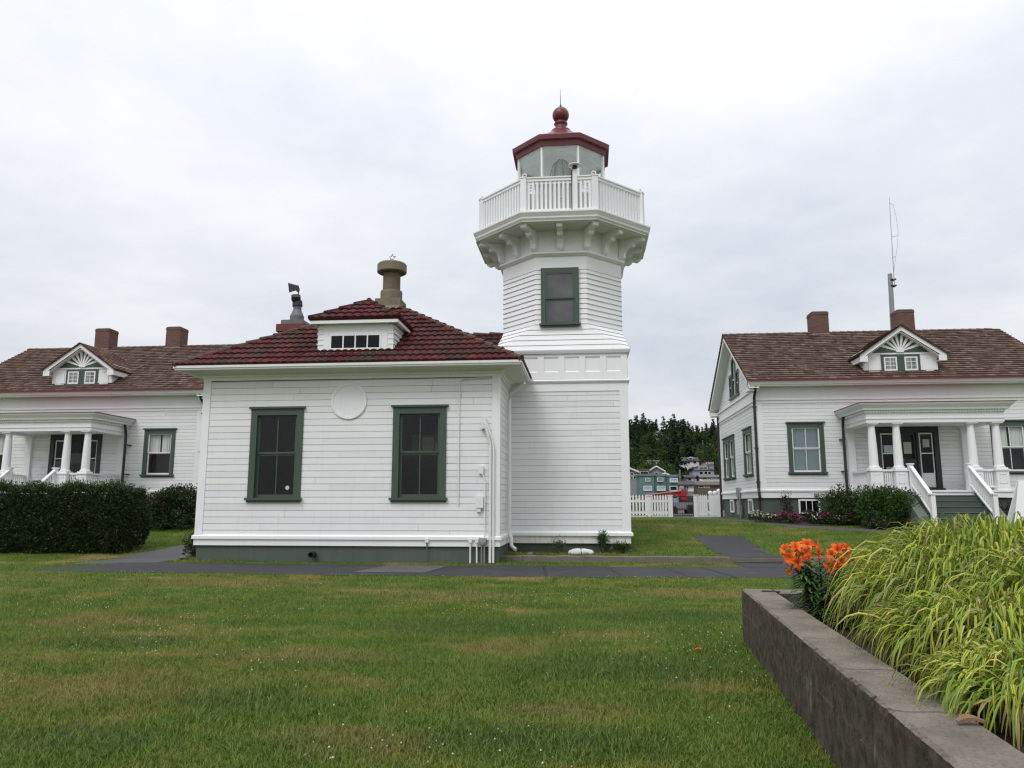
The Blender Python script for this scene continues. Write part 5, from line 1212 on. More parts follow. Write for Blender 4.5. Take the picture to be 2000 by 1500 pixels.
fl = [((6.25, 29.3), .30, .30, 'petal_white', 26, 'white flowers at the corner downpipe end of the border', 'flowers'), ((6.75, 29.05), .26, .26, 'petal_white', 18, 'white flowers second from the left end of the border', 0), ((7.15, 28.8), .24, .30, 'petal_pink', 34, 'magenta flowers right of the white clumps in the border', 0),
      ((7.45, 28.6), .22, .27, 'petal_pink', 30, 'magenta flowers below the corner downpipe', 0), ((8.55, 28.35), .28, .30, 'petal_pink', 40, 'magenta flowers left of the basement window shrub', 0), ((8.95, 28.2), .22, .26, 'petal_white', 14, 'white flowers between two magenta clumps in the border', 0),
      ((9.25, 28.15), .24, .28, 'petal_red', 34, 'crimson flowers in front of the pale-flowered shrub', 0), ((8.2, 28.45), .25, .25, 'petal_white', 8, 'sparse white flowers beneath the basement window', 0), ((9.85, 27.25), .24, .30, 'petal_pink', 26, 'purple flowers in front of the bright green shrub', 0),
      ((10.75, 26.95), .2, .24, 'petal_red', 20, 'red flowers at the foot of the bright green shrub', 0), ((11.0, 26.75), .18, .24, 'petal_red', 26, 'bright red flowers beside the green step wall', 0)]
for k, (c, r, h, pm, nb, lab, _) in enumerate(fl): flower_clump('flower_clump', lab, (c[0]*.97+.18, c[1]), r, h*1.25, pm, nb, 40+k)
# broad-leaved plant behind the ornamental grass
t = thing('broad_leaved_plant', 'dark green plant with long broad leaves rising behind the yellow ornamental grass', 'plant', (6.9, 12.6, H(6.9, 12.6)))
m = MB(); rb = random.Random(5)
for k in range(34):
    a = rb.random()*6.28; L = .7+.6*rb.random(); el = .5+.7*rb.random(); b0 = Vector((6.9+rb.uniform(-.2, .2), 12.6+rb.uniform(-.2, .2), H(6.9, 12.6))); pts = []
    for i in range(6):
        s = i/5; pts.append((b0+Vector((math.cos(a), math.sin(a), 0))*(L*s*math.cos(el)+.25*s*s)+Vector((0, 0, .55*s**.5+L*s*math.sin(el)-.55*s*s)), .07*math.sin(math.pi*min(.97, s*.9+.1))))
    sd = Vector((-math.sin(a), math.cos(a), 0))
    for (p, w0), (q, w1) in zip(pts, pts[1:]): m.face([p-sd*w0, p+sd*w0, q+sd*w1, q-sd*w1], rb.random()*.8)
m.build('leaves', 'shrub_bright', t)

# ================================================================== PLANTER
pm_, nt, b = new_mat('mossy_cast_concrete'); v = coords(nt)
g = nd(nt, 'ShaderNodeNewGeometry'); sp = nd(nt, 'ShaderNodeSeparateXYZ'); nt.links.new(g.outputs['True Normal'], sp.inputs[0]); top = mrange(nt, sp.outputs[2], .5, .8)
base = mixc(nt, mrange(nt, noise(nt, v, 3.2, 6, .65), .3, .7), (.155, .132, .105), (.26, .23, .19))
base = mixc(nt, math_n(nt, 'MULTIPLY', mrange(nt, noise(nt, v, 70, 3), .5, .75), .6), base, (.05, .045, .036))
moss = mixc(nt, mrange(nt, noise(nt, v, 11, 6, .7), .35, .65), (.040, .034, .024), (.120, .100, .076)); moss = mixc(nt, mrange(nt, noise(nt, v, 2.6, 4), .55, .70, 0, .6), moss, (.050, .058, .024))
moss = mixc(nt, mrange(nt, noise(nt, coords(nt, (1, 1, .4)), 4.2, 3), .66, .72, 0, .55), moss, (.24, .235, .22))
c = mixc(nt, top, moss, base); nt.links.new(c, b.inputs['Base Color']); b.inputs['Roughness'].default_value = .95; b.inputs['Specular IOR Level'].default_value = .15
bump(nt, b, noise(nt, v, 55, 6, .75), .8, .015); M['planter'] = pm_
pl = thing('planter_wall', 'low mossy concrete retaining wall of a raised flower bed', 'planter', (1.68, 8.86, 0))
A0 = Vector((1.69, 8.86, 0)); dirw = Vector((-.0665, -.9978, 0)); nin = Vector((.9978, -.0665, 0)); TW, HT = .325, .575
# cast in lengths: top in slabs with thin joints, body one mass with a horizontal pour line
m = MB(); rw = random.Random(8); n = 240; L = 7.6
def sec(s, jt=0.):
    p = A0+dirw*s; j = lambda k: rw.uniform(-.0025, .0025)+.0015*math.sin(s*2.1+k)+.001*math.sin(s*5.3+k*2)-(.010*rw.random() if rw.random() < .04 else 0)
    out = [(-.012, -.12), (-.008, .18), (-.005+j(0), .30), (-.0045, .312), (-.002+j(0), .33), (0+j(1), .53), (.004-j(2)*.8, HT-.016+j(3)), (.022-j(4), HT-.001+j(3)*.5), (TW*.5, HT+j(5)*.5), (TW-.02, HT+j(6)*.5), (TW-.004+j(7), HT-.014), (TW, .2), (TW, -.12)]
    return [p+nin*u+Vector((0, 0, z)) for u, z in out]
m.loft([sec(L*i/n) for i in range(n+1)]); m.build('long_wall', 'planter', pl)
m = MB(); 
def sec2(s):
    p = A0+nin*(TW-.005)+Vector((1, 0, 0))*s; j = lambda: rw.uniform(-.003, .003)
    out = [(.0, -.12), (.0, .3), (.0, HT-.012), (-.015, HT-.002+j()), (-.29, HT-.002+j()), (-.31, HT-.015), (-.315, -.12)]
    return [p+Vector((0, u, z)) for u, z in out]
m.loft([sec2(4.6*i/24) for i in range(25)]); m.build('end_wall', 'planter', pl)
m = MB()
for s in (1.05, 2.15, 3.2, 4.2, 5.1, 5.9):
    p = A0+dirw*s; w_ = rw.uniform(-.03, .03)
    for k in range(10):
        u0, u1 = TW*k/10, TW*(k+1)/10; f = lambda u: .012*math.sin(u*31+s)+w_*u
        m.face([p+nin*u0+dirw*f(u0)+Vector((0, 0, HT+.0035)), p+nin*u1+dirw*f(u1)+Vector((0, 0, HT+.0035)), p+nin*u1+dirw*(f(u1)+.006)+Vector((0, 0, HT+.0035)), p+nin*u0+dirw*(f(u0)+.006)+Vector((0, 0, HT+.0035))])
m.build('joint', 'core', pl)
mb = MB(); gxs = [k*.2 for k in range(24)]
for i in range(23):
    for j in range(36):
        q = []
        for (a, b2) in ((i, j), (i+1, j), (i+1, j+1), (i, j+1)):
            x = 1.2+.2*a; y = 1.5+.2*b2; q.append((x, y, .46+.03*math.sin(x*5+y*3)+.02*math.sin(x*11-y*9)))
        c = sum((Vector(p) for p in q), Vector())/4; d0 = (c-A0).dot(nin)
        if d0 > TW-.12 and c.y < 8.62: mb.face(q)
structure(mb.build('planter_soil', 'soil', smooth=True))
# chips and a dry leaf on the wall
t = MB(); o = Vector((1.60, 3.56, HT+.006))
for k in range(8):
    a0, a1 = k/8, (k+1)/8; f = lambda a: o+Vector((-.055+.115*a, .01*math.sin(a*5)+.02*a, .012+.016*math.sin(math.pi*a)))
    w_ = lambda a: .022*math.sin(math.pi*(.12+.8*a)); p, q = f(a0), f(a1)
    t.hexa([p-Vector((0, w_(a0), .012)), q-Vector((0, w_(a1), .012)), q+Vector((0, w_(a1), -.006)), p+Vector((0, w_(a0), -.006)), p-Vector((0, w_(a0), 0)), q-Vector((0, w_(a1), 0)), q+Vector((0, w_(a1), .004)), p+Vector((0, w_(a0), .004))])
M['dry_leaf'] = paint('dry_brown_leaf', (.20, .115, .065), .8, .35, 30)
tag(t.build('dry_leaf', 'dry_leaf', org=o), 'curled dry brown leaf lying on top of the planter wall', 'leaf')
m = MB(); m.prism([(1.86, 8.64, HT+.002), (2.04, 8.58, HT+.002), (2.0, 8.5, HT+.002), (1.84, 8.56, HT+.002)], (0, 0, .006)); tag(m.build('soil_smear', 'soil'), 'patch of spilled soil on the back corner of the planter wall', 'soil', kind='stuff')

# ------------------------------------------------------------------ ornamental grass: arching striped blades
gm, nt, b = new_mat('striped_grass_blade')
at_ = nd(nt, 'ShaderNodeAttribute', attribute_name='stripe'); sp = nd(nt, 'ShaderNodeSeparateXYZ'); nt.links.new(at_.outputs['Vector'], sp.inputs[0])
r_, across, along = sp.outputs
gold = ramp(nt, r_, [(0, (.13, .22, .022)), (.35, (.31, .40, .032)), (.7, (.52, .55, .048)), (.90, (.62, .58, .11)), (.97, (.40, .31, .19)), (1, (.42, .32, .24))])
st = math_n(nt, 'ABSOLUTE', math_n(nt, 'SINE', math_n(nt, 'ADD', math_n(nt, 'MULTIPLY', across, 4.6), math_n(nt, 'MULTIPLY', r_, 9.))))
c = mixc(nt, mrange(nt, st, .62, .95, 0, .75), gold, (.065, .115, .018))
c = mixc(nt, mrange(nt, math_n(nt, 'ADD', along, math_n(nt, 'MULTIPLY', r_, .18)), .93, 1.08, 0, .85), c, (.26, .17, .08))
nt.links.new(c, b.inputs['Base Color']); b.inputs['Roughness'].default_value = .42; b.inputs['Specular IOR Level'].default_value = .35
t = nd(nt, 'ShaderNodeBsdfTranslucent'); nt.links.new(c, t.inputs['Color']); mx = nd(nt, 'ShaderNodeMixShader'); mx.inputs[0].default_value = .28
nt.links.new(b.outputs[0], mx.inputs[1]); nt.links.new(t.outputs[0], mx.inputs[2]); nt.links.new(mx.outputs[0], nt.nodes['Material Output'].inputs[0]); M['striped'] = gm
def grass_clump(label, c, R0, hmax, n, seed, reach=1., lean=(0, 0), wid=.0145):
    rng = np.random.default_rng(seed); t = thing('ornamental_grass', label, 'grass clump', c, 'clumps of ornamental grass in the planter')
    K = 9; a = rng.random(n)*6.283; q = R0*np.sqrt(rng.random(n)); bx, by = q*np.cos(a), q*np.sin(a)
    a2 = a+rng.normal(0, .5, n); k = q/R0; h = hmax*(.70+.38*rng.random(n))*(1-.34*k**2); out = reach*(.35+.65*rng.random(n))*(.30+.85*k)
    s = np.linspace(0, 1, K)[None]; bend = (.50+.30*k+.16*rng.random(n))[:, None]
    up = h[:, None]*np.sin(np.pi*bend*s)*(1-.10*s); rad = out[:, None]*(s**1.5*(2.2-1.2*s))
    wob = rng.normal(0, .06, (n, 1))*s**2; kink = (rng.random((n, 1)) < .22)*np.maximum(s-rng.uniform(.45, .8, (n, 1)), 0)
    X = bx[:, None]+np.cos(a2)[:, None]*rad-np.sin(a2)[:, None]*wob+lean[0]*s**2; Y = by[:, None]+np.sin(a2)[:, None]*rad+np.cos(a2)[:, None]*wob+lean[1]*s**2; Z = up-kink*h[:, None]*.7
    C = np.stack([X, Y, Z], 2); T = np.gradient(C, axis=1); T /= np.maximum(1e-6, np.linalg.norm(T, axis=2, keepdims=True))
    side = np.stack([-np.sin(a2), np.cos(a2), rng.normal(0, .5, n)], 1)[:, None, :]*np.ones((1, K, 1)); side -= T*np.sum(side*T, 2, keepdims=True); side /= np.linalg.norm(side, axis=2, keepdims=True)
    w = wid*(.6+.8*rng.random(n))[:, None]*np.sin(np.pi*(.10+.87*np.linspace(0, 1, K)))[None]**.8
    nrm = np.cross(T, side); fold = nrm*w[:, :, None]*.35
    V = np.stack([C-side*w[:, :, None]*.5+fold*.5, C, C+side*w[:, :, None]*.5+fold*.5], 2)      # n,K,3,3
    V = V.reshape(-1, 3); idx = np.arange(n*K*3).reshape(n, K, 3)
    F = np.concatenate([np.stack([idx[:, :-1, j], idx[:, :-1, j+1], idx[:, 1:, j+1], idx[:, 1:, j]], 2).reshape(-1, 4) for j in (0, 1)])
    me = np_mesh('ornamental_grass_blades', V, F, 'striped')
    rnd = rng.random(n)**1.1; A = np.zeros((n, K, 3, 3), np.float32); A[..., 0] = rnd[:, None, None]; A[..., 1] = np.array([0, .5, 1.])[None, None]; A[..., 2] = np.linspace(0, 1, K)[None, :, None]
    at2 = me.attributes.new('stripe', 'FLOAT_VECTOR', 'POINT'); at2.data.foreach_set('vector', A.ravel())
    link_mesh('blades', me, t); return t
grass_clump('tallest clump of yellow striped grass at the back of the planter', (3.35, 6.7, .44), .62, 1.02, 3000, 1, .80)
grass_clump('wide arching clump of yellow striped grass nearest the lilies', (2.84, 6.1, .44), .50, .80, 2700, 2, .55, (-.04, 0))
grass_clump('drooping green and yellow striped clump in the middle of the planter edge', (2.54, 5.05, .44), .44, .58, 2400, 3, .50, (-.03, -.04))
grass_clump('low bright clump of striped grass nearest the dry leaf on the wall', (2.20, 4.0, .44), .38, .42, 1900, 4, .34, (-.02, 0), .0135)
grass_clump('clump of striped grass at the right edge behind the drooping one', (3.40, 5.45, .44), .58, .86, 2200, 5, .8)

# ------------------------------------------------------------------ orange lilies
M['lily'] = rnd_mat('orange_lily_petals', [(0, (.66, .060, .005)), (.6, (.84, .115, .007)), (1, (.90, .20, .02))], .5, 14, .18, spec=.3, transl=.25)
M['lily_leaf'] = leafmat('lily_leaves', [(0, (.030, .075, .014)), (.6, (.060, .130, .022)), (1, (.115, .19, .035))], .4)
M['anther'] = paint('brown_anther', (.10, .03, .012), .7, .2, 8)
def lily_flower(pc, po, c, d, size, seed):
    """six recurved petals round a throat; c = throat, d = the way it faces"""
    r = random.Random(seed); d = Vector(d).normalized(); a = d.orthogonal().normalized(); b2 = d.cross(a)
    for k in range(6):
        an = k*math.pi/3+r.uniform(-.12, .12); e = a*math.cos(an)+b2*math.sin(an); side = d.cross(e); L = size*r.uniform(.88, 1.08); w_ = size*(.25 if k % 2 else .20); prev = None; rv = r.random()
        for i in range(7):
            s = i/6; p = c+d*(L*(.75*s-.62*s**2.6))+e*(L*(.12+.78*s**1.25)); w2 = w_*math.sin(math.pi*min(.985, .14+.84*s))
            cur = (p-side*w2+d*w2*.35, p, p+side*w2+d*w2*.35)
            if prev: pc.face([prev[0], prev[1], cur[1], cur[0]], rv); pc.face([prev[1], prev[2], cur[2], cur[1]], rv)
            prev = cur
    for k in range(5):
        an = k*1.256; e = a*math.cos(an)+b2*math.sin(an); tip = c+d*size*.62+e*size*.16; po.tube([c, tip], size*.012, 4); po.tube([tip-d.cross(e)*size*.05, tip+d.cross(e)*size*.05], size*.022, 5)
def lily(label, base, top, flowers, seed, leaves=150):
    r = random.Random(seed); base = Vector(base); top = Vector(top); t = thing('lily', label, 'lily', base, 'orange lilies in the planter')
    ctrl = [base, base.lerp(top, .35)+Vector((r.uniform(-.02, .02), 0, .02)), base.lerp(top, .7), top]; m = MB(); m.tube(ctrl, .011, 7, r1=.006)
    pc, po = MB(), MB()
    for k, (off, d, sz) in enumerate(flowers):
        off = Vector(off)*1.45; c = top+off; m.tube([top.lerp(base, .06), top.lerp(c, .6)+Vector((0, 0, .01)), c-Vector(d).normalized()*.005], .005, 5); lily_flower(pc, po, c, d, sz, seed*10+k)
    m.build('stem', 'stem', t)
    if flowers: pc.build('petals', 'lily', t); po.build('stamens', 'anther', t)
    lm = MB()
    for k in range(leaves):
        s = .04+.86*(k/leaves); p = base.lerp(top, s); a = k*2.399+r.uniform(-.3, .3); L = .25*(1.12-.5*s)*r.uniform(.8, 1.2); e = Vector((math.cos(a), math.sin(a), 0)); sd = Vector((-math.sin(a), math.cos(a), 0)); prev = None; rv = r.random()
        for i in range(5):
            q = i/4; pt = p+e*L*q+Vector((0, 0, L*(.55*q-.62*q*q))); w_ = .017*math.sin(math.pi*(.1+.88*q)); cur = (pt-sd*w_, pt+sd*w_)
            if prev: lm.face([prev[0], prev[1], cur[1], cur[0]], rv)
            prev = cur
    lm.build('leaves', 'lily_leaf', t); return t
sz = .088
lily('leftmost lily stem with a big cluster of open orange flowers', (2.06, 7.30, .45), (1.86, 7.2, 1.03), [((-.045, -.05, -.0), (-.5, -.75, .15), sz), ((.0, -.02, .055), (-.1, -.5, .7), sz), ((-.05, -.05, -.085), (-.8, -.5, -.25), sz*.55), ((.05, -.04, .03), (.4, -.8, .1), sz*.85), ((-.07, -.04, .045), (-.7, -.5, .5), sz*.8), ((-.01, -.07, -.03), (-.1, -.9, -.1), sz*.9)], 1)
lily('lily stem leaning left with the highest pair of orange flowers', (2.12, 7.4, .45), (1.97, 7.32, 1.05), [((.01, -.03, .055), (.1, -.6, .65), sz), ((-.01, -.06, -.005), (.0, -.9, .1), sz*.95), ((.05, -.02, .05), (.6, -.4, .5), sz*.8), ((.07, -.03, .0), (.8, -.6, .1), sz*.9), ((-.05, -.04, .02), (-.6, -.7, .3), sz*.85)], 2)
lily('lily stem with only a closed orange bud at its tip', (2.16, 7.45, .45), (2.12, 7.4, 1.05), [], 3, 70)
t_ = bpy.data.objects['lily.002']; m = MB(); o = Vector((2.12, 7.4, 1.05)); m.lathe(o, [(.004, -.01), (.014, .02), (.017, .05), (.012, .085), (.003, .10)], 8); m.tube([o+Vector((.0, 0, .09)), o+Vector((.015, 0, .16))], .004, 4); m.build('bud', 'lily', t_)
lily('upright lily stem crowned by a cluster of orange flowers, right of the bud', (2.30, 7.35, .45), (2.23, 7.25, 1.02), [((.0, -.03, .045), (-.2, -.6, .6), sz), ((.05, -.02, .03), (.6, -.6, .3), sz*.9), ((-.05, -.05, -.045), (-.5, -.8, -.1), sz), ((.01, -.06, -.02), (.1, -.9, .1), sz*.85), ((-.035, -.03, .02), (-.6, -.5, .3), sz*.8), ((.075, -.03, -.02), (.8, -.5, .0), sz*.85), ((.04, -.05, .06), (.4, -.6, .6), sz*.8)], 4)
lily('rightmost lily with one orange flower half hidden by the yellow grass', (2.52, 7.4, .45), (2.46, 7.3, .97), [((.0, -.03, .02), (-.2, -.7, .5), sz*.9)], 5)
for k, (x, y, s, lab) in enumerate(((2.12, 7.15, .36, 'leafy flowerless lily shoot under the left orange flowers'), (2.30, 7.12, .40, 'leafy flowerless lily shoot under the right orange flowers'), (2.22, 7.0, .26, 'young leafy lily shoot without flowers at the foot of the tall lilies'), (2.33, 6.9, .20, 'shortest lily shoot close to the yellow grass'))): lily(lab, (x, y, .45), (x+.02, y-.03, .45+s), [], 20+k, 110)
m = MB(); po = MB(); lily_flower(m, po, Vector((2.13, 7.05, .49)), (-.2, -.5, .5), .05, 77); tag(m.build('fallen_petals', 'lily', org=(2.13, 7.05, .47)), 'fallen orange petals on the soil under the lilies', 'petals')
m = MB(); o = Vector((1.085, 8.08, .055)); m.face([o+Vector((-.05, 0, .0)), o+Vector((-.01, -.025, .012)), o+Vector((.05, -.005, .02)), o+Vector((.0, .03, .015))], .3); m.face([o+Vector((-.02, .02, .005)), o+Vector((.02, .0, .03)), o+Vector((.04, .03, .01)), o+Vector((.0, .05, .0))], .9); tag(m.build('fallen_petal', 'lily', org=o), 'single orange petal fallen on the lawn left of the planter', 'petal')
# bits by the tower base
m = MB(); rs = random.Random(3); o = Vector((-.20, 21.55, .14)); pts = []
for i in range(13):
    a = math.pi*i/12; pts.append((.36*math.cos(a), .15*math.sin(a)**.7))
m.loft([[o+Vector((x*s+rs.uniform(-.012, .012), yy, z*s-.01+rs.uniform(-.008, .008))) for x, z in pts] for yy, s in ((-.16, .72), (-.10, 1.), (.1, 1.02), (.18, .75))])
sack = m.build('plastic_sack', 'petal_sack' if 'petal_sack' in M else 'curtain', org=o, smooth=True); tag(sack, 'crumpled white plastic sack lying behind the kerb at the tower base', 'sack')
m = MB(); m.tube([o+Vector((.02, -.175, .02)), o+Vector((.01, -.135, .13)), o+Vector((.0, -.02, .152))], .010, 5); m.build('tie_cord', 'black', sack)
m = MB(); m.box(WORLD, .62, .98, 22.02, 22.14, .22, .29); tag(m.build('paving_slab', 'concrete_old', org=(.8, 22.08, .14)), 'small pale concrete slab propped at the tower base', 'slab')
def stone(label, c, r, seed, mat='concrete_old', sq=.6):
    rng = random.Random(seed); m = MB(); m.lathe(c, [(r*math.cos(R(d))*(1+rng.uniform(-.08, .08)), r*sq*math.sin(R(d))) for d in (-60, -25, 0, 25, 50, 75)], 9)
    m.V = [(x+rng.uniform(-.1, .1)*r, y+rng.uniform(-.1, .1)*r, z+rng.uniform(-.08, .08)*r) for x, y, z in m.V]; return tag(m.build('stone', mat, org=c, smooth=True), label, 'stone')
stone('round tan stone resting on the kerb left of the white sack', Vector((-1.55, 20.75, .17)), .10, 1)
stone('pale stone by the left corner of the signal house foundation', Vector((-10.75, 19.75, .09)), .12, 2, 'concrete_old', .4)
stone('pale stone at the foot of the hedge beside the path', Vector((-13.0, 20.3, .03)), .10, 3, 'concrete_old', .4)
# white folding sign at the right edge
m = MB(); c = Vector((10.98, 21.4, H(10.98, 21.4)))
for y0, y1 in ((0, .30), (.66, .35)):
    m.hexa([c+Vector((0, y0, 0)), c+Vector((1.5, y0, 0)), c+Vector((1.5, y0+.03, 0)), c+Vector((0, y0+.03, 0)), c+Vector((.55, y1, 2.0)), c+Vector((.95, y1, 2.0)), c+Vector((.95, y1+.03, 2.0)), c+Vector((.55, y1+.03, 2.0))])
tag(m.build('sign_board', 'white', org=c), 'white standing board just inside the right edge, behind the yellow grass', 'sign')
# ================================================================== FENCE AND GATE
FY = 38.6; GZ = H(3, FY)
pk = MB(); pk.prism([(-.045, 0, 0), (.045, 0, 0), (.045, 0, .93), (.0, 0, 1.02), (-.045, 0, .93)], (0, .022, 0)); pk_me = pk.mesh('picket', 'white')
def fence(label, x0, x1, step, gap_idx=(), y=FY):
    t = thing('picket_fence', label, 'fence', ((x0+x1)/2, y, GZ), 'white picket fences either side of the gate')
    m = MB(); m.box(WORLD, x0, x1, y+.022, y+.07, GZ+.16, GZ+.27); m.box(WORLD, x0, x1, y+.022, y+.07, GZ+.72, GZ+.83); m.build('rail', 'white', t)
    m = MB(); m.box(WORLD, x0, x1, y-.05, y+.12, GZ-.1, GZ+.06); m.build('kickboard', 'white_dirty', t)
    x = x0+step/2; k = 0
    while x < x1-.02:
        if k not in gap_idx: place('picket', pk_me, t, (x, y-.001*(k % 2), GZ+.08))
        x += step; k += 1
    return t
fence('white picket fence with see-through gaps left of the iron gate', -2.6, 2.98, .155)
fence('short white picket fence panel between its wide post and the iron gate', 3.14, 3.98, .135)
t = fence('white picket fence with nearly closed boards between the gate and the house corner', 5.42, 6.62, .098, (5,))
def post(x, label, hh=1.04, ball=True, y=FY+.04, w=.09):
    t = thing('fence_post', label, 'post', (x, y, GZ), 'white posts of the picket fence')
    m = MB(); m.box(WORLD, x-w, x+w, y-.09, y+.09, GZ-.1, GZ+hh); m.box(WORLD, x-w-.02, x+w+.02, y-.11, y+.11, GZ+hh, GZ+hh+.04); m.build('shaft', 'white', t)
    if ball: m = MB(); m.lathe((x, y, GZ+hh+.04), [(.04, 0), (.05, .02)]+[(.115*math.cos(R(d)), .13+.115*math.sin(R(d))) for d in range(-60, 91, 15)], 14); m.build('ball_cap', 'white', t, smooth=True)
    return t
post(3.06, 'broad flat-topped white fence post left of the short fence panel', 1.02, False, w=.11); post(4.10, 'white fence post on the left side of the iron gate', 1.04, False, w=.11); post(5.33, 'white fence post on the right side of the iron gate', 1.05, False)
post(6.14, 'ball-topped white post, leftmost of three by the house corner', 1.0, True, FY+.5); post(6.36, 'ball-topped white post in the middle of three by the house corner', 1.0, True, FY+.5); post(6.62, 'ball-topped white post nearest the house downpipe', 1.1, True, FY+.9)
t = thing('iron_gate', 'low black iron garden gate of thin bars in the white fence', 'gate', (4.7, FY, GZ)); m = MB()
for z in (.05, .98): m.box(WORLD, 4.22, 5.22, FY-.015, FY+.015, GZ+z, GZ+z+.035)
for x in (4.22, 5.19): m.box(WORLD, x, x+.03, FY-.015, FY+.015, GZ+.05, GZ+1.01)
m.box(WORLD, 4.25, 5.19, FY-.012, FY+.012, GZ+.40, GZ+.42); m.build('frame', 'black', t)
m = MB(); m.box(WORLD, -.007, .007, -.007, .007, 0, .96); bar = m.mesh('bar', 'black')
for k in range(8): place('bar', bar, t, (4.34+.108*k, FY, GZ+.06))
# flowering shrub whose white heads show through the pickets
shrub('white_flowering_shrub', 'white-blossomed shrub seen through the left picket fence', (2.45, 39.15), .75, .3, .80, 'shrub', 1400, .1, .05, 'petal_white', 130, seed=31, bl=.07)

# ================================================================== VEHICLE beyond the gate: small crane truck
TRx, TRy = 5.15, 46.0; tz = H(5, 46)
tr = thing('crane_truck', 'red and grey crane truck with a long red boom parked beyond the gate', 'truck', (TRx, TRy, tz))
class LowFrame(Frame):
    def P(f, u, d, z): return Frame.P(f, u, d, z*.77)
TFm = LowFrame((TRx, TRy, tz)); M['truck_red'] = paint('truck_red_paint', (.30, .022, .030), .35, .12, 4, .2); M['truck_grey'] = paint('truck_grey_paint', (.20, .215, .225), .45, .12, 4, .3); M['rubber'] = paint('tyre_rubber', (.018, .018, .019), .85, .15, 8)
M['truck_pale'] = paint('pale_boom_paint', (.42, .26, .25), .5, .15, 4)
m = MB(); m.box(TFm, -.62, 1.25, -1.6, 0, .45, .92); m.hexa([TFm.P(u, d, z) for u, d, z in ((-.62, 0, .92), (.22, 0, .92), (.22, -1.6, .92), (-.62, -1.6, .92), (-.52, -.1, 1.42), (.22, -.1, 1.42), (.22, -1.5, 1.42), (-.52, -1.5, 1.42))]); m.box(TFm, -.7, 1.3, -1.62, .03, .40, .47); m.build('body', 'truck_grey', tr)
m = MB(); m.face([TFm.P(-.50, -.045, .96), TFm.P(.16, -.045, .96), TFm.P(.16, -.08, 1.38), TFm.P(-.46, -.08, 1.38)]); m.build('cab_window', 'glass_dark', tr)
m = MB(); m.box(TFm, .42, .72, -.9, -.3, .92, 1.86); m.box(TFm, .38, .76, -1.0, -.2, 1.10, 1.32); m.box(TFm, .46, .80, -.8, -.35, 1.5, 1.75); m.build('crane_column', 'truck_red', tr)
m = MB(); a, b_ = TFm.P(.62, -.6, 1.62), TFm.P(-1.95, -.6, 1.32)
for (p, q, w_, h_) in ((a, b_, .10, .13), (a+Vector((-.2, 0, .12)), b_+Vector((.9, 0, .16)), .06, .07)):
    m.hexa([p+Vector((0, -w_, -h_)), q+Vector((0, -w_*.7, -h_*.6)), q+Vector((0, w_*.7, -h_*.6)), p+Vector((0, w_, -h_)), p+Vector((0, -w_, h_)), q+Vector((0, -w_*.7, h_*.6)), q+Vector((0, w_*.7, h_*.6)), p+Vector((0, w_, h_))])
m.build('boom', 'truck_red', tr)
m = MB(); m.tube([a+Vector((-.1, -.14, .16)), b_+Vector((.3, -.14, .14))], .035, 6); m.build('boom_ram', 'truck_pale', tr)
m = MB(); m.box(TFm, .34, .48, -.7, -.5, 1.86, 2.14); m.box(TFm, .38, .62, -.62, -.48, 1.98, 2.2); m.build('lamp_mast', 'truck_pale', tr)
for x in (-.15, .98):
    for d_ in (.02, -1.42):
        m = MB(); c0 = TFm.P(x, d_, .30)
        m.loft([[c0+Vector((r*math.cos(k*math.pi/10), -dd, r*math.sin(k*math.pi/10))) for k in range(20)] for r, dd in ((.2, -.01), (.29, -.0), (.30, .04), (.30, .16), (.27, .2), (.1, .2))]); w_ = m.build('wheel', 'rubber', tr)
        m = MB(); m.loft([[c0+Vector((r*math.cos(k*math.pi/8), dd, r*math.sin(k*math.pi/8))) for k in range(16)] for r, dd in ((.17, -.03), (.15, -.012), (.05, -.02))]); m.build('rim', 'metal_grey', w_)
m = MB(); m.lathe(TFm.P(.9, .06, .3), [(.12, .0), (.2, .05), (.2, .3), (.14, .36)], 12); m.build('hose_reel', 'rubber', tr)
# ------------------------------------------------------------------ a low brown wall across the road
m = MB(); y = 60
for k in range(36): m.box(WORLD, -6+k*1.0, -5.01+k*1.0, y, y+.3, H(-6+k, y)-.3, H(-6+k, y)+.95+.05*(k % 2))
M['brownwall'] = paint('dark_brown_timber', (.055, .036, .026), .9, .3, 2, .4, (.03, .02, .02)); tag(m.build('retaining_wall', 'brownwall', org=(12, 60, 0)), 'low dark timber retaining wall across the road beyond the fence', 'wall')

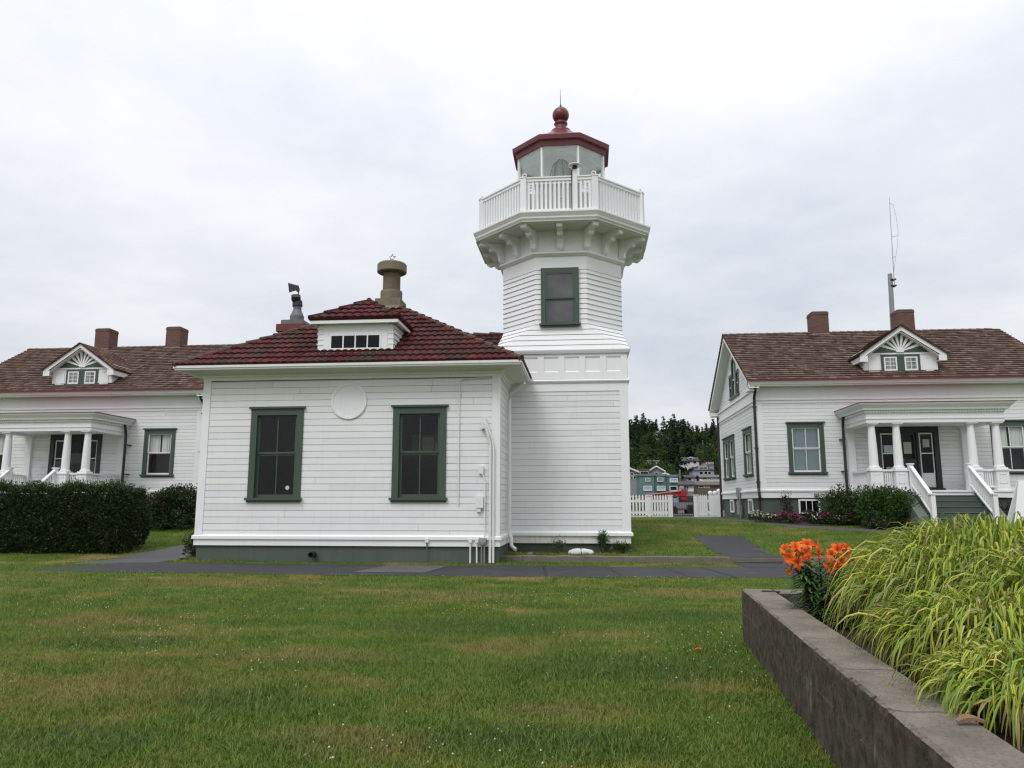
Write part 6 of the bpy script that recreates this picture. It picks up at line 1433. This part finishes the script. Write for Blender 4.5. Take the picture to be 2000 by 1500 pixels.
# ================================================================== HILLSIDE HOUSES
def fmat(name, c, r=.8): M[name] = paint(name, c, r, .10, .4, .15, sc3(c, .6), bmp=0); return name
fmat('teal_boards', (.105, .185, .180)); fmat('far_white', (.68, .68, .66)); fmat('far_greyblue', (.28, .31, .36)); fmat('far_tan', (.30, .27, .22)); fmat('far_brown', (.13, .10, .08)); fmat('far_grey', (.22, .215, .22))
fmat('roof_dark', (.045, .046, .052)); fmat('roof_grey', (.13, .125, .125)); fmat('roof_brown', (.115, .088, .070)); fmat('far_pale_pane', (.36, .42, .46)); fmat('far_redroof', (.12, .035, .03))
def rect(Y, x0, x1, y0, y1):
    """a front at distance Y covering that measured rectangle: world x0,x1,z0,z1"""
    a, b2 = at(x0, y1, Y), at(x1, y0, Y); return a.x, b2.x, a.z, b2.z
def hill_house(label, Y, blocks, wins, depth=9., cat='house', name='hillside_house'):
    """blocks: (x0,x1,ytop,ybot,wall,roof,kind,roof_px); wins: (x0,x1,y0,y1,mat) in measured pixels of the 2000 px photo"""
    xs0 = rect(Y, blocks[0][0], blocks[0][1], blocks[0][2], blocks[0][3]); cx = (xs0[0]+xs0[1])/2
    t = thing(name, label, cat, (cx, Y+depth/2, H(cx, Y)), 'houses on the far hillside')
    for i, (x0, x1, y0, y1, wm, rm, kind, rp) in enumerate(blocks):
        a, b2, z0, z1 = rect(Y, x0, x1, y0, y1); dy = .5*i; z0 = min(z0, H((a+b2)/2, Y)-1.5)
        m = MB(); m.box(WORLD, a, b2, Y+dy, Y+depth+dy, z0, z1)
        zr = at(x0, y0-rp, Y).z; o = .45; mid = (a+b2)/2; yc = Y+dy+depth/2
        if kind == 'gable_front': m.prism([(a, Y+dy, z1), (b2, Y+dy, z1), (mid, Y+dy, zr-.15)], (0, depth, 0))
        m.build('wall', wm, t); m = MB()
        if kind == 'flat': m.box(WORLD, a-.15, b2+.15, Y+dy-.15, Y+dy+depth+.1, z1, z1+.35)
        elif kind == 'side':     # ridge runs left-right
            for (ya, yb2) in ((Y+dy-o, yc), (Y+dy+depth+o, yc)): m.hexa([(a-o, ya, z1-.1), (b2+o, ya, z1-.1), (b2+o, yb2, zr), (a-o, yb2, zr), (a-o, ya, z1+.12), (b2+o, ya, z1+.12), (b2+o, yb2, zr+.22), (a-o, yb2, zr+.22)])
        elif kind == 'hip':
            k = min(depth/2, (b2-a)/2)*.8; m.loft([[(a-o, Y+dy-o, z1), (b2+o, Y+dy-o, z1), (b2+o, Y+dy+depth+o, z1), (a-o, Y+dy+depth+o, z1)], [(a+k, yc, zr), (b2-k, yc, zr), (b2-k, yc+.05, zr), (a+k, yc+.05, zr)]])
        elif kind == 'gable_front':
            for s, xe in ((-1, a-o), (1, b2+o)):
                m.hexa([(xe, Y+dy-o, z1-.25), (mid, Y+dy-o, zr), (mid, Y+dy+depth, zr), (xe, Y+dy+depth, z1-.25), (xe, Y+dy-o, z1), (mid, Y+dy-o, zr+.25), (mid, Y+dy+depth, zr+.25), (xe, Y+dy+depth, z1)])
            f = MB()
            for s, xe in ((-1, a-o), (1, b2+o)): f.hexa([(xe, Y+dy-o-.08, z1-.3), (mid, Y+dy-o-.08, zr-.1), (mid, Y+dy-o-.02, zr-.1), (xe, Y+dy-o-.02, z1-.3), (xe, Y+dy-o-.08, z1+.05), (mid, Y+dy-o-.08, zr+.27), (mid, Y+dy-o-.02, zr+.27), (xe, Y+dy-o-.02, z1+.05)])
            f.build('barge_board', 'far_white', t)
        m.build('roof', rm, t)
    for (x0, x1, y0, y1, gm_) in wins:
        a, b2, z0, z1 = rect(Y, x0, x1, y0, y1); f = .05*(b2-a)+.05
        m = MB(); yy = Y-.12
        m.box(WORLD, a-f, a, yy, Y+.6, z0-f, z1+f); m.box(WORLD, b2, b2+f, yy, Y+.6, z0-f, z1+f); m.box(WORLD, a, b2, yy, Y+.6, z1, z1+f); m.box(WORLD, a, b2, yy, Y+.6, z0-f, z0)
        if b2-a > 2.2: m.box(WORLD, (a+b2)/2-.05, (a+b2)/2+.05, yy+.02, Y, z0, z1)
        w_ = m.build('window', 'far_white' if gm_ != 'glass_teal' else 'teal_boards', t)
        m = MB(); m.box(WORLD, a, b2, Y-.06, Y+.55, z0, z1); m.build('pane', 'glass_dark' if gm_ in ('d', 'glass_teal') else gm_, w_)
    return t
q = lambda x, y: (1225+x/9.375, 800+y/9.375)
def bl(x0, x1, y0, y1, wm, rm, kind, rp): a, b2 = q(x0, y0), q(x1, y1); return (a[0], b2[0], a[1], b2[1], wm, rm, kind, rp/9.375)
def wn(x0, x1, y0, y1, g='d'): a, b2 = q(x0, y0), q(x1, y1); return (a[0], b2[0], a[1], b2[1], g)
hill_house('teal two-storey flat-roofed building behind the white picket fence', 130, [bl(232, 488, 1215, 1640, 'teal_boards', 'teal_boards', 'flat', 0), bl(490, 700, 1217, 1640, 'teal_boards', 'teal_boards', 'flat', 0), bl(702, 935, 1225, 1640, 'teal_boards', 'teal_boards', 'flat', 0)],
           [wn(338, 412, 1262, 1310, 'far_grey'), wn(560, 648, 1258, 1308, 'far_grey'), wn(795, 915, 1265, 1320, 'far_pale_pane'), wn(310, 436, 1410, 1475, 'far_pale_pane'), wn(558, 688, 1410, 1475, 'far_pale_pane'), wn(790, 905, 1408, 1475)], 8, 'building', 'teal_building')
hill_house('small white garage with dark roof right of the teal building', 140, [bl(945, 1215, 1385, 1640, 'far_grey', 'roof_dark', 'side', 62)], [wn(1120, 1205, 1400, 1490, 'far_white'), wn(1085, 1112, 1410, 1450)], 7)
hill_house('grey gabled house peeping over the teal building', 190, [bl(405, 665, 1125, 1250, 'far_grey', 'roof_grey', 'gable_front', 82)], [wn(510, 560, 1150, 1190, 'far_redroof')], 9)
hill_house('brown flat-roofed house with a window band left above the teal building', 175, [bl(200, 398, 1118, 1300, 'far_brown', 'roof_brown', 'flat', 0)], [wn(248, 284, 1135, 1190), wn(292, 330, 1135, 1190), wn(338, 380, 1135, 1190)], 8)
hill_house('grey white-trimmed house half hidden by the lighthouse tower edge', 165, [bl(-60, 180, 1135, 1420, 'far_grey', 'roof_grey', 'gable_front', 50)], [wn(70, 105, 1160, 1200), wn(118, 165, 1160, 1185), wn(70, 100, 1220, 1270), wn(115, 155, 1220, 1270)], 9)
hill_house('small white-gabled shed roof right behind the teal building', 185, [bl(640, 745, 1190, 1300, 'far_greyblue', 'roof_grey', 'gable_front', 22)], [wn(675, 700, 1205, 1225)], 5)
hill_house('white house with dark roof and white dormer, highest of the clustered houses', 380, [bl(992, 1312, 942, 1060, 'far_white', 'roof_dark', 'side', 72), bl(1120, 1212, 890, 945, 'far_white', 'roof_dark', 'gable_front', 20)], [wn(1055, 1150, 952, 988), wn(1210, 1262, 952, 985), wn(1140, 1190, 890, 920)], 11)
hill_house('grey-blue stepped house with a tall square block and balconies', 300, [bl(1205, 1590, 1110, 1230, 'far_greyblue', 'roof_grey', 'hip', 20), bl(1290, 1475, 1042, 1110, 'far_greyblue', 'roof_grey', 'hip', 36), bl(1440, 1592, 965, 1110, 'far_greyblue', 'far_redroof', 'flat', 0)],
           [wn(1320, 1460, 1055, 1085), wn(1325, 1385, 1140, 1182), wn(1415, 1465, 1135, 1182), wn(1480, 1530, 1140, 1182), wn(1515, 1532, 1058, 1080), wn(1548, 1565, 1058, 1080), wn(1455, 1490, 972, 990, 'far_redroof'), wn(1515, 1570, 972, 990, 'far_redroof')], 10)
hill_house('pale cottage with dark roof below the grey-blue house', 240, [bl(1075, 1232, 1245, 1345, 'far_grey', 'roof_dark', 'side', 42)], [wn(1115, 1165, 1255, 1300), wn(1190, 1210, 1262, 1300, 'far_white')], 8)
hill_house('long house with a white balcony railing right of the pale cottage', 235, [bl(1352, 1720, 1240, 1345, 'far_grey', 'roof_grey', 'side', 42)], [wn(1385, 1450, 1245, 1285), wn(1475, 1535, 1245, 1285, 'far_greyblue'), wn(1555, 1640, 1250, 1285, 'far_pale_pane'), wn(1350, 1700, 1292, 1306, 'far_white')], 9)
hill_house('low house under a broad brown roof nearest the white keeper house corner', 200, [bl(1290, 1720, 1382, 1560, 'far_brown', 'roof_brown', 'side', 64)], [wn(1310, 1400, 1400, 1425), wn(1420, 1500, 1400, 1430, 'far_grey')], 9)
hill_house('long tan house with white columns among the trees left of centre', 400, [bl(310, 612, 950, 1030, 'far_tan', 'roof_brown', 'side', 22)], [wn(470, 500, 955, 990), wn(520, 550, 955, 990, 'far_white'), wn(575, 600, 955, 990), wn(330, 390, 965, 1015, 'far_white')], 9)
hill_house('pale grey house high among the dark trees of the hill', 560, [bl(500, 652, 425, 560, 'far_greyblue', 'roof_grey', 'hip', 45)], [wn(570, 640, 460, 480), wn(575, 635, 495, 525)], 9)
hill_house('tiny white house far right in the trees below the skyline', 520, [bl(1345, 1425, 760, 830, 'far_tan', 'roof_grey', 'hip', 20), bl(1262, 1300, 745, 780, 'far_tan', 'roof_grey', 'flat', 0)], [wn(1360, 1395, 770, 800)], 7)
# utility poles
M['pole'] = paint('weathered_pole', (.20, .18, .16), .9, .2, 3)
def pole(label, x, y0, y1, Y, arm=True):
    p0, p1 = at(*q(x, y1), Y), at(*q(x, y0), Y); t = thing('utility_pole', label, 'pole', (p0.x, Y, p0.z-3), 'utility poles on the hillside'); m = MB(); h_ = (p1.z-p0.z); m.tube([(p0.x, Y, p0.z-3), (p0.x, Y, p1.z)], .16+.0004*Y, 6); m.build('shaft', 'pole', t)
    if arm: m = MB(); m.box(WORLD, p0.x-h_*.14, p0.x+h_*.14, Y-.1, Y+.1, p1.z-h_*.1, p1.z-h_*.07); m.build('crossarm', 'pole', t)
pole('pale utility pole standing right of the teal building', 968, 1105, 1320, 210, False); pole('thin utility pole in front of the dark central trees', 785, 735, 870, 420); pole('utility pole with crossarm on the right of the wooded slope', 1383, 560, 660, 520)

# ================================================================== TREES
M['conifer'] = rnd_mat('conifer_needles', [(0, (.018, .030, .016)), (.6, (.030, .050, .024)), (1, (.055, .080, .036))], .8, .25, .3, spec=.1)
M['broadleaf'] = rnd_mat('broadleaf_foliage', [(0, (.024, .044, .014)), (.6, (.046, .078, .022)), (1, (.09, .125, .036))], .8, .25, .35, spec=.1)
M['lime'] = rnd_mat('yellow_green_foliage', [(0, (.05, .07, .012)), (1, (.12, .15, .03))], .8, .3, .3, spec=.1)
def conifer_proto(h, r, n, seed, gappy=0.):
    """trunk plus whorls of drooping limbs, each a row of flat needle sprays"""
    rng = np.random.default_rng(seed); Ps, Ns, Ls = [], [], []
    nw = int(h/.85); kill = rng.random(nw) < gappy
    for k in range(nw):
        s = (k+.5)/nw; z = h*(.10+.90*s); rad = r*(1-s)**.8*(.75+.5*rng.random())+.15
        if kill[k]: continue
        for j in range(7 if s < .8 else 5):
            a = rng.random()*6.283; L = rad*(.6+.6*rng.random()); m_ = max(4, int(1.9*n*L/r)); t = (np.arange(m_)+rng.random(m_))/m_
            P = np.stack([np.cos(a)*L*t, np.sin(a)*L*t, z+.15*L*t-.38*L*t*t], 1); Ps.append(P+rng.normal(0, .10, P.shape)); Ns.append(np.stack([np.cos(a)+rng.normal(0, .5, m_), np.sin(a)+rng.normal(0, .5, m_), -.18+0*t], 1)); Ls.append((1.25+.7*(1-t))*(.62+.5*(1-s)))
    P, N, L = np.concatenate(Ps), unit(np.concatenate(Ns)), np.concatenate(Ls); V, F = leaf_quads(P, N, L, L*.62, .3, rng)
    m = MB(); m.tube([(0, 0, -1.5), (0, 0, h*.5), (0, 0, h)], .035*h**.9, 6, r1=.02)
    return m.mesh('tree_trunk', 'twig'), np_mesh('tree_crown', V, F, 'conifer', rng.random(len(F)))
def broad_proto(h, r, n, seed, mat='broadleaf', low=.2):
    rng = np.random.default_rng(seed); lob = [(rng.normal(0, .40)*r, rng.normal(0, .40)*r, h*(low+.18+.58*rng.random()), r*(.34+.26*rng.random())) for _ in range(13)]; Ps, Ns = [], []
    for x, y, z, s in lob:
        k = n//13; d = unit(rng.normal(0, 1, (k, 3))); d[:, 2] = np.where(d[:, 2] < -.35, -d[:, 2], d[:, 2]); Ps.append(np.array([x, y, z])+d*s*(1-.4*rng.random(k)[:, None]**1.5)*[1, 1, .85]); Ns.append(d)
    P, N = np.concatenate(Ps), np.concatenate(Ns); L = (.42+.4*rng.random(len(P)))*(h/9)**.4; V, F = leaf_quads(P, N+[0, 0, .2], L, L*.7, .8, rng); m = MB()
    m.tube([(0, 0, -1.5), (0, 0, h*.3), (0.1, 0, h*.6)], .03*h, 6, r1=.05)
    for x, y, z, s in lob[:6]: m.tube([(0, 0, h*.25), (x*.5, y*.5, z*.75), (x, y, z)], .012*h, 5, r1=.03)
    return m.mesh('tree_trunk', 'twig'), np_mesh('tree_crown', V, F, mat, rng.random(len(F)))
CON = [conifer_proto(18, 4.0, 9, 1), conifer_proto(22, 4.2, 9, 2, .10), conifer_proto(16, 4.4, 10, 3), conifer_proto(24, 5.2, 8, 4, .38), conifer_proto(20, 3.2, 9, 5)]
BRO = [broad_proto(10, 5.5, 1700, 11), broad_proto(12, 6.0, 1900, 12), broad_proto(8, 5.0, 1300, 13), broad_proto(5, 3.4, 900, 14, 'lime', 0)]
def tree(proto, x, y, z, s, label, group, name, sz=1.):
    t = bpy.data.objects.new(name, None); COL.objects.link(t); t.location = (x, y, z); t.rotation_euler = (0, 0, random.random()*6.28); t.scale = (s, s, s*sz); tag(t, label, 'tree', group)
    for nm, me in zip(('trunk', 'crown'), proto): o = bpy.data.objects.new(nm, me); COL.objects.link(o); o.parent = t
    return t
# skyline conifers, each where its top shows against the sky
sky_t = [(10, 190, 0, 'dark conifer at the left end of the hill skyline beside the tower'), (65, 175, 2, 'broad dark conifer near the tower on the hill skyline'), (160, 105, 2, 'broad pointed conifer second from the tower on the skyline'), (225, 190, 0, 'rounded conifer right of the broad pointed one on the skyline'), (280, 195, 4, 'small thin conifer left of the narrow spire on the skyline'), (325, 145, 4, 'narrow spire-topped conifer on the left of the skyline'), (400, 170, 0, 'dense conifer right of the narrow spire on the skyline'), (455, 205, 4, 'short conifer in the dip of the skyline'), (525, 175, 4, 'slim conifer just left of the gappy fir on the skyline'),
         (655, 120, 3, 'gappy wind-blown fir with flat shelves of branches on the skyline'), (745, 205, 2, 'dense dark conifer between the gappy fir and the tallest fir'), (845, 75, 3, 'tallest fir standing out in the middle of the hill skyline'), (895, 230, 2, 'bushy conifer under the right side of the tallest fir'), (990, 180, 1, 'pointed fir right of the tallest fir on the skyline'), (1100, 215, 3, 'leaning sparse fir with see-through gaps on the skyline'), (1190, 290, 0, 'round-topped conifer right of the leaning sparse fir'), (1285, 290, 1, 'ragged conifer above the tiny white house on the skyline'), (1370, 315, 4, 'small dark conifer right of the ragged one'), (1440, 250, 1, 'tall slim fir left of the house corner on the skyline'), (1500, 330, 0, 'low conifer between two slim firs near the house corner'), (1560, 232, 4, 'slender spire fir second from the keeper house on the skyline'), (1610, 285, 4, 'small spire fir near the keeper house on the skyline'), (1660, 280, 0, 'dark fir touching the downpipe of the keeper house')]
for x, y, k, lab in sky_t:
    Y = 600+random.uniform(-25, 40); p = at(*q(x, y), Y); g_ = H(p.x, Y); hh = {0: 18, 1: 22, 2: 16, 3: 24, 4: 20}[k]; need = p.z-g_+1; s = min(max(need/hh, .55), 1.9)
    tree(CON[k], p.x, Y, p.z-hh*s, s, lab, None, 'conifer_tree')
# the wooded slope: single trees in front of a leafy mass, kept off the houses
KEEP = [(q(a, 0)[0], q(b2, 0)[0], q(0, c_)[1], Yk, q(0, d_)[1]) for a, b2, c_, d_, Yk in ((232, 935, 1205, 1640, 130), (940, 1215, 1320, 1640, 140), (1260, 1720, 1318, 1500, 200), (1060, 1720, 1200, 1330, 235), (1200, 1600, 960, 1200, 300), (985, 1320, 865, 1030, 380), (200, 670, 1040, 1230, 165), (-60, 190, 1085, 1400, 160), (300, 615, 930, 1015, 400), (490, 660, 385, 470, 560), (1255, 1430, 735, 815, 520), (660, 920, 1180, 1230, 185))]
def pix(X, Y, Z):
    d = (X, Y, Z-HC); w_ = sum(p*r for p, r in zip(FWD, d)); return 1000+CF*sum(p*r for p, r in zip(RGT, d))/w_, 750-CF*sum(p*r for p, r in zip(UPV, d))/w_
KB = {0: 1024}
def clear(X, Y, Z, r, h):
    x, yt = pix(X, Y, Z+h); hw_ = r*CF/Y; yb_ = pix(X, Y, Z)[1]
    for (a, b2, ytop, Yk, ybot) in KEEP:
        if Y < Yk+14 and x+hw_*.8 > a and x-hw_*.8 < b2 and yt < ybot and yb_ > ytop-2: return False
    return True
rt = random.Random(21); cnt = 0; kinds = [('broadleaf_tree', 'rounded dark green broadleaf tree on the wooded far slope', 'broadleaf trees on the far slope'), ('conifer_tree', 'dark conifer rising from the wooded far slope below the skyline', 'conifers on the far slope'), ('bush', 'low green bush between the hillside houses', 'bushes between the far houses')]
tries = 0
while cnt < 285 and tries < 14000:
    tries += 1; Y = 150+(590-150)*rt.random()**.75; X = Y*((.035+.16*rt.random()) if rt.random() < .72 else (-.06+.36*rt.random())); z = H(X, Y)
    up_ = Y > 330
    if up_ and rt.random() < .55: k = rt.choice((0, 1, 2, 4)); s = rt.uniform(.65, 1.15); r_, h_ = 4*s, 20*s; kd = 1
    elif rt.random() < .25 and Y < 420: k = 3 if rt.random() < .3 else 2; s = rt.uniform(.45, .8); r_, h_ = 5*s, 8*s; kd = 2
    else: k = rt.choice((0, 1, 2)); s = rt.uniform(.7, 1.15); r_, h_ = 6*s, 11*s; kd = 0
    if not clear(X, Y, z, r_, h_): continue
    tree((CON if kd == 1 else BRO)[k], X, Y, z, s, kinds[kd][1], kinds[kd][2], kinds[kd][0], rt.uniform(.9, 1.15)); cnt += 1
n = 40000; Y = 240+(760-240)*RNG.random(n)**.8; X = Y*(-.10+.42*RNG.random(n)); cell = np.sin(X*.55+np.sin(Y*.31)*2)*np.sin(Y*.47+np.sin(X*.37)*2); Z = hgt(X, Y)+np.clip(.8+2.2*(cell*.5+.5), 0, 9)*RNG.random(n)**.5*np.clip((Y-235)/150, .3, 1)
keep = np.ones(n, bool)
px_ = 1000+CF*(X*RGT[0]+Y*RGT[1])/(X*FWD[0]+Y*FWD[1]+(Z-HC)*FWD[2]); py_ = 750-CF*(X*UPV[0]+Y*UPV[1]+(Z-HC)*UPV[2])/(X*FWD[0]+Y*FWD[1]+(Z-HC)*FWD[2])
for (a, b2, yt, Yk, yb3) in KEEP: keep &= ~((Y < Yk+12) & (px_ > a-3) & (px_ < b2+3) & (py_ > yt-2) & (py_ < yb3))
P = np.stack([X, Y, Z], 1)[keep]; sz_ = 1.5+1.4*RNG.random(len(P))
# the same wood carries on along the ridge to both sides, there as coarser tree-sized heaps
n = 70000; Y = 170+(760-170)*RNG.random(n)**.8; X = Y*(-1.5+3.2*RNG.random(n)); k_ = (X < Y*-.085) | (X > Y*.31); X, Y = X[k_], Y[k_]
tc_ = np.floor(X/11+np.sin(np.floor(Y/10)*5.1)*.5); tr_ = np.floor(Y/10); hsh = np.abs(np.sin(tc_*12.9898+tr_*78.233)*43758.5453) % 1; dx_ = (X/11+np.sin(tr_*5.1)*.5-tc_-.5); dy_ = Y/10-tr_-.5
hh_ = (6+15*hsh)*np.clip(1-2.0*np.sqrt(dx_**2+dy_**2)*(.75+.5*hsh), .08, 1); Z = hgt(X, Y)+hh_*(.35+.65*RNG.random(len(X)))
P = np.concatenate([P, np.stack([X, Y, Z], 1)]); sz_ = np.concatenate([sz_, 2.2+2.4*RNG.random(len(X))])
N = RNG.normal(0, .6, P.shape)+[0, -.3, .8]; V, F = leaf_quads(P, unit(N), sz_, sz_*.6, .6)
cl_ = (np.sin(P[:, 0]*.21+P[:, 1]*.13)+np.sin(P[:, 0]*.09-P[:, 1]*.17))*.22+.42
wd = link_mesh('woods', np_mesh('woods', V, F, 'broadleaf', np.clip(cl_+.35*(RNG.random(len(F))-.5), 0, 1))); tag(wd, 'continuous dark green woodland covering the far hill', 'woods', kind='stuff')

# ================================================================== ANTENNA behind the right house
ant = thing('antenna_mast', 'tall leaning grey pole with a whip antenna behind the right dormer and chimney', 'antenna', (15.1, 38.6, .85)); ay = 38.6
m = MB(); m.tube([at(1747, 980, ay), at(1744, 640, ay), at(1740.5, 575, ay), at(1738, 535, ay)], .13, 10, r1=.105); m.build('mast', 'pole_grey' if 'pole_grey' in M else 'lead', ant)
m = MB(); p = at(1743, 548, ay)+Vector((.05, -.12, 0))
for z in (0, -.32): m.box(WORLD, p.x-.18, p.x+.08, ay-.16, ay+.14, p.z+z, p.z+z+.06)
m.build('clamp', 'black', ant)
m = MB(); base = at(1743.5, 560, ay)+Vector((.03, -.15, 0)); tip = at(1734.5, 388, ay)+Vector((0, -.15, 0)); m.tube([base, base.lerp(tip, .5), tip], .020, 6, r1=.010); m.build('whip', 'metal_grey', ant)
m = MB(); B_ = lambda x, y: at(x, y, ay)+Vector((0, -.15, 0))
m.tube([B_(1743, 537), B_(1747, 505), B_(1751, 478), B_(1752, 455), B_(1748, 425), B_(1742, 402)], .007, 5)
for (a, b2) in (((1740, 506), (1748, 502)), ((1738.5, 465), (1752, 462)), ((1735, 399), (1742, 402))): m.tube([B_(*a), B_(*b2)], .010, 5)
m.build('folded_element', 'metal_grey', ant)
# ================================================================== sky, sun, camera
w = bpy.data.worlds.new('World'); SC.world = w; w.use_nodes = True; nt = w.node_tree
for n in list(nt.nodes): nt.nodes.remove(n)
out = nd(nt, 'ShaderNodeOutputWorld'); bg = nd(nt, 'ShaderNodeBackground'); nt.links.new(bg.outputs[0], out.inputs[0])
SUN_EL, SUN_AZ = R(52), R(205)     # azimuth from +Y, clockwise: behind the camera and a little to its left
sky = nd(nt, 'ShaderNodeTexSky', sky_type='NISHITA', sun_disc=False, sun_elevation=SUN_EL, sun_rotation=SUN_AZ, air_density=1., dust_density=3.)
tc = nd(nt, 'ShaderNodeTexCoord'); sp = nd(nt, 'ShaderNodeSeparateXYZ'); nt.links.new(tc.outputs['Generated'], sp.inputs[0])
# cloud deck: project the direction on a flat layer so the clouds flatten towards the horizon
zz = math_n(nt, 'ADD', math_n(nt, 'MAXIMUM', sp.outputs[2], 0.), .16)
cb = nd(nt, 'ShaderNodeCombineXYZ'); nt.links.new(math_n(nt, 'DIVIDE', sp.outputs[0], zz), cb.inputs[0]); nt.links.new(math_n(nt, 'DIVIDE', sp.outputs[1], zz), cb.inputs[1])
mp = nd(nt, 'ShaderNodeMapping'); mp.inputs['Location'].default_value = (1.7, .4, 0); nt.links.new(cb.outputs[0], mp.inputs[0])
n1 = noise(nt, mp.outputs[0], .55, 7, .58); n2 = noise(nt, mp.outputs[0], 1.9, 6, .6)
f = math_n(nt, 'ADD', math_n(nt, 'MULTIPLY', n1, .72), math_n(nt, 'MULTIPLY', n2, .28))
f = mrange(nt, f, .36, .575)
cloud = mixc(nt, f, CLOUD_DARK, CLOUD_LIGHT)
# an overcast sky is about three times brighter overhead than at the horizon
up = mrange(nt, sp.outputs[2], -.02, 1.0, .0, 1.)
lum = ramp(nt, up, LUM)
cloud = mixc(nt, 1., cloud, lum, 'MULTIPLY')
skyc = mixc(nt, 1., sky.outputs[0], (SKY_K,)*3, 'MULTIPLY')
tot = mixc(nt, .10, cloud, skyc)
nt.links.new(tot, bg.inputs[0]); bg.inputs[1].default_value = 1.0
ld = bpy.data.lights.new('sun', 'SUN'); ld.energy = SUN_E; ld.angle = R(25); ld.color = (1., .985, .965)
lo = bpy.data.objects.new('sun', ld); COL.objects.link(lo)
d = Vector((math.sin(SUN_AZ)*math.cos(SUN_EL), math.cos(SUN_AZ)*math.cos(SUN_EL), math.sin(SUN_EL)))
lo.rotation_euler = d.to_track_quat('Z', 'Y').to_euler(); lo.location = (0, -20, 40)
cd = bpy.data.cameras.new('camera'); co = bpy.data.objects.new('camera', cd); COL.objects.link(co)
cd.sensor_width = 36; cd.sensor_fit = 'HORIZONTAL'; cd.lens = CF/2000*36; cd.clip_start = .05; cd.clip_end = 4000
co.location = (0, 0, HC); co.rotation_euler = (R(90)+PITCH, 0, YAW); SC.camera = co
vs = SC.view_settings; vs.view_transform = 'Standard'; vs.look = 'None'; vs.exposure = EXPO; vs.gamma = 1; vs.use_curve_mapping = False
SC.render.resolution_x, SC.render.resolution_y = 1024, 768
SC.cycles.use_denoising = True; SC.cycles.denoising_input_passes = 'RGB_ALBEDO_NORMAL'; SC.cycles.denoising_prefilter = 'NONE'; SC.cycles.max_bounces = 6; SC.cycles.transparent_max_bounces = 12
SC.cycles.use_adaptive_sampling = True; SC.cycles.sample_clamp_indirect = 4; SC.cycles.filter_width = 1.3; SC.cycles.adaptive_threshold = .008
